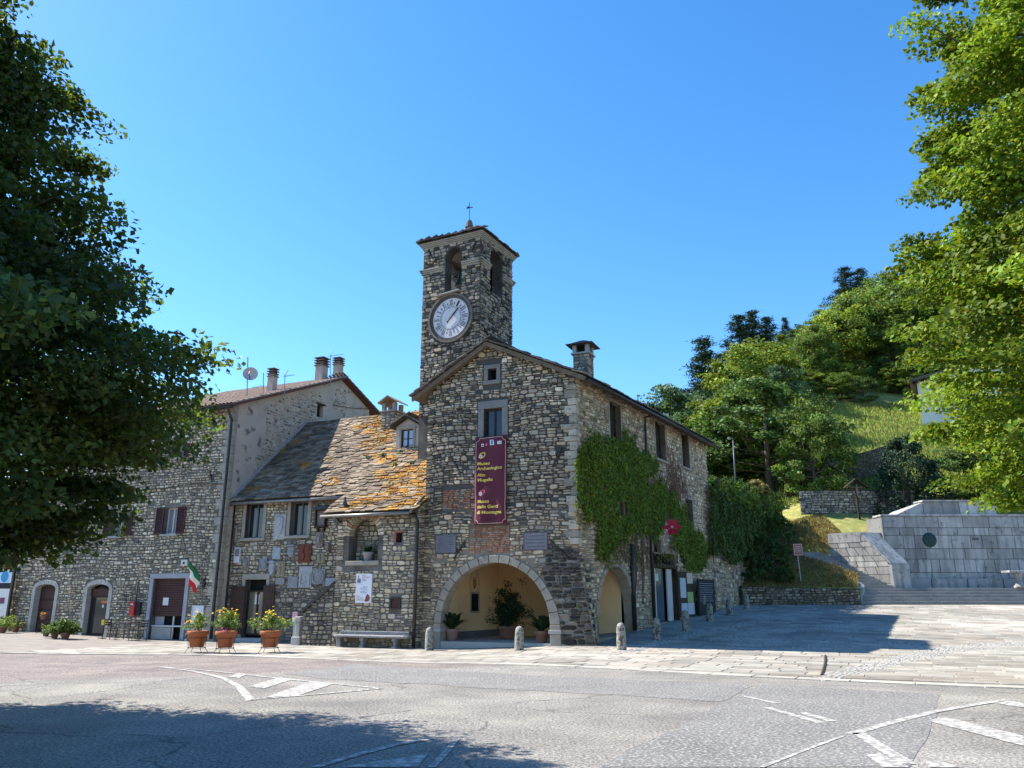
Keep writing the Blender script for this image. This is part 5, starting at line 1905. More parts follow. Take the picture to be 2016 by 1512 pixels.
# ---- gable wall
RISE = (lg_z - L_EAVE) / lg_t
g_out = [(0, -.4), (lg_t2, -.4), (lg_t2, lg_z2), (lg_t, lg_z), (0, L_EAVE)]
gw = FLG.box(624, 797, 636, 822)
wallG = wall_body(FLG, g_out, [rect_poly(*gw)], M_PLASTER, HL, .25, 'gable_wall')
reg = [FLG.hit(*q) for q in ((497, 945), (500, 905), (522, 870), (525, 800), (560, 783), (628, 770), (640, 800), (622, 838), (570, 880), (530, 925))]
add_stones(lay_stones(FLG, reg[::-1], [rect_poly(gw[0] - .1, gw[1] + .1, gw[2] - .1, gw[3] + .1)], (.10, .18), (.13, .32), .2, (.005, .04), .05, palette(GREY + WARM, .15), .06, 97), wallG, M_STONE_L, 'gable_stone', 'gable_stone_field', 150)
reg = [FLG.hit(*q) for q in ((655, 800), (660, 770), (678, 765), (690, 800), (672, 815))]
add_stones(lay_stones(FLG, reg[::-1], [], (.10, .18), (.13, .32), .2, (.004, .03), .05, palette(GREY + WARM, .15), .05, 98), wallG, M_STONE_L, 'gable_stone', 'gable_stone_field', 60)
part('opening_shade_sheet', M_DARK, HL, lambda m: m.poly([FLG.pt(gw[0], gw[2], -.22), FLG.pt(gw[1], gw[2], -.22), FLG.pt(gw[1], gw[3], -.22), FLG.pt(gw[0], gw[3], -.22)]))  # gable window backed by a sheet of painted shade
part('timber_lintel', M_WOOD_D, HL, lambda m: m.fbox(FLG, gw[0] - .1, gw[1] + .15, gw[3], gw[3] + .1, -.1, .03))
# roof: two slopes with tile rows
LR = lambda a, t, dz=0: Vector((*(LC + U * a + Wv * t)[:2], (.165 * min(0, a) * max(0, t if t < lg_t else lg_t + (t - lg_t) * .2) / lg_t) + (L_EAVE + RISE * t if t <= lg_t else lg_z - (lg_z - lg_z2) / (lg_t2 - lg_t) * (t - lg_t)) + dz))
ov = .38
m = MB()
tb = lg_t2 + .75
for t0, t1 in ((-.5, lg_t), (lg_t, tb)):
    m.hexa([LR(-L_W - .3, t0, .04), LR(ov, t0, .04), LR(ov, t1, .04), LR(-L_W - .3, t1, .04)], [LR(-L_W - .3, t0, .12), LR(ov, t0, .12), LR(ov, t1, .12), LR(-L_W - .3, t1, .12)])
rfL = m.build('roof', pmat('red_brown_timber', (.15, .06, .045), (.11, .05, .04), 4, .7, .2), HL)
tile = MB()
n = 6
for k in range(n):
    t0, t1 = math.pi * k / n, math.pi * (k + 1) / n
    P = []
    for (t, y, r_) in ((t0, 0, .095), (t1, 0, .095), (t1, .46, .075), (t0, .46, .075)):
        P.append((r_ * math.cos(t), y, r_ * math.sin(t) * .8 + (.02 if y == 0 else 0)))
    tile.poly(P)
for k in range(n):      # visible thickness at the lower end
    t0, t1 = math.pi * k / n, math.pi * (k + 1) / n
    tile.poly([(.095 * math.cos(t0), 0, .095 * math.sin(t0) * .8 + .02), (.095 * math.cos(t1), 0, .095 * math.sin(t1) * .8 + .02), (.078 * math.cos(t1), 0, .078 * math.sin(t1) * .8 + .02), (.078 * math.cos(t0), 0, .078 * math.sin(t0) * .8 + .02)])
tile_me = tile.mesh('roof_tile')
tile_me.materials.append(M_TILE)
rest = MB()
cnt = 0
ORGL = ORG[HL.name]
for side in (0, 1):
    t0, t1 = (-.55, lg_t) if side == 0 else (tb + .05, lg_t)
    vv = (LR(0, t1) - LR(0, t0)).normalized()
    ln = (LR(0, t1) - LR(0, t0)).length
    nrm = U.cross(vv).normalized()
    if nrm.z < 0:
        nrm = -nrm
    rot = Matrix((U, vv, nrm)).transposed()
    rows = int(ln / .38) + 1
    cols_ = 40 if side == 0 else 26
    for i in range(cols_):
        a = ov - .1 - i * .21
        for r_ in range(rows):
            o = LR(a, t0, .12) + vv * (r_ * .38 + rnd.uniform(-.01, .01)) + nrm * .015
            if i < 3 and cnt < 200:
                ob = bpy.data.objects.new('roof_tile', tile_me)
                COL.objects.link(ob)
                ob.parent = rfL
                mm = rot.to_4x4()
                mm.translation = o - ORGL
                ob.matrix_local = mm
                cnt += 1
            else:
                i0 = len(rest.V)
                rest.V += [tuple(o + rot @ v.co) for v in tile_me.vertices]
                for p in tile_me.polygons:
                    rest.F.append(tuple(v + i0 for v in p.vertices))
                    rest.C.append((1, 1, 1))
rest.build('roof_tile_field', M_TILE, rfL, kind='stuff')
part('gutter', M_PIPE, HL, lambda m: m.tube([LR(.35, -.58, .02), LR(-L_W - .3, -.58, .02)], .08, 8), smooth=True)
part('drainpipe', M_PIPE, HL, lambda m: m.tube([LR(.1, -.58, -.02), FL.pt(L_W - .05, L_EAVE - .7, .1), FL.pt(L_W - .06, L_EAVE - .9, .1), FL.pt(L_W - .06, 3, .1), FL.pt(L_W - .06, -.1, .1)], .06, 8), smooth=True)
part('cable_conduit', pmat('conduit_grey', (.35, .35, .36), None, 1, .6, 0), HL, lambda m: m.tube([FL.pt(L_W - .16, 2.4, .09), FL.pt(L_W - .17, -.1, .09)], .025, 6))
za = FL.hit(390, 955, .05)[1]
part('wall_cable', M_PIPE, HL, lambda m: m.tube([FL.pt(a, za + .05 * math.sin(a * 1.3), .07) for a in [L_W - .1 - k * .5 for k in range(14)]], .018, 5))
anchor(FL, 413, 926, 418, 948, HL, .05)
m = MB()
m.poly([FL.pt(0, -.5, 0), FL.pt(0, L_EAVE, 0), FL.pt(0, lg_z, -lg_t), FL.pt(0, lg_z2, -lg_t2), FL.pt(0, -.5, -lg_t2)])
m.poly([FLG.pt(lg_t2, -.5, 0), FLG.pt(lg_t2, lg_z2, 0), FL.pt(0, lg_z2, -lg_t2), FL.pt(0, -.5, -lg_t2)])
m.build('rear_wall', M_MORTAR, HL)

def stack_chimney(px, py_base, py_top, dist_t, label, wid):
    """square shaft with ring slabs, standing on the tiled roof"""
    ts = [k * .05 for k in range(0, 260)]
    tt = min(ts, key=lambda q: abs(project(LR(-.9, q))[0] - px))
    p = at_depth(px, py_base, LR(-.9, tt).y)
    top = at_depth(px, py_top, p.y).z
    o = thing('ringed_chimney', label, 'chimney', (p.x, p.y, p.z - .5), 'chimneys on the tiled roof')
    hs = (top - p.z) * .55
    part('shaft', pmat('chimney_render', (.44, .36, .33), (.34, .29, .27), 3, .9, .3), o, lambda m: m.box((p.x, p.y, p.z - .3 + (hs + .3) / 2), (wid * .78, wid * .78, hs + .6), -math.radians(23.5)))
    part('shaft_foot', MATS['chimney_render'], o, lambda m: m.box((p.x, p.y, p.z - 1.1), (wid * .78, wid * .78, 1.59), -math.radians(23.5)))
    n = 4
    hh = (top - p.z - hs) / n
    part('flue', M_DARK, o, lambda m: m.box((p.x, p.y, p.z + hs + hh * 2), (wid * .6, wid * .6, hh * 4 - .02), -math.radians(23.5)))  # solid block in the shade colour fills gaps between the ring slabs
    for k in range(n):
        part('ring_slab', pmat('dark_tile', (.10, .075, .07), (.15, .11, .1), 5, .8, .3), o, lambda m: m.box((p.x, p.y, p.z + hs + hh * (k + .55)), (wid, wid, hh * .42), -math.radians(23.5)), bevel=.01)
    return o
stack_chimney(535, 768, 725, 1.6, 'slim ringed chimney nearest the satellite dish', .44)
stack_chimney(632, 748, 704, 4.2, 'wide ringed chimney left of the television aerial', .62)
stack_chimney(665, 742, 704, 5.0, 'ringed chimney on the ridge end of the tiled roof', .52)
# satellite dish
dpn = at_depth(488, 770, 36.2)
dt = at_depth(488, 703, 36.2)
dc = at_depth(493, 736, 36.1)
SD = thing('satellite_dish', 'round pale satellite dish on a thin roof mast', 'satellite dish', dpn[:])
part('mast', M_GUTTER, SD, lambda m: m.tube([dpn - Vector((0, 0, .6)), dt], .025, 6))
def dish(m):
    ax = Vector((.25, -.95, .2)).normalized()
    x = ax.cross(Vector((0, 0, 1))).normalized()
    y = x.cross(ax)
    P, fs = [], []
    for j, (r_, d) in enumerate(((.02, .0), (.14, .02), (.26, .06), (.34, .11), (.35, .12))):
        for k in range(20):
            t = 2 * math.pi * k / 20
            P.append(dc - ax * .1 + (x * math.cos(t) + y * math.sin(t)) * r_ + ax * d)
    for j in range(4):
        for k in range(20):
            fs.append((j * 20 + k, j * 20 + (k + 1) % 20, j * 20 + 20 + (k + 1) % 20, j * 20 + 20 + k))
    m.faces(P, fs)
part('reflector', pmat('dish_paint', (.50, .42, .42), None, 1, .5, 0), SD, dish, smooth=True)
part('feed_arm', M_PIPE, SD, lambda m: (m.tube([dc + Vector((0, -.02, -.25)), dc + Vector((.1, -.42, -.12))], .018, 6), m.tube([dc + Vector((.09, -.42, -.14)), dc + Vector((.06, -.3, .02))], .035, 8)))
# aerials
def aerial(px, py0, py1, Y, label, arms, name='television_aerial'):
    b0_, t0_ = at_depth(px, py0, Y), at_depth(px, py1, Y)
    o = thing(name, label, 'aerial', b0_[:])
    part('mast', M_GUTTER, o, lambda m: m.tube([b0_ - Vector((0, 0, .4)), t0_], .018, 5))
    for dz, ln, dirv in arms:
        d = Vector(dirv).normalized()
        p = t0_ - Vector((0, 0, dz))
        def f(m):
            m.tube([p - d * ln * .2, p + d * ln], .010, 5)
            s = d.cross(Vector((0, 0, 1))).normalized()
            for k in range(9):
                q = p + d * (ln * (k / 8))
                m.tube([q - s * (.14 - k * .008), q + s * (.14 - k * .008)], .006, 4)
        part('boom', M_GUTTER, o, f)
aerial(651, 745, 699, 38.6, 'tall television aerial with long boom between two chimneys', [(.05, .7, (1, -.1, .12)), (.02, .3, (.5, .3, 1.2))])
aerial(561, 765, 737, 36.8, 'small bent aerial right of the slim chimney', [(.1, .5, (1, -.2, .1)), (.05, .3, (.5, .1, 1.0))])
aerial(519, 775, 734, 36.4, 'short bare aerial between dish and slim chimney', [(.65, .5, (-1, .1, -.15))])

# ================================================================== neighbouring house beyond the townhouse
NLO = FL.o - U * 3.2 + Wv * 1.5
FN = Fr(NLO - U * 9.0, U)
HN = thing('neighbour_house', 'ochre house glimpsed beyond the linden at the left edge', 'house', FN.pt(4.5, 0)[:])
nw = [(5.2, 6.2, 3.6, 5.0), (7.2, 8.2, 3.6, 5.0), (2.2, 3.2, 3.6, 5.0), (6.9, 8.0, 0.05, 2.3)]
wall_body(FN, rect_poly(0, 9.0, -.5, 6.6), [rect_poly(*q) for q in nw], pmat('neighbour_render', (.38, .29, .19), (.32, .25, .17), 1, .9, .2), HN, .2)
for q in nw[:3]:
    casement(FN, *q, HN, -.12, M_WHITE_W, M_GLASS, 1, .06)
part('door', M_BROWN, HN, lambda m: m.fbox(FN, nw[3][0], nw[3][1], nw[3][2], nw[3][3], -.18, -.12), bevel=.01)
m = MB()
m.poly([FN.pt(9, -.5, 0), FN.pt(9, 6.6, 0), FN.pt(9, 8.6, -4), FN.pt(9, 6.6, -8), FN.pt(9, -.5, -8)])
m.poly([FN.pt(0, -.5, 0), FN.pt(0, 6.6, 0), FN.pt(0, 8.6, -4), FN.pt(0, 6.6, -8), FN.pt(0, -.5, -8)])
m.poly([FN.pt(0, -.5, -8), FN.pt(9, -.5, -8), FN.pt(9, 6.6, -8), FN.pt(0, 6.6, -8)])
m.build('side_wall', MATS['neighbour_render'], HN)
part('roof', M_TILE, HN, lambda m: (m.hexa([FN.pt(-.4, 6.35, .5), FN.pt(9.4, 6.35, .5), FN.pt(9.4, 8.6, -4), FN.pt(-.4, 8.6, -4)], [FN.pt(-.4, 6.5, .5), FN.pt(9.4, 6.5, .5), FN.pt(9.4, 8.78, -4), FN.pt(-.4, 8.78, -4)]),
     m.hexa([FN.pt(-.4, 8.6, -4), FN.pt(9.4, 8.6, -4), FN.pt(9.4, 6.35, -8.5), FN.pt(-.4, 6.35, -8.5)], [FN.pt(-.4, 8.78, -4), FN.pt(9.4, 8.78, -4), FN.pt(9.4, 6.5, -8.5), FN.pt(-.4, 6.5, -8.5)])))

# cable slung between the townhouse gable and the hall
ca_, cb_ = FLG.hit(655, 797, .03)
ct_ = FLG.hit(725, 805, .03)
e0 = FLG.pt(ca_, cb_, .04)
e1 = FLG.pt(ct_[0], ct_[1], .04)
e2 = Vector((*(PR - U * (WF + .02) + RU * 3.2)[:2], 7.6))
cab = MB()
cab.tube([e0.lerp(e1, k / 4) - Vector((0, 0, .06 * math.sin(math.pi * k / 4))) for k in range(5)] + [e1.lerp(e2, k / 10) - Vector((0, 0, .35 * math.sin(math.pi * k / 10))) for k in range(1, 11)], .016, 5)
tag(cab.build('overhead_cable', M_PIPE), 'thin black cable slung from the townhouse gable to the hall', 'cable')
# ================================================================== banner on the hall front
M_BAN = pmat('banner_cloth', (.115, .018, .035), (.095, .014, .03), 2, .6, .1, 30)
M_YEL = pmat('banner_yellow', (.78, .58, .12), None, 1, .7, 0)
M_CREAM = pmat('banner_cream', (.75, .55, .42), None, 1, .7, 0)
M_PINK = pmat('banner_pink', (.68, .12, .16), None, 1, .7, 0)
M_BWHITE = pmat('print_white', (.70, .72, .76), None, 1, .7, 0)
M_BBLUE = pmat('print_blue', (.05, .17, .42), None, 1, .7, 0)
M_INK = pmat('print_ink', (.03, .03, .035), None, 1, .8, 0)
M_REDINK = pmat('print_red', (.35, .06, .05), None, 1, .8, 0)
ba0, ba1, bb0, bb1 = FF.box(935, 859, 998, 1033, .12)
BW, BH = ba1 - ba0, bb1 - bb0
def wave(a, b):
    x, y = (a - ba0) / BW, (b - bb0) / BH
    return .024 * math.sin(x * 7 + y * 3) + .016 * math.sin(y * 17 + x * 5) * (1 - y * .5) + .035 * math.sin(x * 3.1) * (1 - y) + .02 * math.sin(x * 11 - y * 9) * (1 - y) ** 2
BN = thing('museum_banner', 'long wine red museum banner with yellow lettering on the hall front', 'banner', FF.pt((ba0 + ba1) / 2, bb0, .13)[:])
m = MB()
nx_, ny_ = 14, 40
for j in range(ny_ + 1):
    for i in range(nx_ + 1):
        a, b = ba0 + BW * i / nx_, bb0 + BH * j / ny_
        m.V.append(tuple(FF.pt(a, b, .13 + wave(a, b))))
for j in range(ny_):
    for i in range(nx_):
        k = j * (nx_ + 1) + i
        m.F.append((k, k + 1, k + nx_ + 2, k + nx_ + 1))
        m.C.append((1, 1, 1))
ban = m.build('cloth', M_BAN, BN, smooth=True)
sd = ban.modifiers.new('thick', 'SOLIDIFY')
sd.thickness = .006
sd.offset = -1
C0 = .142
def strip(pts, w, mat, name='border_line', par=None):
    m = MB()
    for (x0, y0), (x1, y1) in zip(pts[:-1], pts[1:]):
        t = Vector((x1 - x0, y1 - y0))
        L_ = t.length
        t /= L_
        nn = Vector((-t.y, t.x)) * w / 2
        k_ = max(1, int(L_ / .12))
        for k in range(k_):
            q = []
            for f, s in ((k / k_, -1), ((k + 1) / k_, -1), ((k + 1) / k_, 1), (k / k_, 1)):
                a, b = x0 + t.x * L_ * f + nn.x * s, y0 + t.y * L_ * f + nn.y * s
                q.append(FF.pt(a, b, C0 + wave(a, b)))
            m.poly(q)
    return m.build(name, mat, par or BN)
e, r_ = .05, .13
cor = []
for cx, cy, s0 in ((ba0 + e, bb0 + e, 0), (ba1 - e, bb0 + e, 1), (ba1 - e, bb1 - e, 2), (ba0 + e, bb1 - e, 3)):
    t0 = (math.pi / 2, math.pi, -math.pi / 2, 0)[s0]
    cor.append([(cx + r_ * math.cos(t0 - math.pi / 2 * k / 5), cy + r_ * math.sin(t0 - math.pi / 2 * k / 5)) for k in range(6)])
path = []
for s0, arc in enumerate(cor):
    a = arc if True else arc[::-1]
    path += [(x, y) for x, y in a]
# concave corners joined by straight sides
strip([(ba0 + e, bb0 + e + r_), (ba0 + e, bb1 - e - r_)], .014, M_CREAM)
strip([(ba1 - e, bb0 + e + r_), (ba1 - e, bb1 - e - r_)], .014, M_CREAM)
strip([(ba0 + e + r_, bb0 + e), (ba1 - e - r_, bb0 + e)], .014, M_CREAM)
strip([(ba0 + e + r_, bb1 - e), (ba1 - e - r_, bb1 - e)], .014, M_CREAM)
for cx, cy, t0 in ((ba0 + e, bb0 + e, 0), (ba1 - e, bb0 + e, math.pi / 2), (ba1 - e, bb1 - e, math.pi), (ba0 + e, bb1 - e, -math.pi / 2)):
    strip([(cx + r_ * math.cos(t0 + math.pi / 2 * k / 6), cy + r_ * math.sin(t0 + math.pi / 2 * k / 6)) for k in range(7)], .014, M_CREAM)
def bpx(x, y):
    """position on the banner from fractions measured down from its top left"""
    return ba0 + BW * x, bb1 - BH * y
def blob(cx, cy, ra_, rb_, mat, rot=0, c=C0, name='emblem', par=None, n=20):
    m = MB()
    ca_, sa_ = math.cos(rot), math.sin(rot)
    pts = []
    for k in range(n):
        t = 2 * math.pi * k / n
        x, y = ra_ * math.cos(t), rb_ * math.sin(t)
        a, b = cx + x * ca_ - y * sa_, cy + x * sa_ + y * ca_
        pts.append(FF.pt(a, b, c + wave(a, b)))
    m.poly(pts)
    return m.build(name, mat, par or BN)
def card(cx, cy, w, h, mat, c=C0, name='logo_card', par=None):
    m = MB()
    m.poly([FF.pt(cx + x * w / 2, cy + y * h / 2, c + wave(cx, cy)) for x, y in ((-1, -1), (1, -1), (1, 1), (-1, 1))])
    return m.build(name, mat, par or BN)
x, y = bpx(.23, .095); o = card(x, y, .10, .11, M_BWHITE); blob(x, y - .01, .03, .025, M_INK, 0, C0 + .004, 'logo_mark', o)
x, y = bpx(.35, .093); card(x, y, .08, .09, M_PINK)
x, y = bpx(.54, .073); o = card(x, y, .17, .20, M_BWHITE); card(x, y, .08, .15, M_BBLUE, C0 + .004, 'logo_mark', o)
x, y = bpx(.78, .082); o = card(x, y, .17, .12, M_BWHITE); card(x, y, .12, .06, pmat('print_grey', (.42, .47, .47), None, 1, .7, 0), C0 + .004, 'logo_mark', o)
x, y = bpx(.205, .218)
blob(x + .03, y + .015, .15, .10, M_YEL, .6); blob(x + .035, y + .015, .105, .065, M_BAN, .6, C0 + .003, 'emblem_gap'); blob(x - .02, y - .03, .07, .085, M_CREAM, .1, C0 + .005); blob(x - .02, y - .03, .014, .05, M_BAN, 0, C0 + .007, 'emblem_gap')
x, y = bpx(.215, .645)
blob(x + .035, y + .015, .14, .09, M_PINK, .65); blob(x + .02, y - .0, .10, .06, M_BAN, .65, C0 + .003, 'emblem_gap'); o = blob(x - .02, y - .025, .07, .08, pmat('emblem_pale', (.75, .6, .65), None, 1, .7, 0), 0, C0 + .005)
for k in range(4):
    t = math.pi * k / 4
    m = MB()
    for s in (-1, 1):
        a, b = x - .02, y - .025
        m.poly([FF.pt(a + math.cos(t) * s * .02 - math.sin(t) * .008, b + math.sin(t) * s * .02 + math.cos(t) * .008, C0 + .008 + wave(a, b)), FF.pt(a + math.cos(t) * s * .055, b + math.sin(t) * s * .055, C0 + .008 + wave(a, b)),
                FF.pt(a + math.cos(t) * s * .02 + math.sin(t) * .008, b + math.sin(t) * s * .02 - math.cos(t) * .008, C0 + .008 + wave(a, b))])
    m.build('emblem_ray', M_PINK, o)
for s, fx, fy, fw in (('Museo', .08, .325, .39), ('Archeologico', .08, .382, .79), ('Alto', .09, .455, .24), ('Mugello', .10, .512, .46),
                      ('Museo', .10, .755, .36), ('delle Genti', .095, .815, .64), ('di Montagna', .09, .878, .76)):
    a, b = bpx(fx, fy)
    text(FF, a, b, C0 + .002, .165, s, M_YEL, BN, width=BW * fw, wave=wave, bold=.004)
for a, b in ((ba0, bb1), (ba1, bb1), (ba0, bb0), (ba1, bb0)):
    part('tie', M_IRON, BN, lambda m: m.tube([FF.pt(a, b, .12), FF.pt(a + (.08 if a > ba0 + .1 else -.08), b + .02, .0)], .012, 5))

# ---- stone plaques left and right of the arch
def plaque(fr, q, label, lines, name='stone_plaque'):
    a0, a1, b0, b1 = fr.box(*q, .08)
    o = thing(name, label, 'plaque', fr.pt((a0 + a1) / 2, b0, .05)[:])
    part('tablet', pmat('grey_tablet', (.22, .215, .24), (.17, .165, .185), 3, .7, .15), o, lambda m: m.fbox(fr, a0, a1, b0, b1, .0, .095), bevel=.01)
    fm = MB()
    w = .025
    for x0, x1, y0, y1 in ((a0 - w, a0, b0 - w, b1 + w), (a1, a1 + w, b0 - w, b1 + w), (a0, a1, b0 - w, b0), (a0, a1, b1, b1 + w)):
        fm.fbox(fr, x0, x1, y0, y1, .0, .105)
    fm.build('frame', pmat('plaque_frame', (.13, .12, .12), None, 1, .7, .2), o)
    lm = MB()
    for k in range(lines):
        z = b1 - (b1 - b0) * (k + .9) / (lines + .8)
        x = a0 + .06 + rnd.uniform(0, .1)
        xe = a1 - .06 - rnd.uniform(0, .15)
        while x < xe:
            l = rnd.uniform(.03, .09)
            lm.fbox(fr, x, min(xe, x + l), z - .012, z + .012, .094, .0975)
            x += l + .018
    lm.build('engraving', pmat('engraving_dark', (.07, .07, .08), None, 1, .8, 0), o)
    return o
plaque(FF, (858, 1054, 897, 1088), 'grey inscribed stone plaque left of the banner foot', 8)
plaque(FF, (1032, 1049, 1077, 1082), 'grey inscribed stone plaque right of the banner foot', 4)

# ---- poster on the annexe
a0, a1, b0, b1 = FS.box(700, 1130, 731, 1187, .1)
PO = thing('museum_poster', 'tall white museum poster board above the stone bench', 'poster', FS.pt((a0 + a1) / 2, b0, .06)[:])
part('board', pmat('poster_white', (.66, .67, .74), None, 1, .6, 0), PO, lambda m: m.fbox(FS, a0, a1, b0, b1, .0, .09), bevel=.006)
pw, ph = a1 - a0, b1 - b0
part('tower_picture', pmat('picture_slate', (.12, .13, .2), (.2, .2, .27), 12, .7, 0), PO, lambda m: (m.fbox(FS, a0 + pw * .08, a0 + pw * .3, b0 + ph * .69, b0 + ph * .83, .09, .093), m.fbox(FS, a0 + pw * .12, a0 + pw * .17, b0 + ph * .83, b0 + ph * .95, .09, .093)))
for k, s in enumerate(('Museo', 'Archeologico', 'Alto', 'Mugello')):
    text(FS, a0 + pw * .38, b1 - ph * (.075 + .055 * k), .093, .07, s, M_REDINK if k != 9 else M_INK, PO, width=pw * (.26, .52, .17, .3)[k])
for k, s in enumerate(('Museo', 'delle Genti', 'di Montagna')):
    text(FS, a0 + pw * .07, b0 + ph * (.215 - .065 * k), .093, .075, s, M_REDINK, PO, width=pw * (.25, .4, .48)[k])
part('print_lines', M_INK, PO, lambda m: [m.fbox(FS, a0 + pw * x, a0 + pw * (x + .12), b0 + ph * z, b0 + ph * (z + .008), .09, .093) for z in (.36, .40, .44, .48, .52, .56) for x in (.3, .46, .6) if rnd.random() < .8])
part('stone_picture', pmat('picture_brown', (.16, .045, .03), (.22, .08, .05), 12, .7, 0), PO, lambda m: m.poly([FS.pt(a0 + pw * x, b0 + ph * y, .094) for x, y in ((.57, .06), (.75, .04), (.9, .08), (.92, .2), (.84, .28), (.74, .3), (.68, .24), (.64, .14))]))

# ---- bench under the poster
xa, xb = FS.hit(655, 1255, .5)[0], FS.hit(800, 1255, .5)[0]
gzb = G(*FS.pt((xa + xb) / 2, 0, .4)[:2])
BE = thing('stone_bench', 'long grey stone bench with two carved feet by the annexe', 'bench', FS.pt((xa + xb) / 2, gzb, .3)[:])
M_BENCH = pmat('bench_stone', (.24, .245, .26), (.16, .165, .175), 3, .8, .4, 25, speck=(.33, .33, .33), speck_scale=9)
def seat(m):
    prof = [(.0, .36), (.42, .36), (.46, .385), (.47, .42), (.45, .45), (0, .46)]
    n = len(prof)
    ring0 = [FS.pt(xa, gzb + z, .06 + c * .8) for c, z in prof]
    ring1 = [FS.pt(xa + .12, gzb + z, .06 + c) for c, z in prof]
    ring2 = [FS.pt(xb - .12, gzb + z, .06 + c) for c, z in prof]
    ring3 = [FS.pt(xb, gzb + z, .06 + c * .8) for c, z in prof]
    P = ring0 + ring1 + ring2 + ring3
    fs = [tuple(reversed(range(n))), tuple(range(3 * n, 4 * n))]
    for j in range(3):
        for k in range(n):
            fs.append((j * n + k, j * n + (k + 1) % n, j * n + n + (k + 1) % n, j * n + n + k))
    m.faces(P, fs)
part('seat', M_BENCH, BE, seat, bevel=.012)
part('back_ledge', M_BENCH, BE, lambda m: m.fbox(FS, xa + .1, xb - .1, gzb + .462, gzb + .58, .05, .16), bevel=.02)
for px in (712, 776):
    a = FS.hit(px, 1265, .4)[0]
    part('foot', M_BENCH, BE, lambda m: (m.fbox(FS, a - .09, a + .09, gzb - .03, gzb + .1, .1, .46), m.fbox(FS, a - .06, a + .06, gzb + .1, gzb + .25, .14, .4), m.fbox(FS, a - .08, a + .08, gzb + .25, gzb + .36, .1, .46)), bevel=.02)
part('end_block', M_BENCH, BE, lambda m: m.fbox(FS, xa + .02, xa + .2, gzb - .05, gzb + .36, .08, .3), bevel=.02)

# ---- carved coats of arms on the middle house
M_ARM = [pmat('arm_grey', (.30, .30, .31), (.22, .22, .225), 5, .85, .6, 22), pmat('arm_pale', (.42, .425, .42), (.34, .34, .335), 5, .85, .5, 22), pmat('arm_olive', (.30, .27, .19), (.24, .21, .15), 5, .85, .5, 22),
         pmat('arm_red', (.20, .065, .04), (.13, .045, .03), 5, .85, .7, 14), pmat('arm_blue', (.36, .40, .43), (.29, .32, .345), 5, .85, .5, 22), pmat('arm_brown', (.26, .215, .18), (.19, .155, .13), 5, .85, .5, 22)]
def arms(q, mat, label, kind, name='coat_of_arms', cat='coat of arms'):
    a0, a1, b0, b1 = FM.box(*q, .06)
    o = thing(name, label, cat, FM.pt((a0 + a1) / 2, b0, .04)[:])
    w, h = a1 - a0, b1 - b0
    ca_, cb_ = (a0 + a1) / 2, (b0 + b1) / 2
    def P(x, y, c):
        return FM.pt(a0 + w * x, b0 + h * y, c)
    shield = [(.14, .9), (.5, .95), (.86, .9), (.84, .45), (.7, .2), (.5, .06), (.3, .2), (.16, .45)]
    oval = [(.5 + .36 * math.cos(2 * math.pi * k / 18), .5 + .42 * math.sin(2 * math.pi * k / 18)) for k in range(18)]
    def raised(pts, c0, c1, nm, mt, ins=.85):
        cx = sum(p[0] for p in pts) / len(pts)
        cy = sum(p[1] for p in pts) / len(pts)
        part(nm, mt, o, lambda m: m.hexa([P(x, y, c0) for x, y in pts], [P(cx + (x - cx) * ins, cy + (y - cy) * ins, c1) for x, y in pts]))
    if kind in ('shield', 'oval', 'square', 'frame', 'crack', 'round'):
        part('tablet', mat, o, lambda m: m.fbox(FM, a0, a1, b0, b1, .0, .085), bevel=.012)
    if kind == 'shield':
        raised(shield, .085, .15, 'shield', mat)
        raised([(.25, .55), (.62, .85), (.75, .72), (.4, .42)], .13, .17, 'bend', mat, .8)
    elif kind == 'oval':
        raised(oval, .085, .13, 'oval_boss', mat)
        raised([(x * .5 + .25, y * .5 + .25) for x, y in oval], .12, .165, 'oval_core', M_ARM[0])
    elif kind == 'frame':
        m = MB()
        for x0, x1, y0, y1 in ((.1, .2, .08, .7), (.8, .9, .08, .7), (.2, .8, .08, .15), (.2, .8, .63, .7)):
            m.hexa([P(x0, y0, .085), P(x1, y0, .085), P(x1, y1, .085), P(x0, y1, .085)], [P(x0, y0, .12), P(x1, y0, .12), P(x1, y1, .12), P(x0, y1, .12)])
        m.build('raised_frame', mat, o)
        raised([(.35, .2), (.5, .58), (.65, .2), (.5, .3)], .085, .11, 'carving', mat)
    elif kind == 'crack':
        raised([(.1, .1), (.45, .1), (.55, .4), (.4, .6), (.5, .9), (.1, .9)], .085, .125, 'relief', mat, .9)
        raised([(.6, .15), (.9, .1), (.9, .5), (.7, .45)], .085, .11, 'relief', mat, .9)
        raised([(.65, .6), (.9, .62), (.88, .9), (.62, .88)], .085, .115, 'relief', mat, .9)
    elif kind == 'round':
        part('roundel', mat, o, lambda m: ring_part(FM, ca_, cb_ - h * .05, min(w, h) * .38, min(w, h) * .48, .08, .125, 24, m))
        raised(shield, .085, .12, 'shield', mat, .6)
    elif kind == 'tall':
        raised(shield, .0, .14, 'shield', mat)
        raised([(.2, .88), (.8, .88), (.95, 1.0), (.5, 1.05), (.05, 1.0)], .0, .17, 'crest', mat, .85)
        raised([(.28, .5), (.72, .5), (.72, .58), (.28, .58)], .1, .16, 'bar', mat)
    elif kind == 'helm':
        raised([(.1, .6), (.3, 1), (.7, 1), (.9, .6), (.75, .1), (.25, .1)], .0, .2, 'helmet', mat, .6)
        raised([(.2, 0), (.8, 0), (.7, .15), (.3, .15)], .0, .12, 'base', mat)
    return o
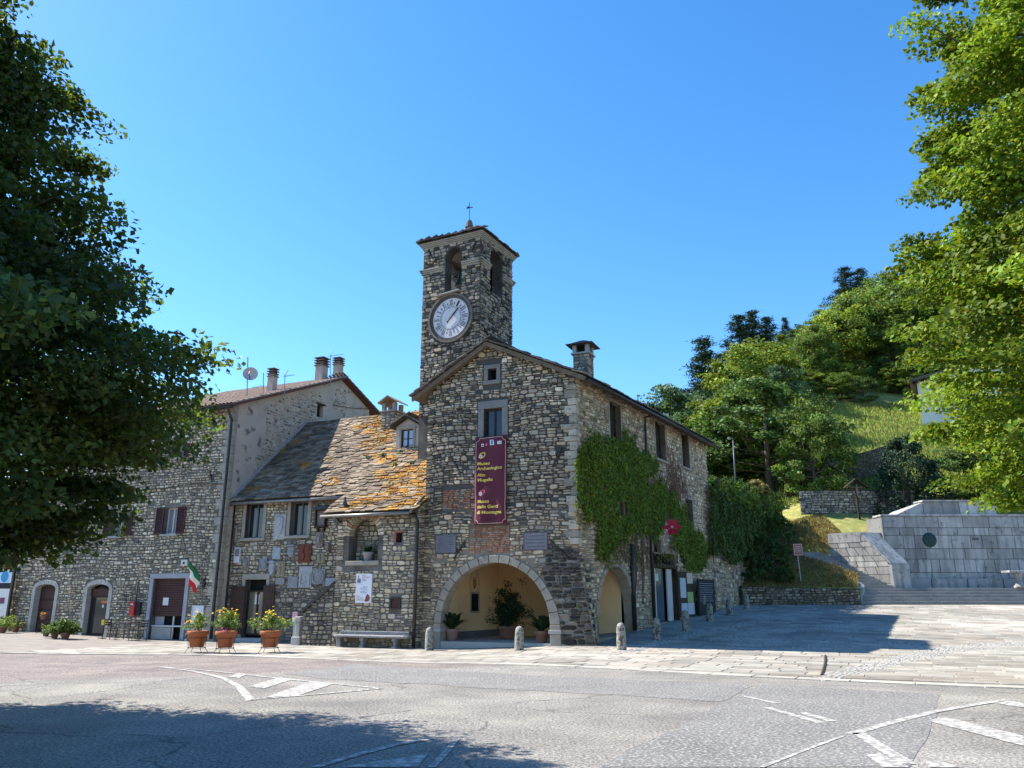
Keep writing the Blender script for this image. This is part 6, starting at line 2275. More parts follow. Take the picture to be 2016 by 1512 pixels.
for q, mi, lab, kd in (
    ((540, 1013, 562, 1062), 1, 'large weathered shield carved on a base between two windows', 'shield'),
    ((537, 1078, 552, 1101), 4, 'small pale blue square stone on the middle house', 'square'),
    ((588, 1070, 613, 1108), 3, 'dark red terracotta relief under the right window', 'crack'),
    ((622, 1048, 636, 1076), 5, 'narrow brown oval crest below the wooden shrine', 'oval'),
    ((641, 1066, 654, 1089), 5, 'crested helmet carving beside the annexe corner', 'helm'),
    ((624, 1088, 640, 1109), 2, 'olive square carving near the annexe corner', 'crack'),
    ((477, 1097, 491, 1125), 5, 'oval wreath carving beside the narrow photo panel', 'oval'),
    ((511, 1100, 525, 1124), 0, 'small arched stone carving above the middle house door', 'round'),
    ((528, 1105, 544, 1137), 4, 'pale tall shield hung right of the door lintel', 'tall'),
    ((546, 1105, 561, 1135), 2, 'cracked yellowish tablet beside the pale tall shield', 'crack'),
    ((543, 1138, 560, 1150), 0, 'low grey carved plate below the cracked yellowish tablet', 'square'),
    ((567, 1135, 586, 1158), 0, 'plain dark grey square slab left of the framed slab', 'square'),
    ((589, 1115, 614, 1157), 1, 'pale slab with raised inner frame under terracotta relief', 'frame'),
    ((615, 1120, 640, 1150), 0, 'broad stone roundel right of the framed pale slab', 'round'),
    ((641, 1138, 660, 1154), 4, 'low blue grey plate touching the annexe corner', 'square'),
    ((564, 1073, 584, 1101), 0, 'wavy edged grey shield left of the terracotta relief', 'tall')):
    arms(q, M_ARM[mi], lab, kd)
# wooden shrine box
a0, a1, b0, b1 = FM.box(622, 1003, 643, 1038, .1)
SB = thing('wooden_shrine', 'dark wooden wall shrine with small hood on the middle house', 'shrine', FM.pt((a0 + a1) / 2, b0, .05)[:])
part('case', M_WOOD_D, SB, lambda m: [m.fbox(FM, x0, x1, y0, y1, 0, .2) for x0, x1, y0, y1 in ((a0, a0 + .06, b0, b1), (a1 - .06, a1, b0, b1), (a0 + .06, a1 - .06, b0, b0 + .06), (a0 + .06, a1 - .06, b1 - .06, b1))], bevel=.008)
part('picture', pmat('shrine_picture', (.26, .19, .16), (.18, .14, .13), 9, .6, 0), SB, lambda m: m.fbox(FM, a0 + .06, a1 - .06, b0 + .06, b1 - .06, 0, .1))
part('hood', pmat('hood_lead', (.13, .13, .14), None, 1, .6, .1), SB, lambda m: m.hexa([FM.pt(a0 - .08, b1, 0), FM.pt(a1 + .08, b1, 0), FM.pt(a1 + .08, b1, .32), FM.pt(a0 - .08, b1, .32)], [FM.pt(a0 - .02, b1 + .2, 0), FM.pt(a1 + .02, b1 + .2, 0), FM.pt(a1 - .0, b1 + .12, .2), FM.pt(a0, b1 + .12, .2)]))
for a in (a0 + .12, a1 - .12):
    part('bracket', M_WOOD_D, SB, lambda m: m.fbox(FM, a - .04, a + .04, b0 - .17, b0, 0, .12))
# narrow photo panel on bricks
a0, a1, b0, b1 = FM.box(461, 1078, 472, 1108, .08)
PP = thing('photo_panel', 'narrow white panel with dark photo near the left drainpipe', 'panel', FM.pt((a0 + a1) / 2, b0, .05)[:])
part('board', pmat('panel_white', (.62, .62, .64), None, 1, .6, 0), PP, lambda m: m.fbox(FM, a0, a1, b0, b1, 0, .09), bevel=.005)
part('photo', pmat('photo_dark', (.07, .07, .08), (.35, .35, .36), 7, .5, 0), PP, lambda m: m.fbox(FM, a0 + .03, a1 - .03, b0 + (b1 - b0) * .42, b1 - .04, .09, .093))
# notice on the stair parapet end
a0, a1, b0, b1 = FS.box(575, 1205, 584, 1226, -.1)
NP = thing('small_notice', 'small pink and white notice at the foot of the outside stair', 'notice', FS.pt((a0 + a1) / 2, b0, -.1)[:])
part('backing', pmat('notice_blue', (.45, .48, .58), None, 1, .6, 0), NP, lambda m: m.fbox(FS, a0, a1, b0, b1, -.14, -.12))
part('pink_sheet', pmat('notice_pink', (.50, .18, .22), (.6, .3, .34), 12, .6, 0), NP, lambda m: m.fbox(FS, a0 + .02, a1 - .02, (b0 + b1) / 2 + .01, b1 - .02, -.12, -.116))
part('white_sheet', MATS['paper'], NP, lambda m: m.fbox(FS, a0 + .02, a1 - .02, b0 + .02, (b0 + b1) / 2 - .01, -.12, -.116))
part('fixing_post', M_DRESS, NP, lambda m: m.fbox(FS, a0 + .05, a1 - .05, -.25, b0 + .05, -.2, -.145))

# ================================================================== plants
M_TERRA = pmat('terracotta', (.40, .13, .055), (.33, .10, .045), 3, .8, .15, 30)
M_TERRAD = pmat('terracotta_old', (.26, .13, .085), (.2, .10, .07), 4, .85, .25, 25)
M_SOIL = pmat('soil', (.05, .035, .025), None, 1, .95, .3)
LF_BRIGHT = leaf_mat('herb_leaf', (.16, .27, .06), (.2, .3, .05), .35)
LF_DARK = leaf_mat('dark_pot_leaf', (.03, .06, .025), (.03, .06, .02), .25)
LF_YEL = leaf_mat('yellow_petal', (.80, .58, .03), (.7, .5, .03), .3)
LF_PINK = leaf_mat('pink_petal', (.65, .12, .3), (.6, .12, .3), .3)

def pot_profile(r, h):
    return [(r * .62, 0), (r * .66, .02), (r * .9, h * .72), (r * .92, h * .74), (r * 1.02, h * .75), (r * 1.05, h * .80), (r * 1.05, h * .95), (r * 1.0, h), (r * .9, h), (r * .86, h * .9)]

def flower_pot(px, py, label, spread, seed, pink=False):
    p = on_ground(px, py)
    o = thing('flower_pot', label, 'flower pot', p[:], 'terracotta pots of yellow flowers along the kerb')
    z0 = .18
    R_, H_ = .34, .52
    part('pot', M_TERRA, o, lambda m: m.lathe(pot_profile(R_, H_), p + Vector((0, 0, z0)), 24), smooth=True)
    part('soil', M_SOIL, o, lambda m: m.lathe([(R_ * .86, 0), (R_ * .86, .01)], p + Vector((0, 0, z0 + H_ * .88)), 20))
    def stand(m):
        for k in range(24):
            t0, t1 = 2 * math.pi * k / 24, 2 * math.pi * (k + 1) / 24
            m.tube([p + Vector((.3 * math.cos(t0), .3 * math.sin(t0), z0 - .02)), p + Vector((.3 * math.cos(t1), .3 * math.sin(t1), z0 - .02))], .009, 4, cap=False)
            m.tube([p + Vector((.315 * math.cos(t0), .315 * math.sin(t0), z0 + .3)), p + Vector((.315 * math.cos(t1), .315 * math.sin(t1), z0 + .3))], .008, 4, cap=False)
    part('stand_ring', M_IRON, o, stand)
    for k in range(4):
        t = math.pi / 4 + k * math.pi / 2
        part('stand_leg', M_IRON, o, lambda m: m.tube([p + Vector((.33 * math.cos(t), .33 * math.sin(t), z0 + .32)), p + Vector((.28 * math.cos(t), .28 * math.sin(t), z0 - .02)), p + Vector((.40 * math.cos(t), .40 * math.sin(t), 0.005))], .010, 5))
    rg = np.random.default_rng(seed)
    cs, outs, rad = [], [], []
    for k in range(34):
        t = rg.uniform(0, 2 * math.pi)
        rr = abs(rg.normal(0, .26)) * spread
        z = z0 + H_ + .05 + rg.uniform(.05, .5) * (1.15 - min(1, rr))
        cs.append(np.array((rr * math.cos(t), rr * math.sin(t), z)))
        outs.append(np.array((math.cos(t), math.sin(t), .4)))
        rad.append(rg.uniform(.08, .15))
    P_, N_, S_ = sprays(cs, outs, rad, 46, .062, .9)
    link_mesh('foliage', leaf_mesh('foliage', P_, N_, S_, leaf_cols(len(P_), .6, 1.3, .15), .45), LF_BRIGHT, o)
    part('stems', pmat('green_stem', (.10, .16, .05), None, 1, .8, 0), o, lambda m: [m.tube([p + Vector((0, 0, z0 + H_ * .85)), p + Vector(tuple(c * np.array((.5, .5, 1)))) - Vector((0, 0, .1)), p + Vector(tuple(c))], .006, 4) for c in cs[:22]], kind='stuff')
    fl = []
    for k in range(34):
        c = cs[rg.integers(0, len(cs))] + np.array((rg.normal(0, .06), rg.normal(0, .06) - .05, .12 + rg.uniform(0, .1)))
        fl.append(c)
    Pf, Nf, Sf = sprays(fl, [np.array((0, -.8, .8))] * len(fl), [.035] * len(fl), 9, .05, .6, .8, .8, .35)
    link_mesh('flowers', leaf_mesh('flowers', Pf, Nf, Sf, leaf_cols(len(Pf), .8, 1.15, .08), .9), LF_YEL, o)
    if pink:
        fl = [np.array((rg.uniform(-.1, .32) * pink, -rg.uniform(.1, .3), z0 + H_ + rg.uniform(.0, .12))) for k in range(7)]
        Pf, Nf, Sf = sprays(fl, [np.array((0, -.8, .8))] * len(fl), [.04] * len(fl), 9, .05, .6, .8, .8, .35)
        link_mesh('pink_flowers', leaf_mesh('pink_flowers', Pf, Nf, Sf, leaf_cols(len(Pf), .8, 1.15, .08), .9), LF_PINK, o)
    return o
flower_pot(386, 1285, 'terracotta pot of pale yellow flowers beside the shop opening, leftmost on a stand', 1.05, 1, .4)
flower_pot(442, 1286, 'terracotta pot of yellow and pink flowers, middle of three on stands', 1.05, 2, 1)
flower_pot(530, 1285, 'terracotta pot of tall yellow flowers before the stair, rightmost on a stand', 1.1, 3)

def leafy_pot(p, R_, H_, label, cat, group, nleaf, L_, col, spread=.35, lift=.6, pot=True, strap=True, name='potted_plant', potmat=None, tall=1.0, aspect=.22):
    o = thing(name, label, cat, p[:], group)
    p = Vector(p)
    if pot:
        part('pot', potmat or M_TERRAD, o, lambda m: m.lathe(pot_profile(R_, H_), p, 20), smooth=True)
        part('soil', M_SOIL, o, lambda m: m.lathe([(R_ * .86, 0), (R_ * .86, .01)], p + Vector((0, 0, H_ * .88)), 16))
    if strap:       # arching strap leaves from the middle
        m = MB()
        for k in range(nleaf):
            t = rnd.uniform(0, 2 * math.pi)
            d = Vector((math.cos(t), math.sin(t), 0))
            s = Vector((-d.y, d.x, 0))
            l = L_ * rnd.uniform(.7, 1.15)
            rise = rnd.uniform(.45, 1.0) * tall
            pts = []
            for j in range(6):
                f = j / 5
                pts.append(p + Vector((0, 0, H_ * .9)) + d * (l * f * (1.15 - .5 * rise)) + Vector((0, 0, l * rise * (f - .55 * f * f) * 1.5)) + s * rnd.uniform(-.01, .01))
            w = l * aspect * .5
            ws = [w * .35, w * .9, w, w * .85, w * .5, .004]
            c = rnd.uniform(.7, 1.25)
            for j in range(5):
                m.poly([pts[j] - s * ws[j], pts[j] + s * ws[j], pts[j + 1] + s * ws[j + 1], pts[j + 1] - s * ws[j + 1]], (c, c, c))
        m.build('leaves', col, o, colors=True)
    else:
        cs = [np.array((rnd.gauss(0, spread * .5), rnd.gauss(0, spread * .5), H_ + abs(rnd.gauss(lift * .45, lift * .3)))) for k in range(nleaf // 40)]
        P_, N_, S_ = sprays(cs, [np.array((c[0], c[1], .4)) for c in cs], [spread * .42] * len(cs), 40, L_, .8)
        link_mesh('leaves', leaf_mesh('leaves', P_, N_, S_, leaf_cols(len(P_)), .6), col, o)
    return o
GP = 'green plants in pots along the townhouse wall'
LF_POT = leaf_mat('pot_leaf', (.10, .17, .04), (.12, .18, .04), .3)
LF_POTB = leaf_mat('pot_leaf_bright', (.22, .30, .06), (.2, .28, .05), .3)
for px, py, lab, rr, br, n in (
        (30, 1244, 'bright spiky plant in a small pot near the left sign', .17, 1, 46),
        (5, 1246, 'pale bushy plant at the very left edge of the frame', .17, 2, 700),
        (90, 1252, 'spiky light green pot plant before the panelled door', .17, 1, 40),
        (107, 1256, 'leafy green pot plant, second right of the panelled door', .18, 3, 900),
        (128, 1258, 'broad dark green pot plant just left of the glazed door', .2, 3, 1300)):
    p = on_ground(px, py)
    leafy_pot(p, rr, .26, lab, 'plant', GP, n, .42 if br == 1 else .11, LF_POTB if br < 3 else LF_POT, .42, .45, strap=(br == 1), aspect=.3)
p = on_ground(73, 1252)
# wooden cactus-like plant on a stand before the door
o = leafy_pot(Vector((*FL.pt(FL.hit(88, 1220, .35)[0], 0, .45)[:2], FL.hit(88, 1220, .45)[1])), .13, .2, 'small orange leaved plant raised on a stand before the panelled door', 'plant', GP, 9, .3, leaf_mat('orange_leaf', (.42, .22, .06), (.4, .2, .05), .3), aspect=.45)
q = o.location
part('stand', M_IRON, o, lambda m: [m.tube([Vector((q.x + dx, q.y + dy, q.z)), Vector((q.x + dx * 1.3, q.y + dy * 1.3, G(q.x, q.y)))], .012, 5) for dx, dy in ((-.1, -.1), (.1, -.1), (.0, .12))])

# loggia plants
def inroom(a, s):
    return rp(a, s, .05)
pl = FF.hit(880, 1262, -.5)[0]
leafy_pot(inroom(pl + .1, .55), .27, .42, 'strap leaved plant in pink pot at the left foot of the arch', 'plant', 'plants in the loggia', 46, .85, LF_DARK, aspect=.22, potmat=pmat('pink_pot', (.30, .17, .15), None, 1, .8, .1), tall=1.1)
pr_ = FF.hit(1058, 1262, -.5)[0]
leafy_pot(inroom(pr_ + .05, .6), .26, .40, 'strap leaved plant in brown pot at the right foot of the arch', 'plant', 'plants in the loggia', 46, .8, LF_DARK, aspect=.22, tall=1.1)
ps = 3.0
leafy_pot(Vector((*FF.pt(FF.hit(1000, 1240, -2.2)[0], 0, -2.2)[:2], .05)), .4, .5, 'big dark shrub against the ochre wall inside the arch', 'shrub', 'plants in the loggia', 5200, .085, LF_DARK, .52, 1.35, strap=False, name='potted_shrub')
leafy_pot(inroom(WF - .9, 2.0), .25, .35, 'dark upright pot plant inside the side arch', 'plant', 'plants in the loggia', 30, .8, LF_DARK, aspect=.2, tall=1.6)
# niche plant
a, b = FS.hit(724, 1104, -.2)
leafy_pot(FS.pt(a, nb0 + .0, -.2), .21, .33, 'broad leaved plant in grey tub standing in the annexe niche', 'plant', None, 40, .34, leaf_mat('niche_leaf', (.035, .085, .03), (.04, .09, .02), .25), aspect=.35, potmat=pmat('grey_tub', (.33, .29, .28), None, 1, .8, .1))

# ================================================================== bollards
M_BOLL = pmat('bollard_stone', (.36, .345, .30), (.25, .24, .21), 5, .9, .7, 24, speck=(.05, .048, .045), speck_scale=13, speck_lo=.50, speck_hi=.62)
bm = MB()
bm.lathe([(.155, -.1), (.155, .0), (.15, .35), (.142, .55), (.135, .62), (.115, .68), (.08, .725), (.03, .745), (.005, .748)], (0, 0, 0), 18)
bme = bm.mesh('bollard', smooth=True)
bme.materials.append(M_BOLL)
for px, py, h, lab in ((845, 1281, .78, 'stone bollard left of the great arch'), (1022, 1281, .76, 'chipped stone bollard before the middle of the arch'), (1224, 1280, .82, 'pale stone bollard beside the small side arch'),
                       (1293, 1260, .76, 'dark stone bollard before the hall side wall, second along'), (1351, 1243, .78, 'dark stone bollard before the notice board'), (1398, 1224, .77, 'dark stone bollard before the black information panel'),
                       (1437, 1211, .78, 'dark stone bollard below the ivy wall'), (1470, 1200, .76, 'dark stone bollard at the end of the ivy wall'), (1502, 1190, .74, 'farthest dark stone bollard by the low retaining wall')):
    p = on_ground(px, py)
    ob = bpy.data.objects.new('stone_bollard', bme)
    COL.objects.link(ob)
    ob.location = p
    ob.scale = (1, 1, h / .748)
    ob.rotation_euler = (rnd.uniform(-.03, .03), rnd.uniform(-.03, .03), rnd.uniform(0, 6))
    tag(ob, lab, 'bollard', 'stone bollards round the hall')

# ================================================================== things on and by the left building
a, b = FL.hit(261, 1199, .15)
MX = thing('post_box', 'red wall letter box left of the shop opening', 'post box', FL.pt(a, b - .3, .1)[:])
M_RED = pmat('red_enamel', (.50, .025, .03), None, 1, .35, 0)
part('body', M_RED, MX, lambda m: m.fbox(FL, a - .15, a + .15, b - .28, b + .26, 0, .22), bevel=.02)
part('hood', M_RED, MX, lambda m: m.fbox(FL, a - .165, a + .165, b + .262, b + .32, 0, .25), bevel=.02)
part('slot', M_INK, MX, lambda m: m.fbox(FL, a - .1, a + .1, b + .12, b + .15, .22, .226))
part('label_plate', pmat('plate_white', (.6, .55, .55), None, 1, .6, 0), MX, lambda m: m.fbox(FL, a - .08, a + .08, b + .17, b + .24, .22, .226))
part('side_cabinet', M_INK, MX, lambda m: m.fbox(FL, a + .17, a + .42, b - .28, b + .3, 0, .15), bevel=.01)
part('pipe', M_PIPE, MX, lambda m: m.tube([FL.pt(a + .05, b + .32, .06), FL.pt(a + .05, b + 1.1, .06), FL.pt(a + .1, b + 1.25, .06)], .02, 5))
# flag on a slanting staff
fa, fb = FL.hit(402, 1146, .05)
FG = thing('national_flag', 'green white and red flag drooping from a slanted wall staff', 'flag', FL.pt(fa, fb, .1)[:])
part('staff', M_WOOD_D, FG, lambda m: m.tube([FL.pt(fa, fb, .02), FL.pt(fa - .1, fb + .45, .45), FL.pt(fa - .24, fb + 1.0, .95)], .018, 6))
part('holder', M_IRON, FG, lambda m: m.fbox(FL, fa - .05, fa + .06, fb - .25, fb + .12, 0, .1), bevel=.01)
cols3 = (pmat('flag_green', (.015, .16, .07), None, 1, .8, .1, 20), pmat('flag_white', (.70, .70, .68), None, 1, .8, .1, 20), pmat('flag_red', (.55, .02, .03), None, 1, .8, .1, 20))
for k in range(3):
    m = MB()
    nn = 8
    g_ = [[None] * (nn + 1) for _ in range(4)]
    for i in range(4):
        u_ = (k + i / 3) / 3         # 0 hoist side .. 1 fly side
        for j in range(nn + 1):
            v_ = j / nn
            top = FL.pt(fa - .2 + .0 * u_, fb + .92 - .0 * u_, .86).lerp(FL.pt(fa - .04, fb + .2, .22), v_)
            drop = Vector((0, 0, -1)) * (u_ * 1.05 * (1 - .35 * v_))
            side = -U * (u_ * (.34 * (1 - v_) + .22 * v_)) + FL.n * (-.55 * u_ * (1 - v_))
            g_[i][j] = top + drop + side + FL.n * (.05 * math.sin(u_ * 9 + v_ * 8))
    for i in range(3):
        for j in range(nn):
            m.poly([g_[i][j], g_[i + 1][j], g_[i + 1][j + 1], g_[i][j + 1]])
    m.build('flag_band', cols3[k], FG, smooth=True)
# wall notice and meter box
a0, a1, b0, b1 = FL.box(378, 1192, 401, 1228, .05)
WN = thing('wall_notice', 'white framed notice on the wall right of the shop', 'notice', FL.pt((a0 + a1) / 2, b0, .05)[:])
part('frame', pmat('aluminium', (.5, .52, .55), None, 1, .4, 0, metallic=.5), WN, lambda m: [m.fbox(FL, x0, x1, y0, y1, 0, .09) for x0, x1, y0, y1 in ((a0, a0 + .03, b0, b1), (a1 - .03, a1, b0, b1), (a0 + .03, a1 - .03, b0, b0 + .03), (a0 + .03, a1 - .03, b1 - .03, b1))])
part('sheet', pmat('sheet_bluewhite', (.55, .60, .70), (.62, .66, .74), 9, .6, 0), WN, lambda m: m.fbox(FL, a0 + .03, a1 - .03, b0 + .03, b1 - .03, 0, .07))
a0, a1, b0, b1 = FL.box(359, 1102, 371, 1114, .05)
MBX = thing('alarm_box', 'small white box on the wall above the shop frame', 'box', FL.pt((a0 + a1) / 2, b0, .05)[:])
part('case', M_WHITE_W, MBX, lambda m: m.fbox(FL, a0, a1, b0, b1, 0, .14), bevel=.015)
part('lens', M_INK, MBX, lambda m: m.fbox(FL, (a0 + a1) / 2 - .05, (a0 + a1) / 2 + .05, (b0 + b1) / 2 - .06, (b0 + b1) / 2 + .04, .14, .15), bevel=.004)
part('cable', M_PIPE, MBX, lambda m: m.tube([FL.pt(a1 - .04, b1, .05), FL.pt(a1 + .02, b1 + .25, .05)], .012, 5))
# table and chairs
tp = FL.pt(FL.hit(246, 1245, 1.0)[0], 0, .9)
tz = G(tp.x, tp.y)
TB = thing('cafe_table', 'dark iron cafe table outside the glazed door', 'table', (tp.x, tp.y, tz))
M_CHAIRW = pmat('dark_bistro', (.045, .03, .03), (.07, .05, .045), 6, .5, .1)
part('table_top', M_CHAIRW, TB, lambda m: m.box((tp.x, tp.y, tz + .73), (.95, .6, .035), -math.radians(23.5)), bevel=.008)
for dx, dy in ((-.4, -.22), (.4, -.22), (.4, .22), (-.4, .22)):
    q = tp + U * dx + Wv * dy
    part('leg', M_CHAIRW, TB, lambda m: m.tube([(q.x, q.y, tz + .72), (q.x, q.y, tz)], .018, 6))
def chair(p, rz, label):
    o = thing('cafe_chair', label, 'chair', p[:], 'cafe chairs by the table')
    R_ = Matrix.Rotation(rz, 3, 'Z')
    W_ = lambda x, y, z: Vector(p) + R_ @ Vector((x, y, z))
    part('seat', M_CHAIRW, o, lambda m: m.hexa([W_(-.2, -.2, .43), W_(.2, -.2, .43), W_(.2, .2, .43), W_(-.2, .2, .43)], [W_(-.2, -.2, .46), W_(.2, -.2, .46), W_(.2, .2, .46), W_(-.2, .2, .46)]), bevel=.008)
    for x in (-.18, .18):
        part('leg', M_CHAIRW, o, lambda m: m.tube([W_(x, -.18, .44), W_(x * 1.05, -.2, 0)], .014, 6))
        part('back_leg', M_CHAIRW, o, lambda m: m.tube([W_(x, .24, .88), W_(x, .19, .45), W_(x * 1.05, .23, 0)], .014, 6))
    for z in (.6, .7, .8):
        part('back_slat', M_CHAIRW, o, lambda m: m.bar(W_(-.18, .21 + (z - .5) * .06, z), W_(.18, .21 + (z - .5) * .06, z), .05, .015, (0, 1, 0)))
    return o
q1 = tp - U * .85 - Wv * .1
q2 = tp + U * .8 - Wv * .05
chair(Vector((q1.x, q1.y, G(q1.x, q1.y))), math.pi / 2 - .4, 'dark cafe chair left of the cafe table')
chair(Vector((q2.x, q2.y, G(q2.x, q2.y))), -math.pi / 2 - .4, 'dark cafe chair right of the cafe table')
yp = FL.pt(FL.hit(200, 1234, .9)[0], 0, .8)
YS = thing('floor_sign', 'small yellow board on a thin stand by the glazed door', 'sign', (yp.x, yp.y, G(yp.x, yp.y)))
yz = G(yp.x, yp.y)
part('board', pmat('yellow_board', (.62, .52, .04), None, 1, .6, 0), YS, lambda m: m.box((yp.x, yp.y, yz + .66), (.3, .03, .22), -math.radians(23.5)), bevel=.005)
part('stem', M_IRON, YS, lambda m: m.tube([(yp.x, yp.y, yz + .56), (yp.x, yp.y, yz)], .015, 5))
part('base', M_IRON, YS, lambda m: m.box((yp.x, yp.y, yz + .015), (.3, .22, .03), -math.radians(23.5)))
# sign board at the far left
sp_ = FL.pt(-.55, 0, .5)
a0, a1 = FL.hit(-30, 1180, .4)[0], FL.hit(17, 1180, .4)[0]
b0, b1 = FL.hit(5, 1232, .4)[1], FL.hit(5, 1122, .4)[1]
SG = thing('shop_sign', 'white shop board with blue disc at the left edge', 'sign', FL.pt((a0 + a1) / 2, b0, .4)[:])
part('panel', pmat('sign_white', (.62, .62, .60), (.55, .54, .52), 3, .6, 0), SG, lambda m: m.fbox(FL, a0, a1, b0, b1 - .9, .36, .42), bevel=.006)
part('header', pmat('sign_skywhite', (.50, .62, .74), None, 1, .6, 0), SG, lambda m: m.fbox(FL, a0, a1, b1 - .62, b1, .36, .42), bevel=.006)
part('dark_band', M_INK, SG, lambda m: m.fbox(FL, a0, a1, b1 - .895, b1 - .625, .34, .40))
part('blue_disc', pmat('sign_blue', (.03, .25, .50), None, 1, .6, 0), SG, lambda m: m.poly([FL.pt(a1 - .52 + .27 * math.cos(2 * math.pi * k / 24), b1 - .32 + .27 * math.sin(2 * math.pi * k / 24), .425) for k in range(24)]))
part('purple_patch', pmat('sign_purple', (.16, .03, .10), None, 1, .6, 0), SG, lambda m: m.fbox(FL, a1 - .6, a1 - .25, b0 + 1.02, b0 + 1.3, .42, .424))
part('post', M_IRON, SG, lambda m: m.fbox(FL, a1 + .02, a1 + .14, -.25, b1 + .6, .34, .44))

# ================================================================== right wall things
a0, a1, b0, b1 = FR.box(1336, 1126, 1366, 1208, .1)
b0 = G(*FR.pt(a0, 0)[:2]) + .12
NB = thing('notice_board', 'dark wooden notice board with pinned sheets beside the hall door', 'notice board', FR.pt((a0 + a1) / 2, b0, .08)[:])
part('board', M_WOOD_D, NB, lambda m: m.fbox(FR, a0, a1, b0, b1, .02, .10), bevel=.01)
wd, ht = a1 - a0, b1 - b0
M_P2 = pmat('poster_pale', (.55, .58, .60), (.40, .45, .50), 6, .7, 0)
for x0, x1, y0, y1, mt in ((.12, .48, .42, .86, M_P2), (.58, .96, .74, .98, pmat('poster_cream', (.60, .55, .46), (.5, .4, .3), 8, .7, 0)), (.56, .94, .32, .55, pmat('poster_green', (.42, .5, .10), (.25, .38, .2), 5, .7, 0)), (.14, .52, .06, .3, M_P2), (.55, .98, .05, .31, M_P2)):
    part('pinned_sheet', mt, NB, lambda m: m.fbox(FR, a0 + wd * x0, a0 + wd * x1, b0 + ht * y0, b0 + ht * y1, .10, .108))
a0, a1, b0, b1 = FR.box(1374, 1141, 1404, 1205, .25)
b0 = G(*FR.pt(a0, 0, .3)[:2])
IP = thing('information_panel', 'black standing information panel at the end of the hall wall', 'sign', FR.pt((a0 + a1) / 2, b0, .3)[:])
part('panel', M_INK, IP, lambda m: m.fbox(FR, a0, a1, b0 + .05, b1, .26, .32), bevel=.01)
part('frame', M_IRON, IP, lambda m: (m.fbox(FR, a0 - .06, a0, b0, b1 + .03, .25, .33), m.fbox(FR, a1, a1 + .06, b0, b1 + .03, .25, .33)))
part('print_lines', pmat('print_faint', (.25, .26, .30), None, 1, .7, 0), IP, lambda m: [m.fbox(FR, a0 + .12, a1 - .12 - rnd.uniform(0, .3), z, z + .025, .32, .323) for z in [b1 - .2 - k * .1 for k in range(9)]])
part('picture', pmat('panel_picture', (.30, .25, .18), (.12, .1, .08), 6, .7, 0), IP, lambda m: m.poly([FR.pt(a0 + (a1 - a0) * x, b0 + y, .324) for x, y in ((.2, .55), (.35, .5), (.42, .75), (.36, 1.0), (.25, .8))]))
# red flower-shaped decoration
ra_, rb_ = FR.hit(1315, 1038, .35)
pc_ = FR.pt(ra_, 0, .55)
FR_keep = FR
FR = Fr((pc_.x, pc_.y, 0), (.94, -.34))
ra_ = 0.0
RD = thing('red_pinwheel', 'bright red flower shaped decoration hung among the vine', 'decoration', FR.pt(ra_, rb_, 0)[:])
for k in range(6):
    t = 2 * math.pi * k / 6
    part('petal', pmat('petal_red', (.62, .015, .07), None, 1, .5, 0), RD, lambda m: m.hexa([FR.pt(ra_ + math.cos(t + d) * r_, rb_ + math.sin(t + d) * r_, .0) for d, r_ in ((0, .04), (-.5, .22), (-.2, .34), (.25, .34), (.5, .22))],
         [FR.pt(ra_ + math.cos(t + d) * r_, rb_ + math.sin(t + d) * r_, .04 + .06 * d) for d, r_ in ((0, .04), (-.5, .22), (-.2, .34), (.25, .34), (.5, .22))]))
part('centre', pmat('petal_centre', (.7, .55, .55), None, 1, .5, 0), RD, lambda m: m.poly([FR.pt(ra_ + .06 * math.cos(2 * math.pi * k / 10), rb_ + .06 * math.sin(2 * math.pi * k / 10), .08) for k in range(10)]))
part('hook', M_IRON, RD, lambda m: m.tube([FR.pt(ra_, rb_, 0), FR.pt(ra_ - .3, rb_ + .05, -.2)], .012, 5))

FR = FR_keep
# ---- climbing vine on the right wall
def in_poly(poly, x, y):
    r = False
    j = len(poly) - 1
    for i in range(len(poly)):
        if (poly[i][1] > y) != (poly[j][1] > y) and x < (poly[j][0] - poly[i][0]) * (y - poly[i][1]) / (poly[j][1] - poly[i][1]) + poly[i][0]:
            r = not r
        j = i
    return r
LF_VINE = leaf_mat('vine_leaf', (.12, .205, .025), (.16, .26, .03), .3)
LF_IVY = leaf_mat('ivy_leaf', (.06, .115, .026), (.08, .15, .03), .25)
M_STEM = pmat('vine_stem', (.13, .075, .055), (.19, .115, .08), 5, .9, .2)

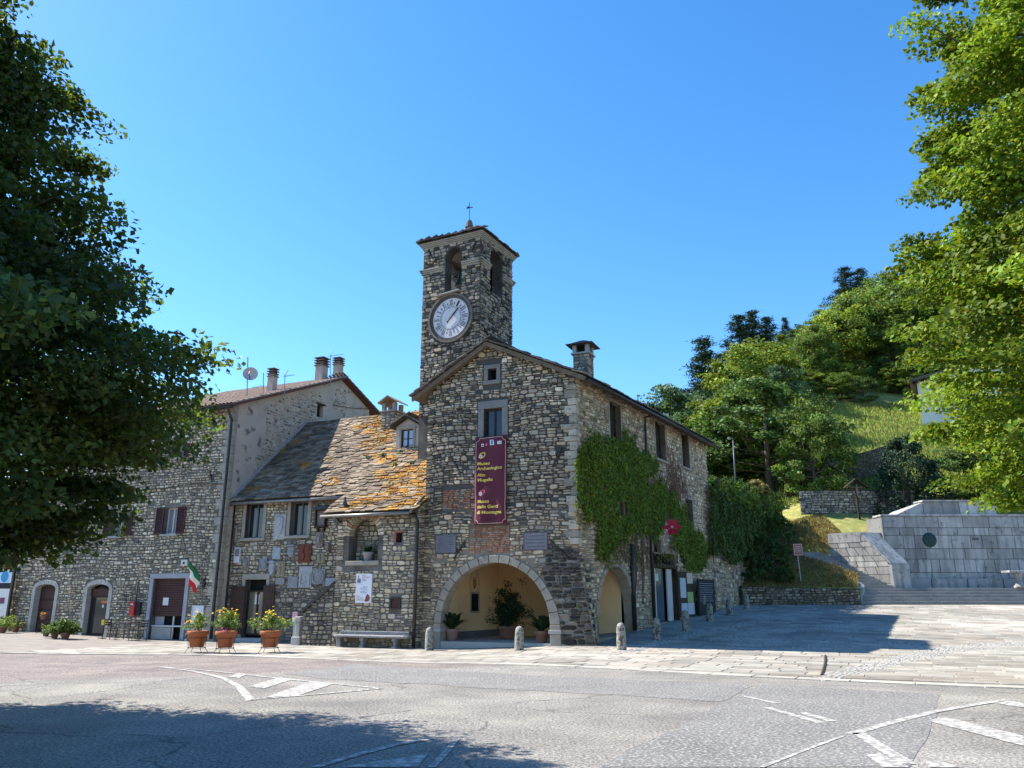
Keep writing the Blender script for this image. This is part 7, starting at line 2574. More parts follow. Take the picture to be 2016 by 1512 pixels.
def vine(fr, polys_px, dens, size, mat, parent, name='foliage', thick=(.08, .28), avoid=(), lo=.55, hi=1.3, edge_col=None):
    Ps, Ns, Cs = [], [], []
    for poly, tk in polys_px:
        ab = [fr.hit(*q, .12) for q in poly]
        amin, amax = min(q[0] for q in ab), max(q[0] for q in ab)
        bmin, bmax = min(q[1] for q in ab), max(q[1] for q in ab)
        n = int((amax - amin) * (bmax - bmin) * dens)
        for k in range(n):
            a, b = rnd.uniform(amin, amax), rnd.uniform(bmin, bmax)
            nz = .30 * noise.noise(Vector((a * 2.6, b * 1.1, 1.5))) + .16 * noise.noise(Vector((a * 7, b * 2.5, 8.5))) + rnd.gauss(0, .07)
            if not in_poly(ab, a + nz, b + nz * 1.3):
                continue
            if any(q[0] < a < q[1] and q[2] < b < q[3] for q in avoid):
                continue
            bulge = .5 + .5 * noise.noise(Vector((a * 1.1, b * 1.1, 4)))
            c = tk[0] + (tk[1] - tk[0]) * bulge * rnd.uniform(.5, 1)
            Ps.append(tuple(fr.pt(a, b, c)))
            n_ = fr.n * rnd.uniform(.5, 1.2) + Vector((rnd.gauss(0, .4), rnd.gauss(0, .4), rnd.uniform(-.1, .9)))
            Ns.append(tuple(n_))
            v = rnd.uniform(lo, hi) * (.8 + .4 * bulge)
            Cs.append((v * 1.05, v, v * .9) if rnd.random() < .85 else (v * 1.9, v * 1.25, v * .8))
    P_, N_, C_ = np.array(Ps), np.array(Ns), np.array(Cs)
    me = leaf_mesh(name, P_ - np.array(ORG[parent.name]), N_, nrng.uniform(.7, 1.25, len(P_)) * size, C_, .8, .9)
    return link_mesh(name, me, mat, parent)
VN = thing('climbing_vine', 'bright green creeper spread over the hall side wall', 'creeper', FR.pt(3.2, .3, .1)[:])
av = [(q[0] + .02, q[1] - .02, q[2] + .1, q[3]) for q in rw + rw2[:1] + rw2[2:3]]
vine(FR, [([(1131, 905), (1150, 872), (1175, 858), (1200, 872), (1212, 850), (1228, 842), (1240, 856), (1252, 880), (1278, 895), (1296, 912), (1294, 930), (1272, 950), (1268, 968), (1286, 950), (1304, 945), (1316, 965), (1330, 965), (1332, 985), (1316, 1000), (1309, 1040), (1290, 1062), (1272, 1050), (1250, 1046), (1225, 1062), (1205, 1085), (1190, 1110), (1178, 1090), (1175, 1030), (1150, 1012), (1135, 990)], (.05, .26)),
          ([(1318, 1000), (1345, 990), (1358, 1030), (1362, 1050), (1385, 1058), (1398, 1075), (1398, 1100), (1380, 1128), (1350, 1118), (1340, 1080), (1325, 1060)], (.05, .24))],
     520, .12, LF_VINE, VN, 'foliage', avoid=av)
vine(FR, [([(1175, 1050), (1240, 1045), (1275, 1095), (1300, 1130), (1262, 1110), (1215, 1118), (1180, 1120)], (.05, .16)),
          ([(1132, 985), (1180, 985), (1178, 1030), (1150, 1045), (1136, 1040)], (.04, .12)), ([(1150, 862), (1156, 845), (1180, 850), (1200, 866)], (.03, .1)), ([(1290, 1090), (1330, 1080), (1332, 1110), (1300, 1118)], (.05, .2))],
     90, .11, leaf_mat('vine_leaf_dry', (.17, .17, .035), (.2, .2, .03), .3), VN, 'sparse_foliage')
stems = MB()
def wander(fr, a, b, n, st, up, r0):
    pts = [fr.pt(a, b, .05)]
    ang = up
    for k in range(n):
        ang += rnd.gauss(0, .35)
        a += math.cos(ang) * st
        b += math.sin(ang) * st
        if b > EAVE_R - .4 or b < 1:
            break
        pts.append(fr.pt(a, b, .045 + rnd.uniform(0, .02)))
    if len(pts) > 2:
        stems.tube(pts, [r0 * (1 - .7 * k / len(pts)) for k in range(len(pts))], 4)
for k in range(120):
    x, y = rnd.choice(((1300, 1000), (1320, 990), (1335, 960), (1310, 930), (1325, 1000), (1340, 985), (1315, 960)))
    a, b = FR.hit(x + rnd.uniform(-12, 12), y + rnd.uniform(-20, 20))
    wander(FR, a, b, 12, .13, math.pi / 2 + rnd.gauss(0, .7), .014)
for k in range(70):
    a, b = FR.hit(rnd.uniform(1200, 1275), rnd.uniform(1060, 1115))
    wander(FR, a, b, 10, .12, math.pi / 2 + rnd.gauss(0, .6), .015)
for k in range(12):
    a, b = FR.hit(rnd.uniform(1150, 1260), rnd.uniform(860, 890))
    wander(FR, a, b, 8, .12, math.pi / 2 + rnd.gauss(0, .6), .008)
for px0, py0, px1, py1 in ((1245, 1200, 1250, 1050), (1262, 1190, 1262, 1060), (1330, 1110, 1328, 960)):
    a0, b0 = FR.hit(px0, py0); a1, b1 = FR.hit(px1, py1)
    for s in range(3):
        stems.tube([FR.pt(a0 + (a1 - a0) * f + .06 * math.sin(f * 9 + s * 2) + s * .05, b0 + (b1 - b0) * f, .07) for f in [k / 9 for k in range(10)]], .022, 5)
stems.build('stems', M_STEM, VN, kind='stuff')
# pigeon on the annexe roof
pp = sroof(FS.hit(673, 990, .3)[0], -.1, .12)
PG = MB()
for prof, sq in (([( .01, 0), (.05, .03), (.085, .1), (.09, .16), (.07, .23), (.045, .27), (.04, .3), (.05, .33), (.045, .37), (.01, .395)], .8),):
    PG.lathe(prof, pp, 12, squash=sq)
PG.hexa([pp + Vector((.03, .02, .10)), pp + Vector((.03, -.04, .10)), pp + Vector((.22, -.03, .0)), pp + Vector((.22, .02, .0))], [pp + Vector((.03, .02, .16)), pp + Vector((.03, -.04, .16)), pp + Vector((.22, -.03, .02)), pp + Vector((.22, .02, .02))])
PG.hexa([pp + Vector((-.04, -.01, .335)), pp + Vector((-.04, .01, .335)), pp + Vector((-.085, 0, .33))], [pp + Vector((-.04, -.01, .355)), pp + Vector((-.04, .01, .355)), pp + Vector((-.085, 0, .335))])
ob = PG.build('pigeon', pmat('pigeon_grey', (.05, .055, .07), (.09, .095, .11), 10, .7, 0), smooth=True)
tag(ob, 'dark pigeon perched on the annexe roof corner', 'pigeon')
# ================================================================== hillside
C0x, C0y = 19.0, 45.0
def zone(x, y):
    return ((x - C0x) + (y - C0y) > 2.0 and y < 49.9) or (y < 46.4 and x > 18.85 + (y - 44.6) * .6)
GWALL0 = PR + RU * (RLEN + .12)
GWALL_L = 15.0
def left_of_gwall(x, y):
    p = Vector((x, y, 0)) - GWALL0
    return p.dot(FR.n) < -.25

def hillz(x, y):
    z = hill(x, y)
    if zone(x, y):
        return .3
    if y < 44.7:
        return .3
    return z
m = MB()
xs = [8 + .75 * k for k in range(52)] + [47 + 2.5 * k for k in range(50)]
ys = [44.0, 44.45, 44.75] + [45.3 + .75 * k for k in range(32)] + [70 + 2.5 * k for k in range(44)]
for y in ys:
    for x in xs:
        m.V.append((x, y, hillz(x, y)))
w = len(xs)
for j in range(len(ys) - 1):
    for i in range(w - 1):
        m.F.append((j * w + i, j * w + i + 1, (j + 1) * w + i + 1, (j + 1) * w + i))
        m.C.append((1, 1, 1))
hs = m.build('hillside', M_HILL, smooth=True)
hs['kind'] = 'structure'
# raised garden behind the ivy wall
m = MB()
GZ = 6.6
gp0, gp1 = GWALL0 - FR.n * .2, GWALL0 + RU * GWALL_L - FR.n * .2
m.poly([Vector((gp0.x, gp0.y, GZ)), Vector((gp1.x, gp1.y, GZ + .6)), Vector((gp1.x - 4, 80, 9.5)), Vector((-12, 80, 8.5)), Vector((-6, 52, GZ))])
gd_ = m.build('garden_terrace', M_HILL)
gd_['kind'] = 'structure'

# ---- ivy retaining wall continuing the hall's right wall
FG_ = Fr(GWALL0, RU)
IW = thing('garden_wall', 'high rubble retaining wall at the end of the hall', 'wall', FG_.pt(GWALL_L / 2, .9)[:])
gw_out = [(0, .2), (GWALL_L, .6), (GWALL_L, 7.3), (0, 6.9)]
gwb = wall_body(FG_, gw_out, [], M_MORTAR_W, IW, .1)
add_stones(lay_stones(FG_, gw_out, [], (.14, .26), (.18, .5), .4, (.01, .07), .03, palette(WARM + GREY, .2), .06, 111, b_from=.3), gwb, M_STONE_L, top=250)
part('wall_end', M_MORTAR_W, IW, lambda m: (m.poly([FG_.pt(GWALL_L, .6, 0), FG_.pt(GWALL_L, 7.3, 0), FG_.pt(GWALL_L, 7.3, -1), FG_.pt(GWALL_L, .6, -1)]), m.poly([FG_.pt(0, 6.9, 0), FG_.pt(GWALL_L, 7.3, 0), FG_.pt(GWALL_L, 7.3, -.5), FG_.pt(0, 6.9, -.5)])))
IV = thing('wall_ivy', 'dark ivy hanging over the garden retaining wall', 'ivy', FG_.pt(5, 1.5, .1)[:])
vine(FG_, [([(1392, 955), (1420, 945), (1470, 955), (1532, 975), (1535, 1040), (1530, 1090), (1500, 1085), (1480, 1110), (1465, 1085), (1440, 1112), (1415, 1085), (1395, 1090)], (.15, .6))], 300, .16, LF_IVY, IV, 'foliage')
Pt, Nt, St = sprays([np.array(FG_.pt(a, 7.0 + .3 * math.sin(a * 2) + rnd.uniform(-.2, .35), -.1 + rnd.uniform(-.3, .4))) - np.array(ORG[IV.name]) for a in np.linspace(.3, GWALL_L - .5, 40)], [np.array((.2, -.5, .8))] * 40, [.5] * 40, 130, .16, .6)
link_mesh('top_foliage', leaf_mesh('top_foliage', Pt, Nt, St, leaf_cols(len(Pt), .8, 1.4)), leaf_mat('ivy_top_leaf', (.11, .20, .03), (.15, .25, .03), .35), IV)

# ---- low retaining wall at the back of the square
def dry_wall(p0, p1, zb0, zb1, h0, h1, label, seed, pal, depth=.5, hr=(.1, .19), wr=(.16, .45), name='retaining_wall', mortar=None, top=200, stone=None):
    p0, p1 = Vector((p0[0], p0[1], 0)), Vector((p1[0], p1[1], 0))
    ln = (p1 - p0).length
    sh = lambda p: p
    fr = Fr(p0, (p1 - p0).normalized())
    fr.warp = lambda p: Vector((p.x, p.y, p.z + zb0 + (zb1 - zb0) * max(0, min(1, (p - fr.o).dot(fr.u) / ln))))
    o = thing(name, label, 'wall', fr.pt(ln / 2, 0)[:])
    out = [(0, -.6), (ln, -.6), (ln, h1), (0, h0)]
    b = wall_body(fr, out, [], mortar or M_MORTAR_D, o, .1)
    add_stones(lay_stones(fr, out, [], hr, wr, .35, (.01, .06), .02, pal, .05, seed, b_from=-.55), b, stone or M_STONE_L, top=top)
    part('wall_top', mortar or M_MORTAR_D, o, lambda m: m.hexa([fr.pt(0, h0 - .02, -depth), fr.pt(ln, h1 - .02, -depth), fr.pt(ln, h1 - .02, -.003), fr.pt(0, h0 - .02, -.003)][::-1], [fr.pt(0, h0 + .03, -depth), fr.pt(ln, h1 + .03, -depth), fr.pt(ln, h1 + .03, .03), fr.pt(0, h0 + .03, .03)][::-1]))
    return o, fr
dry_wall((12.5, 44.35), (19.0, 44.5), 1.12, 1.2, 1.0, .80, 'low dark dry stone wall along the back of the square', 121, palette([(c[0] * .6, c[1] * .6, c[2] * .55) for c in GREY + WARM], .2))
p0, p1 = at_depth(1575, 990, 54), at_depth(1800, 988, 54)
dry_wall(p0, p1, p0.z - .2, p1.z - .2, 1.0, 1.0, 'pale grey terrace wall behind the wayside crucifix', 123, palette(GREY + PALE, .15))
p0, p1 = at_depth(1545, 958, 58), at_depth(1750, 905, 60)
dry_wall(p0, p1, p0.z - .4, p1.z - .4, 1.1, 1.5, 'upper brown terrace wall below the meadow', 125, palette([(.2, .15, .10), (.26, .2, .13), (.15, .12, .085), (.3, .25, .18)], .15))

# ================================================================== monument
LZ = 2.08
MN = thing('war_memorial', 'pale stone memorial wall with stepped blocks and bronze roundel', 'memorial', (27, 48, LZ))
M_MON = pmat('memorial_stone', (.46, .45, .43), (.30, .30, .295), 1.3, .85, .6, 20, speck=(.15, .15, .145), speck_scale=3.4, speck_lo=.56, speck_hi=.70, streak=(.17, .17, .16))
M_MONB = pmat('memorial_body', (.20, .20, .195), (.15, .15, .148), 2, .9, .3)
def mon_col(rg):
    v = rg.choice((.68, .8, .88, .95, 1.0, 1.1))
    return (v, v * rg.uniform(.98, 1.01), v * rg.uniform(.95, 1.0))
M_MONA = pmat('memorial_block', (.50, .49, .465), (.34, .34, .33), 1.1, .85, .6, 20, attr=True, speck=(.14, .145, .14), speck_scale=2.6, speck_lo=.58, speck_hi=.72, streak=(.15, .155, .15))
def ashlar(fr, outline, parent, rowh, wr, seed, name='ashlar_block', zmin=None):
    rg = random.Random(seed)
    sp = poly_span(outline)
    b = min(q[1] for q in outline) if zmin is None else zmin
    b1 = max(q[1] for q in outline)
    while b < b1 - .05:
        h = min(rowh * rg.uniform(.7, 1.35), b1 - b)
        lo, hi = sp(b + .02), sp(b + h - .02)
        if lo and hi:
            # blocks follow the slanting ends of the wall
            A0, A1 = lo[0][0], lo[0][1]
            H0, H1 = hi[0][0], hi[0][1]
            x = 0.0
            n = max(1, int((A1 - A0) / rg.uniform(*wr)))
            cuts = [0] + sorted((k + rg.uniform(-.22, .22)) / n for k in range(1, n)) + [1]
            for c0, c1 in zip(cuts[:-1], cuts[1:]):
                g = .012
                ring = [(A0 + (A1 - A0) * c0 + g, b + g), (A0 + (A1 - A0) * c1 - g, b + g), (H0 + (H1 - H0) * c1 - g, b + h - g), (H0 + (H1 - H0) * c0 + g, b + h - g)]
                d = .03 + rg.uniform(0, .008)
                m = MB()
                V0 = [fr.pt(x_, y_, 0) for x_, y_ in ring]
                cx, cy = sum(q[0] for q in ring) / 4, sum(q[1] for q in ring) / 4
                V1 = [fr.pt(x_ + (.01 if x_ < cx else -.01), y_ + (.01 if y_ < cy else -.01), d) for x_, y_ in ring]
                m.faces(V0 + V1, [(4, 5, 6, 7)] + [(k, (k + 1) % 4, 4 + (k + 1) % 4, 4 + k) for k in range(4)], mon_col(rg))
                m.build(name, M_MONA, parent, colors=True)
        b += h
X0 = at_depth(1770, 1100, 48).x
FMN = Fr((X0 - .8, 48, 0), (1, 0))
zl = at_depth(1850, 1017, 48).z
zu = at_depth(1890, 988, 48.9).z
WL = 15
def warp_none(p):
    return p
mo = [(0, 1.9), (WL, 1.9), (WL, zl), (0, zl)]
core = part('core', M_MONB, MN, lambda m: (m.box((FMN.o.x + WL / 2, 49.0, (1.9 + zl) / 2), (WL, 1.98, zl - 1.9 - .02)),))
ashlar(FMN, mo, core, .60, (.6, 1.7), 5)
part('coping', M_MON, MN, lambda m: m.box((FMN.o.x + WL / 2, 48.45, zl + .06), (WL + .1, 1.1, .12)), bevel=.015)
xu0, xu1 = at_depth(1818, 1005, 48.9).x, at_depth(1962, 1005, 48.9).x
FMU = Fr((xu0, 48.9, 0), (1, 0))
uo = [(0, zl + .1), (xu1 - xu0, zl + .1), (xu1 - xu0 - .1, zu), (0, zu)]
ub = part('upper_block', M_MONB, MN, lambda m: m.box(((xu0 + xu1) / 2, 49.4, (zl + zu) / 2), (xu1 - xu0 - .02, .96, zu - zl - .02)))
ashlar(FMU, uo, ub, zu - zl, (1.2, 2.4), 6, 'upper_ashlar')
part('upper_coping', M_MON, MN, lambda m: m.box(((xu0 + xu1) / 2, 49.35, zu + .05), (xu1 - xu0 + .1, 1.15, .1)), bevel=.015)
# plinth course and base slabs
M_STEP2 = pmat('memorial_base', (.33, .335, .335), (.26, .265, .265), 1, .8, .3)
xb0 = at_depth(1765, 1148, 47.6).x
for k in range(6):
    a = xb0 + k * 2.1
    part('base_slab', M_MON if k % 3 else M_STEP2, MN, lambda m: m.box((a + 1.02, 47.78, LZ + .27), (2.04, .38, .54)), bevel=.012)
# bronze roundel and small plate
ra_, rb_ = FMN.hit(1830, 1063, .04)
br = MB()
n = 28
P_ = [FMN.pt(ra_, rb_, .10)]
for r_, c in ((.18, .095), (.34, .085), (.42, .06), (.43, .02)):
    P_ += [FMN.pt(ra_ + r_ * math.cos(2 * math.pi * k / n), rb_ + r_ * math.sin(2 * math.pi * k / n), c) for k in range(n)]
fs = [(0, 1 + k, 1 + (k + 1) % n) for k in range(n)]
for j in range(3):
    fs += [(1 + j * n + k, 1 + (j + 1) * n + k, 1 + (j + 1) * n + (k + 1) % n, 1 + j * n + (k + 1) % n) for k in range(n)]
br.faces(P_, fs)
br.build('bronze_roundel', pmat('patina_bronze', (.035, .075, .075), (.02, .035, .035), 7, .55, .8, 9, metallic=.4), MN, smooth=True)
pa_, pb_ = FMN.hit(1920, 1061, .04)
part('small_plate', pmat('plate_dark', (.10, .11, .12), None, 1, .5, 0), MN, lambda m: m.fbox(FMN, pa_ - .2, pa_ + .2, pb_ - .08, pb_ + .08, .02, .055))
# wing wall beside the stair
P1 = Vector((21.75, 46.5, 0))
wd_ = Vector((-.7071, .7071, 0))
FW = Fr(P1 + wd_ * 3.45, -wd_)     # faces left-front; a runs from the back (0) to the front
zt = 5.24
wing = [(0, 3.6), (3.45, LZ - .1), (3.45, 3.43), (1.95, zt), (0, zt)]
wb = MB()
th = Vector((1.25, .55, 0))
wb.hexa([FW.pt(x, y, -.0) for x, y in wing], [FW.pt(x, y, 0) + th for x, y in wing])
wg = wb.build('wing_wall', M_MONB, MN)
ashlar(FW, [(0, 3.6 - .6), (3.45, LZ - .1), (3.45, 3.43), (1.95, zt), (0, zt)], wg, .42, (.5, .8), 8, 'wing_block', zmin=LZ - .1)
slope_top = [FW.pt(1.95, zt, .06), FW.pt(3.5, 3.40, .06), FW.pt(3.5, 3.40, .06) + th * 1.05, FW.pt(1.95, zt, .06) + th * 1.05]
part('sloping_coping', M_MON, MN, lambda m: m.hexa(slope_top, [q + Vector((0, 0, .09)) for q in slope_top]), bevel=.012)
part('wing_pedestal', M_MON, MN, lambda m: m.hexa([FW.pt(3.42, LZ - .05, .05), FW.pt(3.56, LZ - .05, .05), FW.pt(3.56, LZ - .05, 0) + th, FW.pt(3.42, LZ - .05, 0) + th], [FW.pt(3.42, 3.4, .05), FW.pt(3.56, 3.4, .05), FW.pt(3.56, 3.4, 0) + th, FW.pt(3.42, 3.4, 0) + th]))
flat = [FW.pt(0, zt, .05), FW.pt(1.95, zt, .05), FW.pt(1.95, zt, 0) + th, Vector((FMN.o.x + .2, 48.2, zt)), Vector((FMN.o.x + .2, 50.4, zt)), FW.pt(0, zt, 0) + Vector((.6, 1.0, 0))]
part('landing_slab', M_MON, MN, lambda m: m.hexa([q + Vector((0, 0, -.5)) for q in flat], [q + Vector((0, 0, .08)) for q in flat]))
part('terrace_parapet', M_MON, MN, lambda m: m.hexa([(FMN.o.x + 1.0, 48.05, zl + .12), (xu0 - .05, 48.8, zl + .12), (xu0 - .05, 49.8, zl + .12), (FMN.o.x + 1.0, 49.8, zl + .12)], [(FMN.o.x + 1.6, 48.6, zl + .45), (xu0 - .05, 48.85, zu - .05), (xu0 - .05, 49.8, zu - .05), (FMN.o.x + 1.6, 49.8, zl + .45)]))
Pp, Nn_, Ss = sprays([np.array((FMN.o.x + .3 + .25 * k, 48.3, zt + .45 + .1 * math.sin(k * 2))) - np.array((27, 48, LZ)) for k in range(6)], [np.array((0, -.5, .6))] * 6, [.3] * 6, 120, .12)
BU = thing('wall_shrub', 'small green shrub growing on the memorial ledge', 'shrub', (27, 48, LZ))
link_mesh('foliage', leaf_mesh('foliage', Pp, Nn_, Ss, leaf_cols(len(Pp))), LF_BRIGHT, BU)
part('stem', M_STEM, BU, lambda m: m.tube([(FMN.o.x + .8, 48.35, zt + .02), (FMN.o.x + .85, 48.3, zt + .5)], .03, 5))
# broad front steps
SS = thing('memorial_steps', 'broad shallow stone steps in front of the memorial', 'steps', (27, 45.5, 1.2))
zg = 1.2
ns = 5
xl = [18.95, 19.25, 19.5, 19.75, 20.0]
M_STEP = pmat('step_stone', (.30, .29, .27), (.20, .195, .185), 1.2, .85, .4, 20, speck=(.20, .195, .18), speck_scale=3)
for k in range(ns):
    z1_ = zg + (LZ - zg) * (k + 1) / ns
    x = xl[k]
    seg = 0
    while x < 42:
        l = rnd.uniform(1.6, 2.6)
        part('step_slab', M_STEP, SS, lambda m: m.hexa([(x + .004, 44.6 + k * .42, .6), (x + l - .004, 44.6 + k * .42, .6), (x + l - .004, 47.9, .6), (x + .004, 47.9, .6)],
             [(x + .004, 44.6 + k * .42, z1_ - rnd.uniform(0, .004)), (x + l - .004, 44.6 + k * .42, z1_), (x + l - .004, 47.9 if k == ns - 1 else 44.6 + (k + 1) * .42 + .1, z1_), (x + .004, 47.9 if k == ns - 1 else 44.6 + (k + 1) * .42 + .1, z1_)]), bevel=.012)
        x += l
# narrow stair up the slope
NS = thing('hill_stair', 'narrow stone stair climbing left of the memorial', 'stair', (19.5, 47, 2.1))
n_st = 13
for k in range(n_st):
    y0_ = 46.42 + .225 * k
    xr = 21.72 - .225 * k
    xl_ = 20.02 - .225 * k
    zt_ = LZ + .165 * (k + 1)
    part('step', M_STEP, NS, lambda m: m.hexa([(xl_, y0_, zt_ - .8), (xr, y0_, zt_ - .8), (xr - .25, y0_ + .3, zt_ - .8), (xl_ - .25, y0_ + .3, zt_ - .8)], [(xl_, y0_, zt_), (xr, y0_, zt_), (xr - .25, y0_ + .3, zt_), (xl_ - .25, y0_ + .3, zt_)]), bevel=.01)
kz = LZ + .12
part('side_kerb', M_MON, NS, lambda m: m.hexa([(19.78, 46.25, kz - 1), (20.06, 46.25, kz - 1), (17.1, 49.3, kz + 1), (16.82, 49.3, kz + 1)], [(19.78, 46.25, kz + .1), (20.06, 46.25, kz + .1), (17.1, 49.3, kz + 2.12), (16.82, 49.3, kz + 2.12)]), bevel=.02)
part('kerb_foot', M_MON, NS, lambda m: m.hexa([(18.72, 44.5, .6), (18.98, 44.5, .6), (20.06, 46.24, .6), (19.78, 46.24, .6)], [(18.72, 44.5, 1.38), (18.98, 44.5, 1.38), (20.06, 46.24, kz + .09), (19.78, 46.24, kz + .09)]), bevel=.02)
# stone pillar at the right edge
PX = at_depth(2008, 1130, 46.2)
PLr = thing('stone_table', 'low round topped stone table at the far right of the landing', 'table', (PX.x, 46.4, LZ))
part('pedestal', M_MON, PLr, lambda m: m.lathe([(.3, 0), (.3, .1), (.2, .2), (.16, .5), (.2, .75), (.3, .85)], (PX.x, 46.4, LZ), 16), smooth=True)
part('slab', M_MON, PLr, lambda m: m.box((PX.x + .3, 46.4, LZ + .91), (2.0, .8, .12)), bevel=.02)

# ================================================================== small things on the slope
# brown sign on a pole
sx = at_depth(1576, 1130, 45.4)
tz_ = at_depth(1570, 1070, 45.4)
SGN = thing('brown_sign', 'reddish brown sign on a slim pole by the hill stair', 'sign', (sx.x, 45.4, hill(sx.x, 45.4)))
part('pole', pmat('pole_grey', (.45, .44, .43), None, 1, .5, 0), SGN, lambda m: m.tube([(sx.x, 45.4, hill(sx.x, 45.4) - .2), (sx.x - .1, 45.38, tz_.z)], .03, 6))
cx_, cz_ = at_depth(1571, 1082, 45.3).x, at_depth(1571, 1082, 45.3).z
part('plate', pmat('sign_maroon', (.30, .10, .09), None, 1, .5, 0), SGN, lambda m: m.box((cx_, 45.31, cz_), (.52, .03, .68)), bevel=.01)
part('sign_border', pmat('sign_cream', (.55, .45, .42), None, 1, .5, 0), SGN, lambda m: [m.box((cx_ + x, 45.29, cz_ + z), (w_, .006, h_)) for x, z, w_, h_ in ((-.22, 0, .03, .6), (.22, 0, .03, .6), (0, .29, .42, .03), (0, -.29, .42, .03), (0, .16, .3, .05), (-.02, .05, .34, .03), (0, -.04, .3, .03), (0, -.13, .34, .03))])
# crucifix under a little roof
kx = at_depth(1688, 985, 53)
kz = hill(kx.x, 53)
CX = thing('wayside_crucifix', 'small wooden crucifix under a pitched roof on the slope', 'crucifix', (kx.x, 53, kz))
ztop = at_depth(1688, 943, 53).z
part('post', M_WOOD_D, CX, lambda m: m.box((kx.x, 53, (kz + ztop) / 2 - .1), (.13, .12, ztop - kz)), bevel=.01)
part('cross_arm', M_WOOD_D, CX, lambda m: m.box((kx.x, 52.98, ztop - .65), (1.0, .1, .12)), bevel=.01)
for s in (-1, 1):
    part('roof_board', M_WOOD_D, CX, lambda m: m.bar((kx.x, 53, ztop), (kx.x + s * .82, 53, ztop - .62), .06, .4, (0, 1, 0)))
m = MB()
fz = ztop - .62
m.tube([(kx.x, 52.9, fz + .10), (kx.x, 52.9, fz - .12), (kx.x, 52.9, fz - .3), (kx.x + .015, 52.9, fz - .62)], [.05, .075, .06, .03], 8)
m.tube([(kx.x, 52.9, fz + .1), (kx.x - .01, 52.88, fz + .16), (kx.x - .015, 52.87, fz + .24)], [.03, .05, .03], 8)
for s in (-1, 1):
    m.tube([(kx.x + s * .05, 52.9, fz + .04), (kx.x + s * .22, 52.9, fz + .06), (kx.x + s * .42, 52.9, fz + .04)], [.03, .024, .016], 6)
m.build('carved_figure', pmat('carved_wood', (.25, .18, .12), None, 1, .7, .1), CX, smooth=True)
# street lamp in the garden
lp0, lp1 = at_depth(1449, 968, 46), at_depth(1443, 866, 46)
SL = thing('street_lamp', 'slim grey street lamp standing above the ivy wall', 'street lamp', (lp0.x, 46, lp0.z - .8))
M_LAMP = pmat('lamp_blue_grey', (.07, .10, .12), None, 1, .45, 0)
part('pole', M_LAMP, SL, lambda m: m.tube([(lp0.x, 46, lp0.z - .8), (lp1.x, 46, lp1.z)], [.06, .035], 8), smooth=True)
part('arm', M_LAMP, SL, lambda m: m.tube([(lp1.x, 46, lp1.z), (lp1.x - .1, 45.9, lp1.z + .1), (lp1.x - .3, 45.7, lp1.z + .1)], .03, 6))
part('lamp_head', M_LAMP, SL, lambda m: m.lathe([(.03, 0), (.13, .02), (.11, .07), (.04, .11), (.015, .12)], (lp1.x - .3, 45.7, lp1.z + .0), 12), smooth=True)
part('diffuser', M_WHITE_W, SL, lambda m: m.lathe([(.01, -.03), (.07, -.02), (.10, .015)], (lp1.x - .3, 45.7, lp1.z + .0), 12), smooth=True)
# garden fence on the ivy wall
FE = thing('garden_fence', 'thin iron fence above the ivy wall', 'fence', FG_.pt(5, 7.0, -.3)[:])
part('rail', M_IRON, FE, lambda m: m.tube([FG_.pt(.5, 7.85, -.35), FG_.pt(GWALL_L - .5, 8.2, -.35)], .018, 5))
for k in range(40):
    a = .6 + k * .35
    part('bar', M_IRON, FE, lambda m: m.tube([FG_.pt(a, 6.7, -.35), FG_.pt(a, 8.0 + .025 * a, -.35)], .012, 4))
# house on the hill
hp = at_depth(1812, 805, 72)
HH = thing('hill_house', 'white house with dark eaves half hidden on the hill', 'house', (hp.x + 4, 74, hp.z - 2))
zw = at_depth(1812, 752, 72).z
part('wall', pmat('white_render', (.72, .70, .66), (.62, .60, .57), 1, .9, .15), HH, lambda m: m.hexa([(hp.x, 72, hp.z - 6), (hp.x + 9, 73, hp.z - 6), (hp.x + 13.5, 80, hp.z - 6), (hp.x + 4.5, 80, hp.z - 6)], [(hp.x, 72, zw), (hp.x + 9, 73, zw + 2.6), (hp.x + 13.5, 80, zw + 2.6), (hp.x + 4.5, 80, zw)]))
rf = part('roof', pmat('dark_roof', (.10, .075, .06), (.14, .11, .09), 3, .8, .3), HH, lambda m: m.hexa([(hp.x - 1.1, 71.2, zw - .2), (hp.x + 10, 72.2, zw + 3.0), (hp.x + 15, 81, zw + 3.0), (hp.x + 4.2, 81, zw - .2)], [(hp.x - 1.1, 71.2, zw + .05), (hp.x + 10, 72.2, zw + 3.25), (hp.x + 15, 81, zw + 3.25), (hp.x + 4.2, 81, zw + .05)]))
for k in range(5):
    part('rafter_end', M_WOOD_D, rf, lambda m: m.box((hp.x - .4 + .9 * k, 71.5 + .1 * k, zw - .22 + .27 * k), (.18, .7, .22)))
wv = (hp.x + 3.2, 71.95, zw - 1.4)
wdw = part('window', M_WOOD_D, HH, lambda m: m.box((wv[0], 72.33, wv[2]), (1.1, .12, 1.3)))
part('pane', M_GLASS, wdw, lambda m: m.box((wv[0], 72.26, wv[2]), (.9, .02, 1.1)))
# ================================================================== trees
M_BARK = pmat('bark', (.10, .08, .06), (.06, .05, .04), 6, .95, .8, 14)

def prof_r(prof, z):
    for (z0, r0), (z1, r1) in zip(prof[:-1], prof[1:]):
        if z0 <= z <= z1:
            return r0 + (r1 - r0) * (z - z0) / (z1 - z0)
    return 0.0

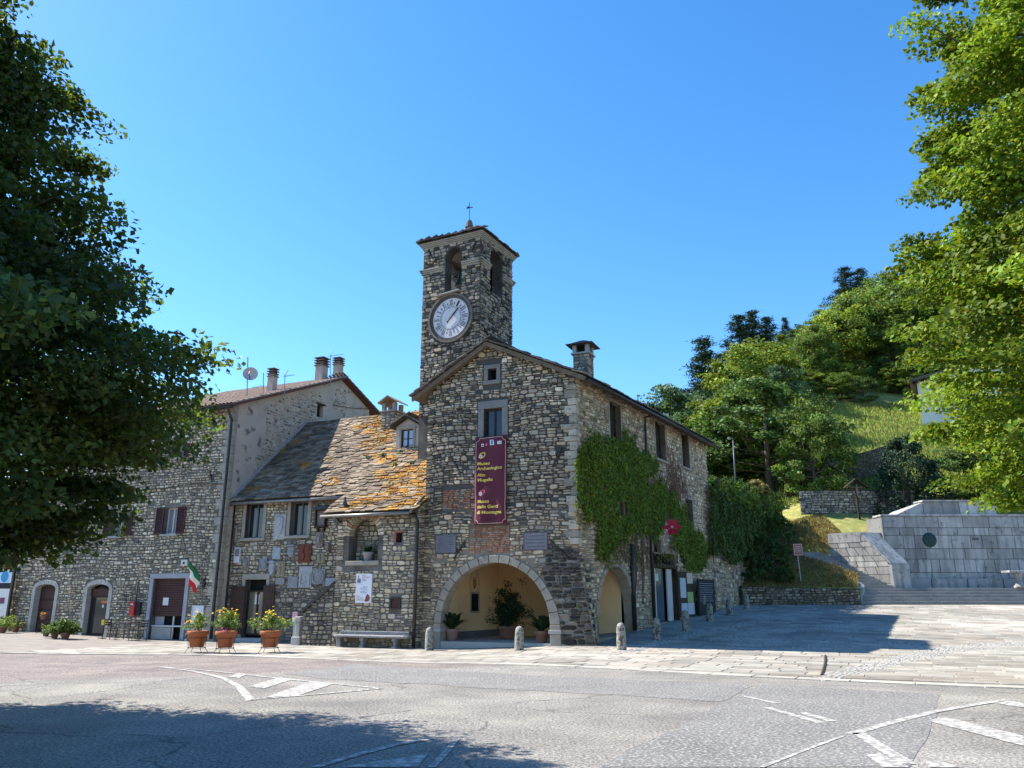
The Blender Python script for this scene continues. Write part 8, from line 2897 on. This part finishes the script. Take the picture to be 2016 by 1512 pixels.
def big_tree(name, label, base, prof, ncl, per, leaf, mats, cat='tree', seed=1, group=None, trunk_r=.28, core=.25, spray_r=(.45, .85), up=.55, flat=.55, lc=(.6, 1.35)):
    global nrng
    nrng = np.random.default_rng(seed)
    rg = random.Random(seed)
    o = thing(name, label, cat, base, group)
    zs = [p[0] for p in prof]
    cs, outs, rad = [], [], []
    wsum = []
    z0, z1 = zs[0], zs[-1]
    rmax = max(p[1] for p in prof)
    while len(cs) < ncl:
        z = rg.uniform(z0, z1)
        r_ = prof_r(prof, z)
        if rg.random() > (r_ / rmax) ** 1.1 + .06:
            continue
        t = rg.uniform(0, 2 * math.pi)
        f = 1 - abs(rg.gauss(0, .22)) if rg.random() > core else rg.uniform(.2, .8)
        bump = 1 + .16 * noise.noise(Vector((math.cos(t) * 1.6 + seed, math.sin(t) * 1.6, z * .55))) + .10 * noise.noise(Vector((math.cos(t) * 4 + seed, math.sin(t) * 4, z * 1.5)))
        rr = r_ * max(.1, f) * bump
        cs.append(np.array((rr * math.cos(t), rr * math.sin(t), z)))
        outs.append(np.array((math.cos(t) * .9, math.sin(t) * .9, .25)))
        rad.append(rg.uniform(*spray_r) * (.6 + .4 * r_ / rmax))
    P_, N_, S_ = sprays(cs, outs, rad, per, leaf, flat, up, elong=.7, droop=.5)
    # droop the outer part of each spray a little
    me = leaf_mesh('crown', P_, N_, S_, leaf_cols(len(P_), lc[0], lc[1], .16, per), .85, .5)
    link_mesh('crown', me, mats, o)
    b = Vector(base)
    def wood(m):
        top = z1 - (z1 - z0) * .12
        pts = [b + Vector((.05 * math.sin(k * 1.7), .05 * math.cos(k * 2.1), top * k / 8)) for k in range(9)]
        m.tube(pts, [trunk_r * (1 - .85 * k / 8) * (1.25 if k == 0 else 1) for k in range(9)], 10)
    part('trunk', M_BARK, o, wood, smooth=True)
    lim = MB()
    for k in range(min(len(cs), 110)):
        c = b + Vector(tuple(cs[k]))
        h = max(1.2, cs[k][2] * .62)
        s = b + Vector((0, 0, min(h, (z1 - z0) * .8 + z0 * .3)))
        mid = s.lerp(c, .55) + Vector((0, 0, .3))
        lim.tube([s, mid, c], [.07, .035, .012], 5)
    lim.build('limbs', M_BARK, o)
    return o
LF_LIND_D = leaf_mat('linden_leaf_shaded', (.062, .088, .03), (.17, .25, .025), .40, .5)  # linden leaf with the crown's shaded side put into a darker colour
LF_LIND_L = leaf_mat('linden_leaf_lit', (.135, .205, .018), (.20, .28, .015), .30, .6)  # the same leaf with sunlight put into a lighter colour
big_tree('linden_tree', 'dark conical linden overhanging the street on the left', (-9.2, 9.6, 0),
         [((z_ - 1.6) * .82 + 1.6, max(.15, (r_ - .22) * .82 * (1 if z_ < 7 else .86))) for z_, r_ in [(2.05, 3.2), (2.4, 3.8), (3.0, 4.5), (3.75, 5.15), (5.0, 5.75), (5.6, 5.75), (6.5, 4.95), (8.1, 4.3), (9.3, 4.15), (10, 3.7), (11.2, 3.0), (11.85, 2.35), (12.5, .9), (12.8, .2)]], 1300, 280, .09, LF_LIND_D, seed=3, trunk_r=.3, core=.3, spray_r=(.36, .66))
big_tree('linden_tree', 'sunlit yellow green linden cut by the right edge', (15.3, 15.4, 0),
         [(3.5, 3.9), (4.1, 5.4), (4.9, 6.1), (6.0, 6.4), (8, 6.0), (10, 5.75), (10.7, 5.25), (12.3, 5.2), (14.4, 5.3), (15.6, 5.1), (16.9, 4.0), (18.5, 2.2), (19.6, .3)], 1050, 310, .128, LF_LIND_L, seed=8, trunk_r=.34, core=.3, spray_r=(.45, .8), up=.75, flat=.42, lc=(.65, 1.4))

# ---- woodland on the hill: a few tree bodies, many individuals
def tree_bodies():
    global nrng
    bodies = []
    for v in range(5):
        nrng = np.random.default_rng(100 + v)
        rg = random.Random(200 + v)
        H_ = 8.0
        prof = [[(1.2, 1.0), (2.2, 2.4), (4, 3.0), (6, 2.5), (7.4, 1.3), (8, .2)], [(1.0, 1.6), (2, 2.8), (3.6, 3.2), (5.5, 2.8), (7.2, 1.6), (8, .3)],
                [(1.5, .9), (3, 2.0), (5, 2.2), (7, 1.4), (8, .2)], [(.8, 1.8), (2.2, 3.2), (4.5, 3.0), (6.5, 2.0), (8, .3)], [(1.4, 1.2), (3, 2.6), (5.4, 2.7), (7, 1.7), (8, .3)]][v]
        cs, outs, rad = [], [], []
        while len(cs) < 72:
            z = rg.uniform(prof[0][0], 8)
            r_ = prof_r(prof, z)
            if rg.random() > (r_ / 3.2) + .08:
                continue
            t = rg.uniform(0, 2 * math.pi)
            f = 1 - abs(rg.gauss(0, .25))
            rr = r_ * max(.1, f) * (1 + .3 * noise.noise(Vector((math.cos(t) * 1.5 + v * 7, math.sin(t) * 1.5, z * .6))))
            cs.append(np.array((rr * math.cos(t), rr * math.sin(t), z)))
            outs.append(np.array((math.cos(t), math.sin(t), .3)))
            rad.append(rg.uniform(.45, .95))
        P_, N_, S_ = sprays(cs, outs, rad, 150, .20, .55, elong=.4)
        crown = leaf_mesh('wood_crown', P_, N_, S_, leaf_cols(len(P_), .6, 1.3, .16, 150), .85, .3)
        m = MB()
        m.tube([(0, 0, -.6), (.03, .05, 1.5), (-.05, .1, 3.5), (.05, 0, 6.2)], [.2, .16, .11, .03], 7)
        for c in cs[:22]:
            m.tube([(0, 0, max(1, c[2] * .6)), tuple(c * .6 + np.array((0, 0, .3))), tuple(c)], [.06, .035, .012], 4)
        bodies.append((crown, m.mesh('wood_trunk')))
    return bodies
BOD = tree_bodies()
LFW = [leaf_mat('wood_leaf_bright', (.19, .26, .035), (.26, .34, .035), .35), leaf_mat('wood_leaf_mid', (.125, .195, .035), (.17, .26, .035), .33), leaf_mat('wood_leaf_deep', (.075, .135, .035), (.1, .18, .035), .3), leaf_mat('wood_leaf_blue', (.08, .14, .07), (.1, .18, .06), .3)]
for cr, tr in BOD:
    tr.materials.append(M_BARK)
CROWN = {}
def crown_of(v, mi):
    if (v, mi) not in CROWN:
        me = BOD[v][0].copy()
        me.materials.clear()
        me.materials.append(LFW[mi])
        CROWN[(v, mi)] = me
    return CROWN[(v, mi)]
def wood_tree(px, py_top, Y, py_base, v, mi, label, group=None, wide=1.0, ground=True, name='broadleaf_tree'):
    top = at_depth(px, py_top, Y)
    zb = max(hill(top.x, Y), 1.0) if ground else at_depth(px, py_base, Y).z
    h = max(3.0, top.z - zb)
    s = h / 8.0
    o = bpy.data.objects.new(name, None)
    COL.objects.link(o)
    o.location = (top.x, Y, zb - .1)
    o.rotation_euler = (0, 0, rnd.uniform(0, 6.28))
    w = s * wide if s < 1.6 else (1.6 + (s - 1.6) * .5) * wide
    o.scale = (w, w, s)
    tag(o, label, 'tree', group)
    c = link_mesh('crown', crown_of(v, mi), None, o)
    t = link_mesh('trunk', BOD[v][1], None, o)
    return o
GRW = 'broadleaf trees of the hillside wood'
# skyline and mid trees of the wood
singles = [
    (1325, 757, 70, 3, 3, 'blue green round tree just beyond the hall roof end', 1.1),
    (1500, 742, 61, 3, 2, 'big dark spreading tree standing over the ivy wall', 1.5),
    (1588, 790, 56, 1, 1, 'dark leafy tree leaning towards the meadow', .8),
    (1420, 775, 66, 1, 0, 'light green tree left of the big dark tree', 1.1),
    (1640, 600, 88, 4, 0, 'tall yellow green tree on the upper skyline', 1.2),
    (1600, 640, 84, 2, 1, 'slim tree on the skyline left of the tall yellow one', 1.0),
    (1730, 560, 92, 1, 1, 'broad tree on the skyline right of the upper pines', 1.3),
    (1480, 672, 80, 0, 0, 'bright green tree in front of the pine group', 1.2),
]
for px, pt_, Y, v, mi, lab, wd2 in singles:
    wood_tree(px, pt_, Y, 0, v, mi, lab, 'distinct trees on the hillside', wd2)
rows = [(104, [(1440, 690), (1500, 668), (1560, 650), (1620, 600), (1680, 560), (1740, 540), (1800, 520), (1860, 500), (1920, 480), (1990, 470)], 1.0),
        (92, [(1400, 745), (1450, 705), (1530, 655), (1575, 632), (1660, 580), (1700, 575), (1780, 560), (1840, 560), (1900, 550), (1960, 540)], 1.0),
        (80, [(1390, 765), (1440, 735), (1520, 690), (1560, 680), (1620, 670), (1690, 640), (1750, 640), (1820, 640), (1880, 640)], 1.1),
        (72, [(1360, 800), (1400, 790), (1450, 760), (1530, 730)], 1.1),
        (81, [(1585, 772), (1622, 778), (1660, 776), (1700, 772), (1742, 768), (1785, 762)], 1.5),
        (85, [(1590, 735), (1630, 728), (1660, 722), (1700, 705), (1740, 700), (1780, 700), (1815, 690)], 1.35),
        (66, [(1320, 830), (1370, 830), (1480, 800), (1545, 800)], 1.2)]
k = 0
ORD = ('first', 'second', 'third', 'fourth', 'fifth', 'sixth', 'seventh', 'eighth', 'ninth', 'tenth')
ROWN = {104: 'skyline row of the hill wood', 92: 'row just below the wood skyline', 80: 'middle row of the hill wood', 85: 'row edging the top of the meadow', 81: 'row of low trees along the meadow top', 72: 'row above the hall roof end', 66: 'front row behind the ivy wall', 55: 'row behind the memorial'}
for Y, lst, wd2 in rows + [(55, [(1890, 880), (1930, 820), (1960, 900), (2000, 800)], 1.3)]:
    n_ = 0
    for px, pt_ in lst:
        if 1555 < px < 1850 and Y < 80.5:
            continue
        mi = (1, 0, 1, 2, 0, 1, 3)[k % 7] if Y != 55 else 2
        wood_tree(px + rnd.uniform(-10, 10), pt_ + rnd.uniform(-8, 8), Y + rnd.uniform(-3, 3) * (Y > 60), 0, k % 5, mi, '%s broadleaf tree from the left in the %s' % (ORD[n_], ROWN[Y]), GRW, wd2 * rnd.uniform(.9, 1.25), name='wood_tree')
        k += 1
        n_ += 1

# ---- conifers
def conifer_body(seed):
    rg = random.Random(seed)
    Ps, Ns, Ss = [], [], []
    m = MB()
    m.tube([(0, 0, -.5), (0, 0, 5), (0, 0, 11.8)], [.17, .11, .02], 7)
    z = 3.2
    while z < 11.8:
        f = (12 - z) / 9
        ln = (.4 + 3.0 * f) * rg.uniform(.6, 1.1)
        for j in range(rg.randint(4, 6)):
            t = rg.uniform(0, 6.28)
            l = ln * rg.uniform(.6, 1.1)
            d = np.array((math.cos(t), math.sin(t), 0))
            m.tube([(0, 0, z), tuple(d * l * .5 + np.array((0, 0, z - .02))), tuple(d * l + np.array((0, 0, z + .12 * l)))], [.03, .02, .008], 4)
            n = int(40 + 60 * l)
            for q in range(n):
                u_ = rg.uniform(.25, 1.05)
                Ps.append(d * l * u_ + np.array((rg.gauss(0, .2), rg.gauss(0, .2), z + .12 * l * u_ + rg.gauss(.03, .11))))
                Ns.append((rg.gauss(0, .7), rg.gauss(0, .7), .8))
                Ss.append(rg.uniform(.16, .3))
        z += rg.uniform(.38, .6)
    n = len(Ps)
    return leaf_mesh('needles', np.array(Ps), np.array(Ns), np.array(Ss), leaf_cols(n, .6, 1.3, .1), .3, .0), m.mesh('conifer_trunk')
nrng = np.random.default_rng(77)
CON = [conifer_body(1), conifer_body(2)]
LF_PINE = leaf_mat('pine_needles', (.04, .075, .045), (.03, .06, .03), .15)
for c, t in CON:
    c.materials.append(LF_PINE)
    t.materials.append(M_BARK)
for i, (px, pt_, Y, lab, w_) in enumerate(((1386, 666, 84, 'lone dark pine, leftmost on the hill skyline', 1.1), (1452, 620, 95, 'dark pine at the left of the pine group', .95), (1478, 612, 97, 'dark pine, tallest in the middle of the pine group', 1.0),
                                            (1508, 622, 95, 'dark pine at the right of the pine group', .95), (1545, 624, 98, 'small pine tip right of the pine group', .7), (1662, 526, 106, 'dark pine high on the skyline, left of a pair', 1.0), (1692, 530, 108, 'dark pine high on the skyline, right of a pair', 1.0))):
    top = at_depth(px, pt_, Y)
    zb = hill(top.x, Y)
    h = max(6, top.z - zb)
    o = bpy.data.objects.new('pine_tree', None)
    COL.objects.link(o)
    o.location = (top.x, Y, zb - .1)
    o.rotation_euler = (0, 0, i * 1.3)
    o.scale = (h / 12 * w_ * 1.45, h / 12 * w_ * 1.45, h / 12)
    tag(o, lab, 'pine', 'dark pines on the skyline')
    link_mesh('crown', CON[i % 2][0], None, o)
    link_mesh('trunk', CON[i % 2][1], None, o)

# ---- dark juniper on the terrace, pale shrub by the fence
def shrub(name, label, base, rx, rz, ncl, per, leaf, mat, seed, up=.6, upright=False):
    global nrng
    nrng = np.random.default_rng(seed)
    rg = random.Random(seed)
    o = thing(name, label, 'shrub', base)
    cs, outs, rad = [], [], []
    for k in range(ncl):
        t = rg.uniform(0, 6.28)
        ph = rg.uniform(.02, 1.0)
        f = 1 - abs(rg.gauss(0, .2))
        rr = rx * math.sqrt(max(0, 1 - (ph * .98) ** 2)) * f * (1 + .25 * noise.noise(Vector((math.cos(t) * 2 + seed, math.sin(t) * 2, ph * 3))))
        cs.append(np.array((rr * math.cos(t), rr * math.sin(t), .15 + ph * rz)))
        outs.append(np.array((math.cos(t), math.sin(t), .4)))
        rad.append(rg.uniform(.22, .42) * rx / 2)
    P_, N_, S_ = sprays(cs, outs, rad, per, leaf, 1.5 if upright else .7, up)
    link_mesh('foliage', leaf_mesh('foliage', P_, N_, S_, leaf_cols(len(P_), .5, 1.4, .1), .5, -.8 if upright else .3), mat, o)
    part('stem', M_BARK, o, lambda m: [m.tube([Vector(base), Vector(base) + Vector(tuple(c * .6)), Vector(base) + Vector(tuple(c))], [.06, .03, .01], 5) for c in cs[:14]])
    return o
jp = at_depth(1790, 975, 53.5)
shrub('juniper', 'large dark blue green juniper above the memorial', (jp.x, 53.5, hill(jp.x, 53.5) - .3), 2.3, 5.4, 190, 70, .2, leaf_mat('juniper_leaf', (.03, .065, .035), (.03, .06, .03), .15), 5, upright=True)
sp2 = at_depth(1487, 955, 50)
shrub('pale_shrub', 'yellowish shrub beside the garden fence', (sp2.x, 50, sp2.z - .9), .9, 1.0, 60, 60, .16, leaf_mat('pale_shrub_leaf', (.30, .27, .10), (.3, .26, .08), .3), 6)
sp3 = at_depth(1700, 900, 60)
shrub('meadow_shrub', 'loose green shrub at the meadow edge', (sp3.x - 2.2, 60, hill(sp3.x - 2.2, 60)), 1.6, 2.2, 50, 50, .2, LFW[0], 9)

for i, (x_, y_, rx_, rz_, lab) in enumerate(((13.6, 45.6, .9, 1.5, 'dark bush at the foot of the ivy wall'), (14.9, 46.9, 1.1, 1.9, 'dark bush higher up beside the ivy wall'), (16.4, 49.2, 1.2, 2.2, 'dark bush at the top of the grassy bank'), (15.2, 45.3, .6, .8, 'low dark bush above the low retaining wall'))):
    shrub('bank_shrub', lab, (x_, y_, hill(x_, y_) - .1), rx_, rz_, 60, 70, .14, LFW[2], 31 + i)

# ---- grass
def grass(name, label, n, sampler, size, mat, seed):
    global nrng
    nrng = np.random.default_rng(seed)
    rg = random.Random(seed)
    Ps, Ns = [], []
    while len(Ps) < n:
        p = sampler(rg)
        if p is None:
            continue
        Ps.append(p)
        t = rg.uniform(0, 6.28)
        Ns.append((math.cos(t), math.sin(t), rg.uniform(-.2, .3)))
    P_ = np.array(Ps)
    me = leaf_mesh(name, P_, np.array(Ns), nrng.uniform(.7, 1.3, n) * size, leaf_cols(n, .6, 1.35, .16), .16, -3.0)
    o = link_mesh(name, me, mat, None, 'stuff')
    tag(o, label, 'grass')
    return o
def s_near(rg):
    x, y = rg.uniform(12.4, 21), rg.uniform(44.8, 54)
    if zone(x, y) or left_of_gwall(x, y):
        return None
    return (x, y, hill(x, y) + .05)
def s_meadow(rg):
    y = rg.uniform(57, 79)
    x = rg.uniform(19, 46)
    return (x, y, hill(x, y) + .2)
grass('slope_grass', 'dry short grass on the slope beside the hill stair', 16000, s_near, .2, leaf_mat('dry_grass', (.30, .24, .085), (.30, .23, .07), .3), 5)
grass('meadow_grass', 'tall yellow green grass of the hill meadow', 34000, s_meadow, .45, leaf_mat('meadow_grass_blade', (.32, .38, .09), (.32, .38, .08), .35), 6)
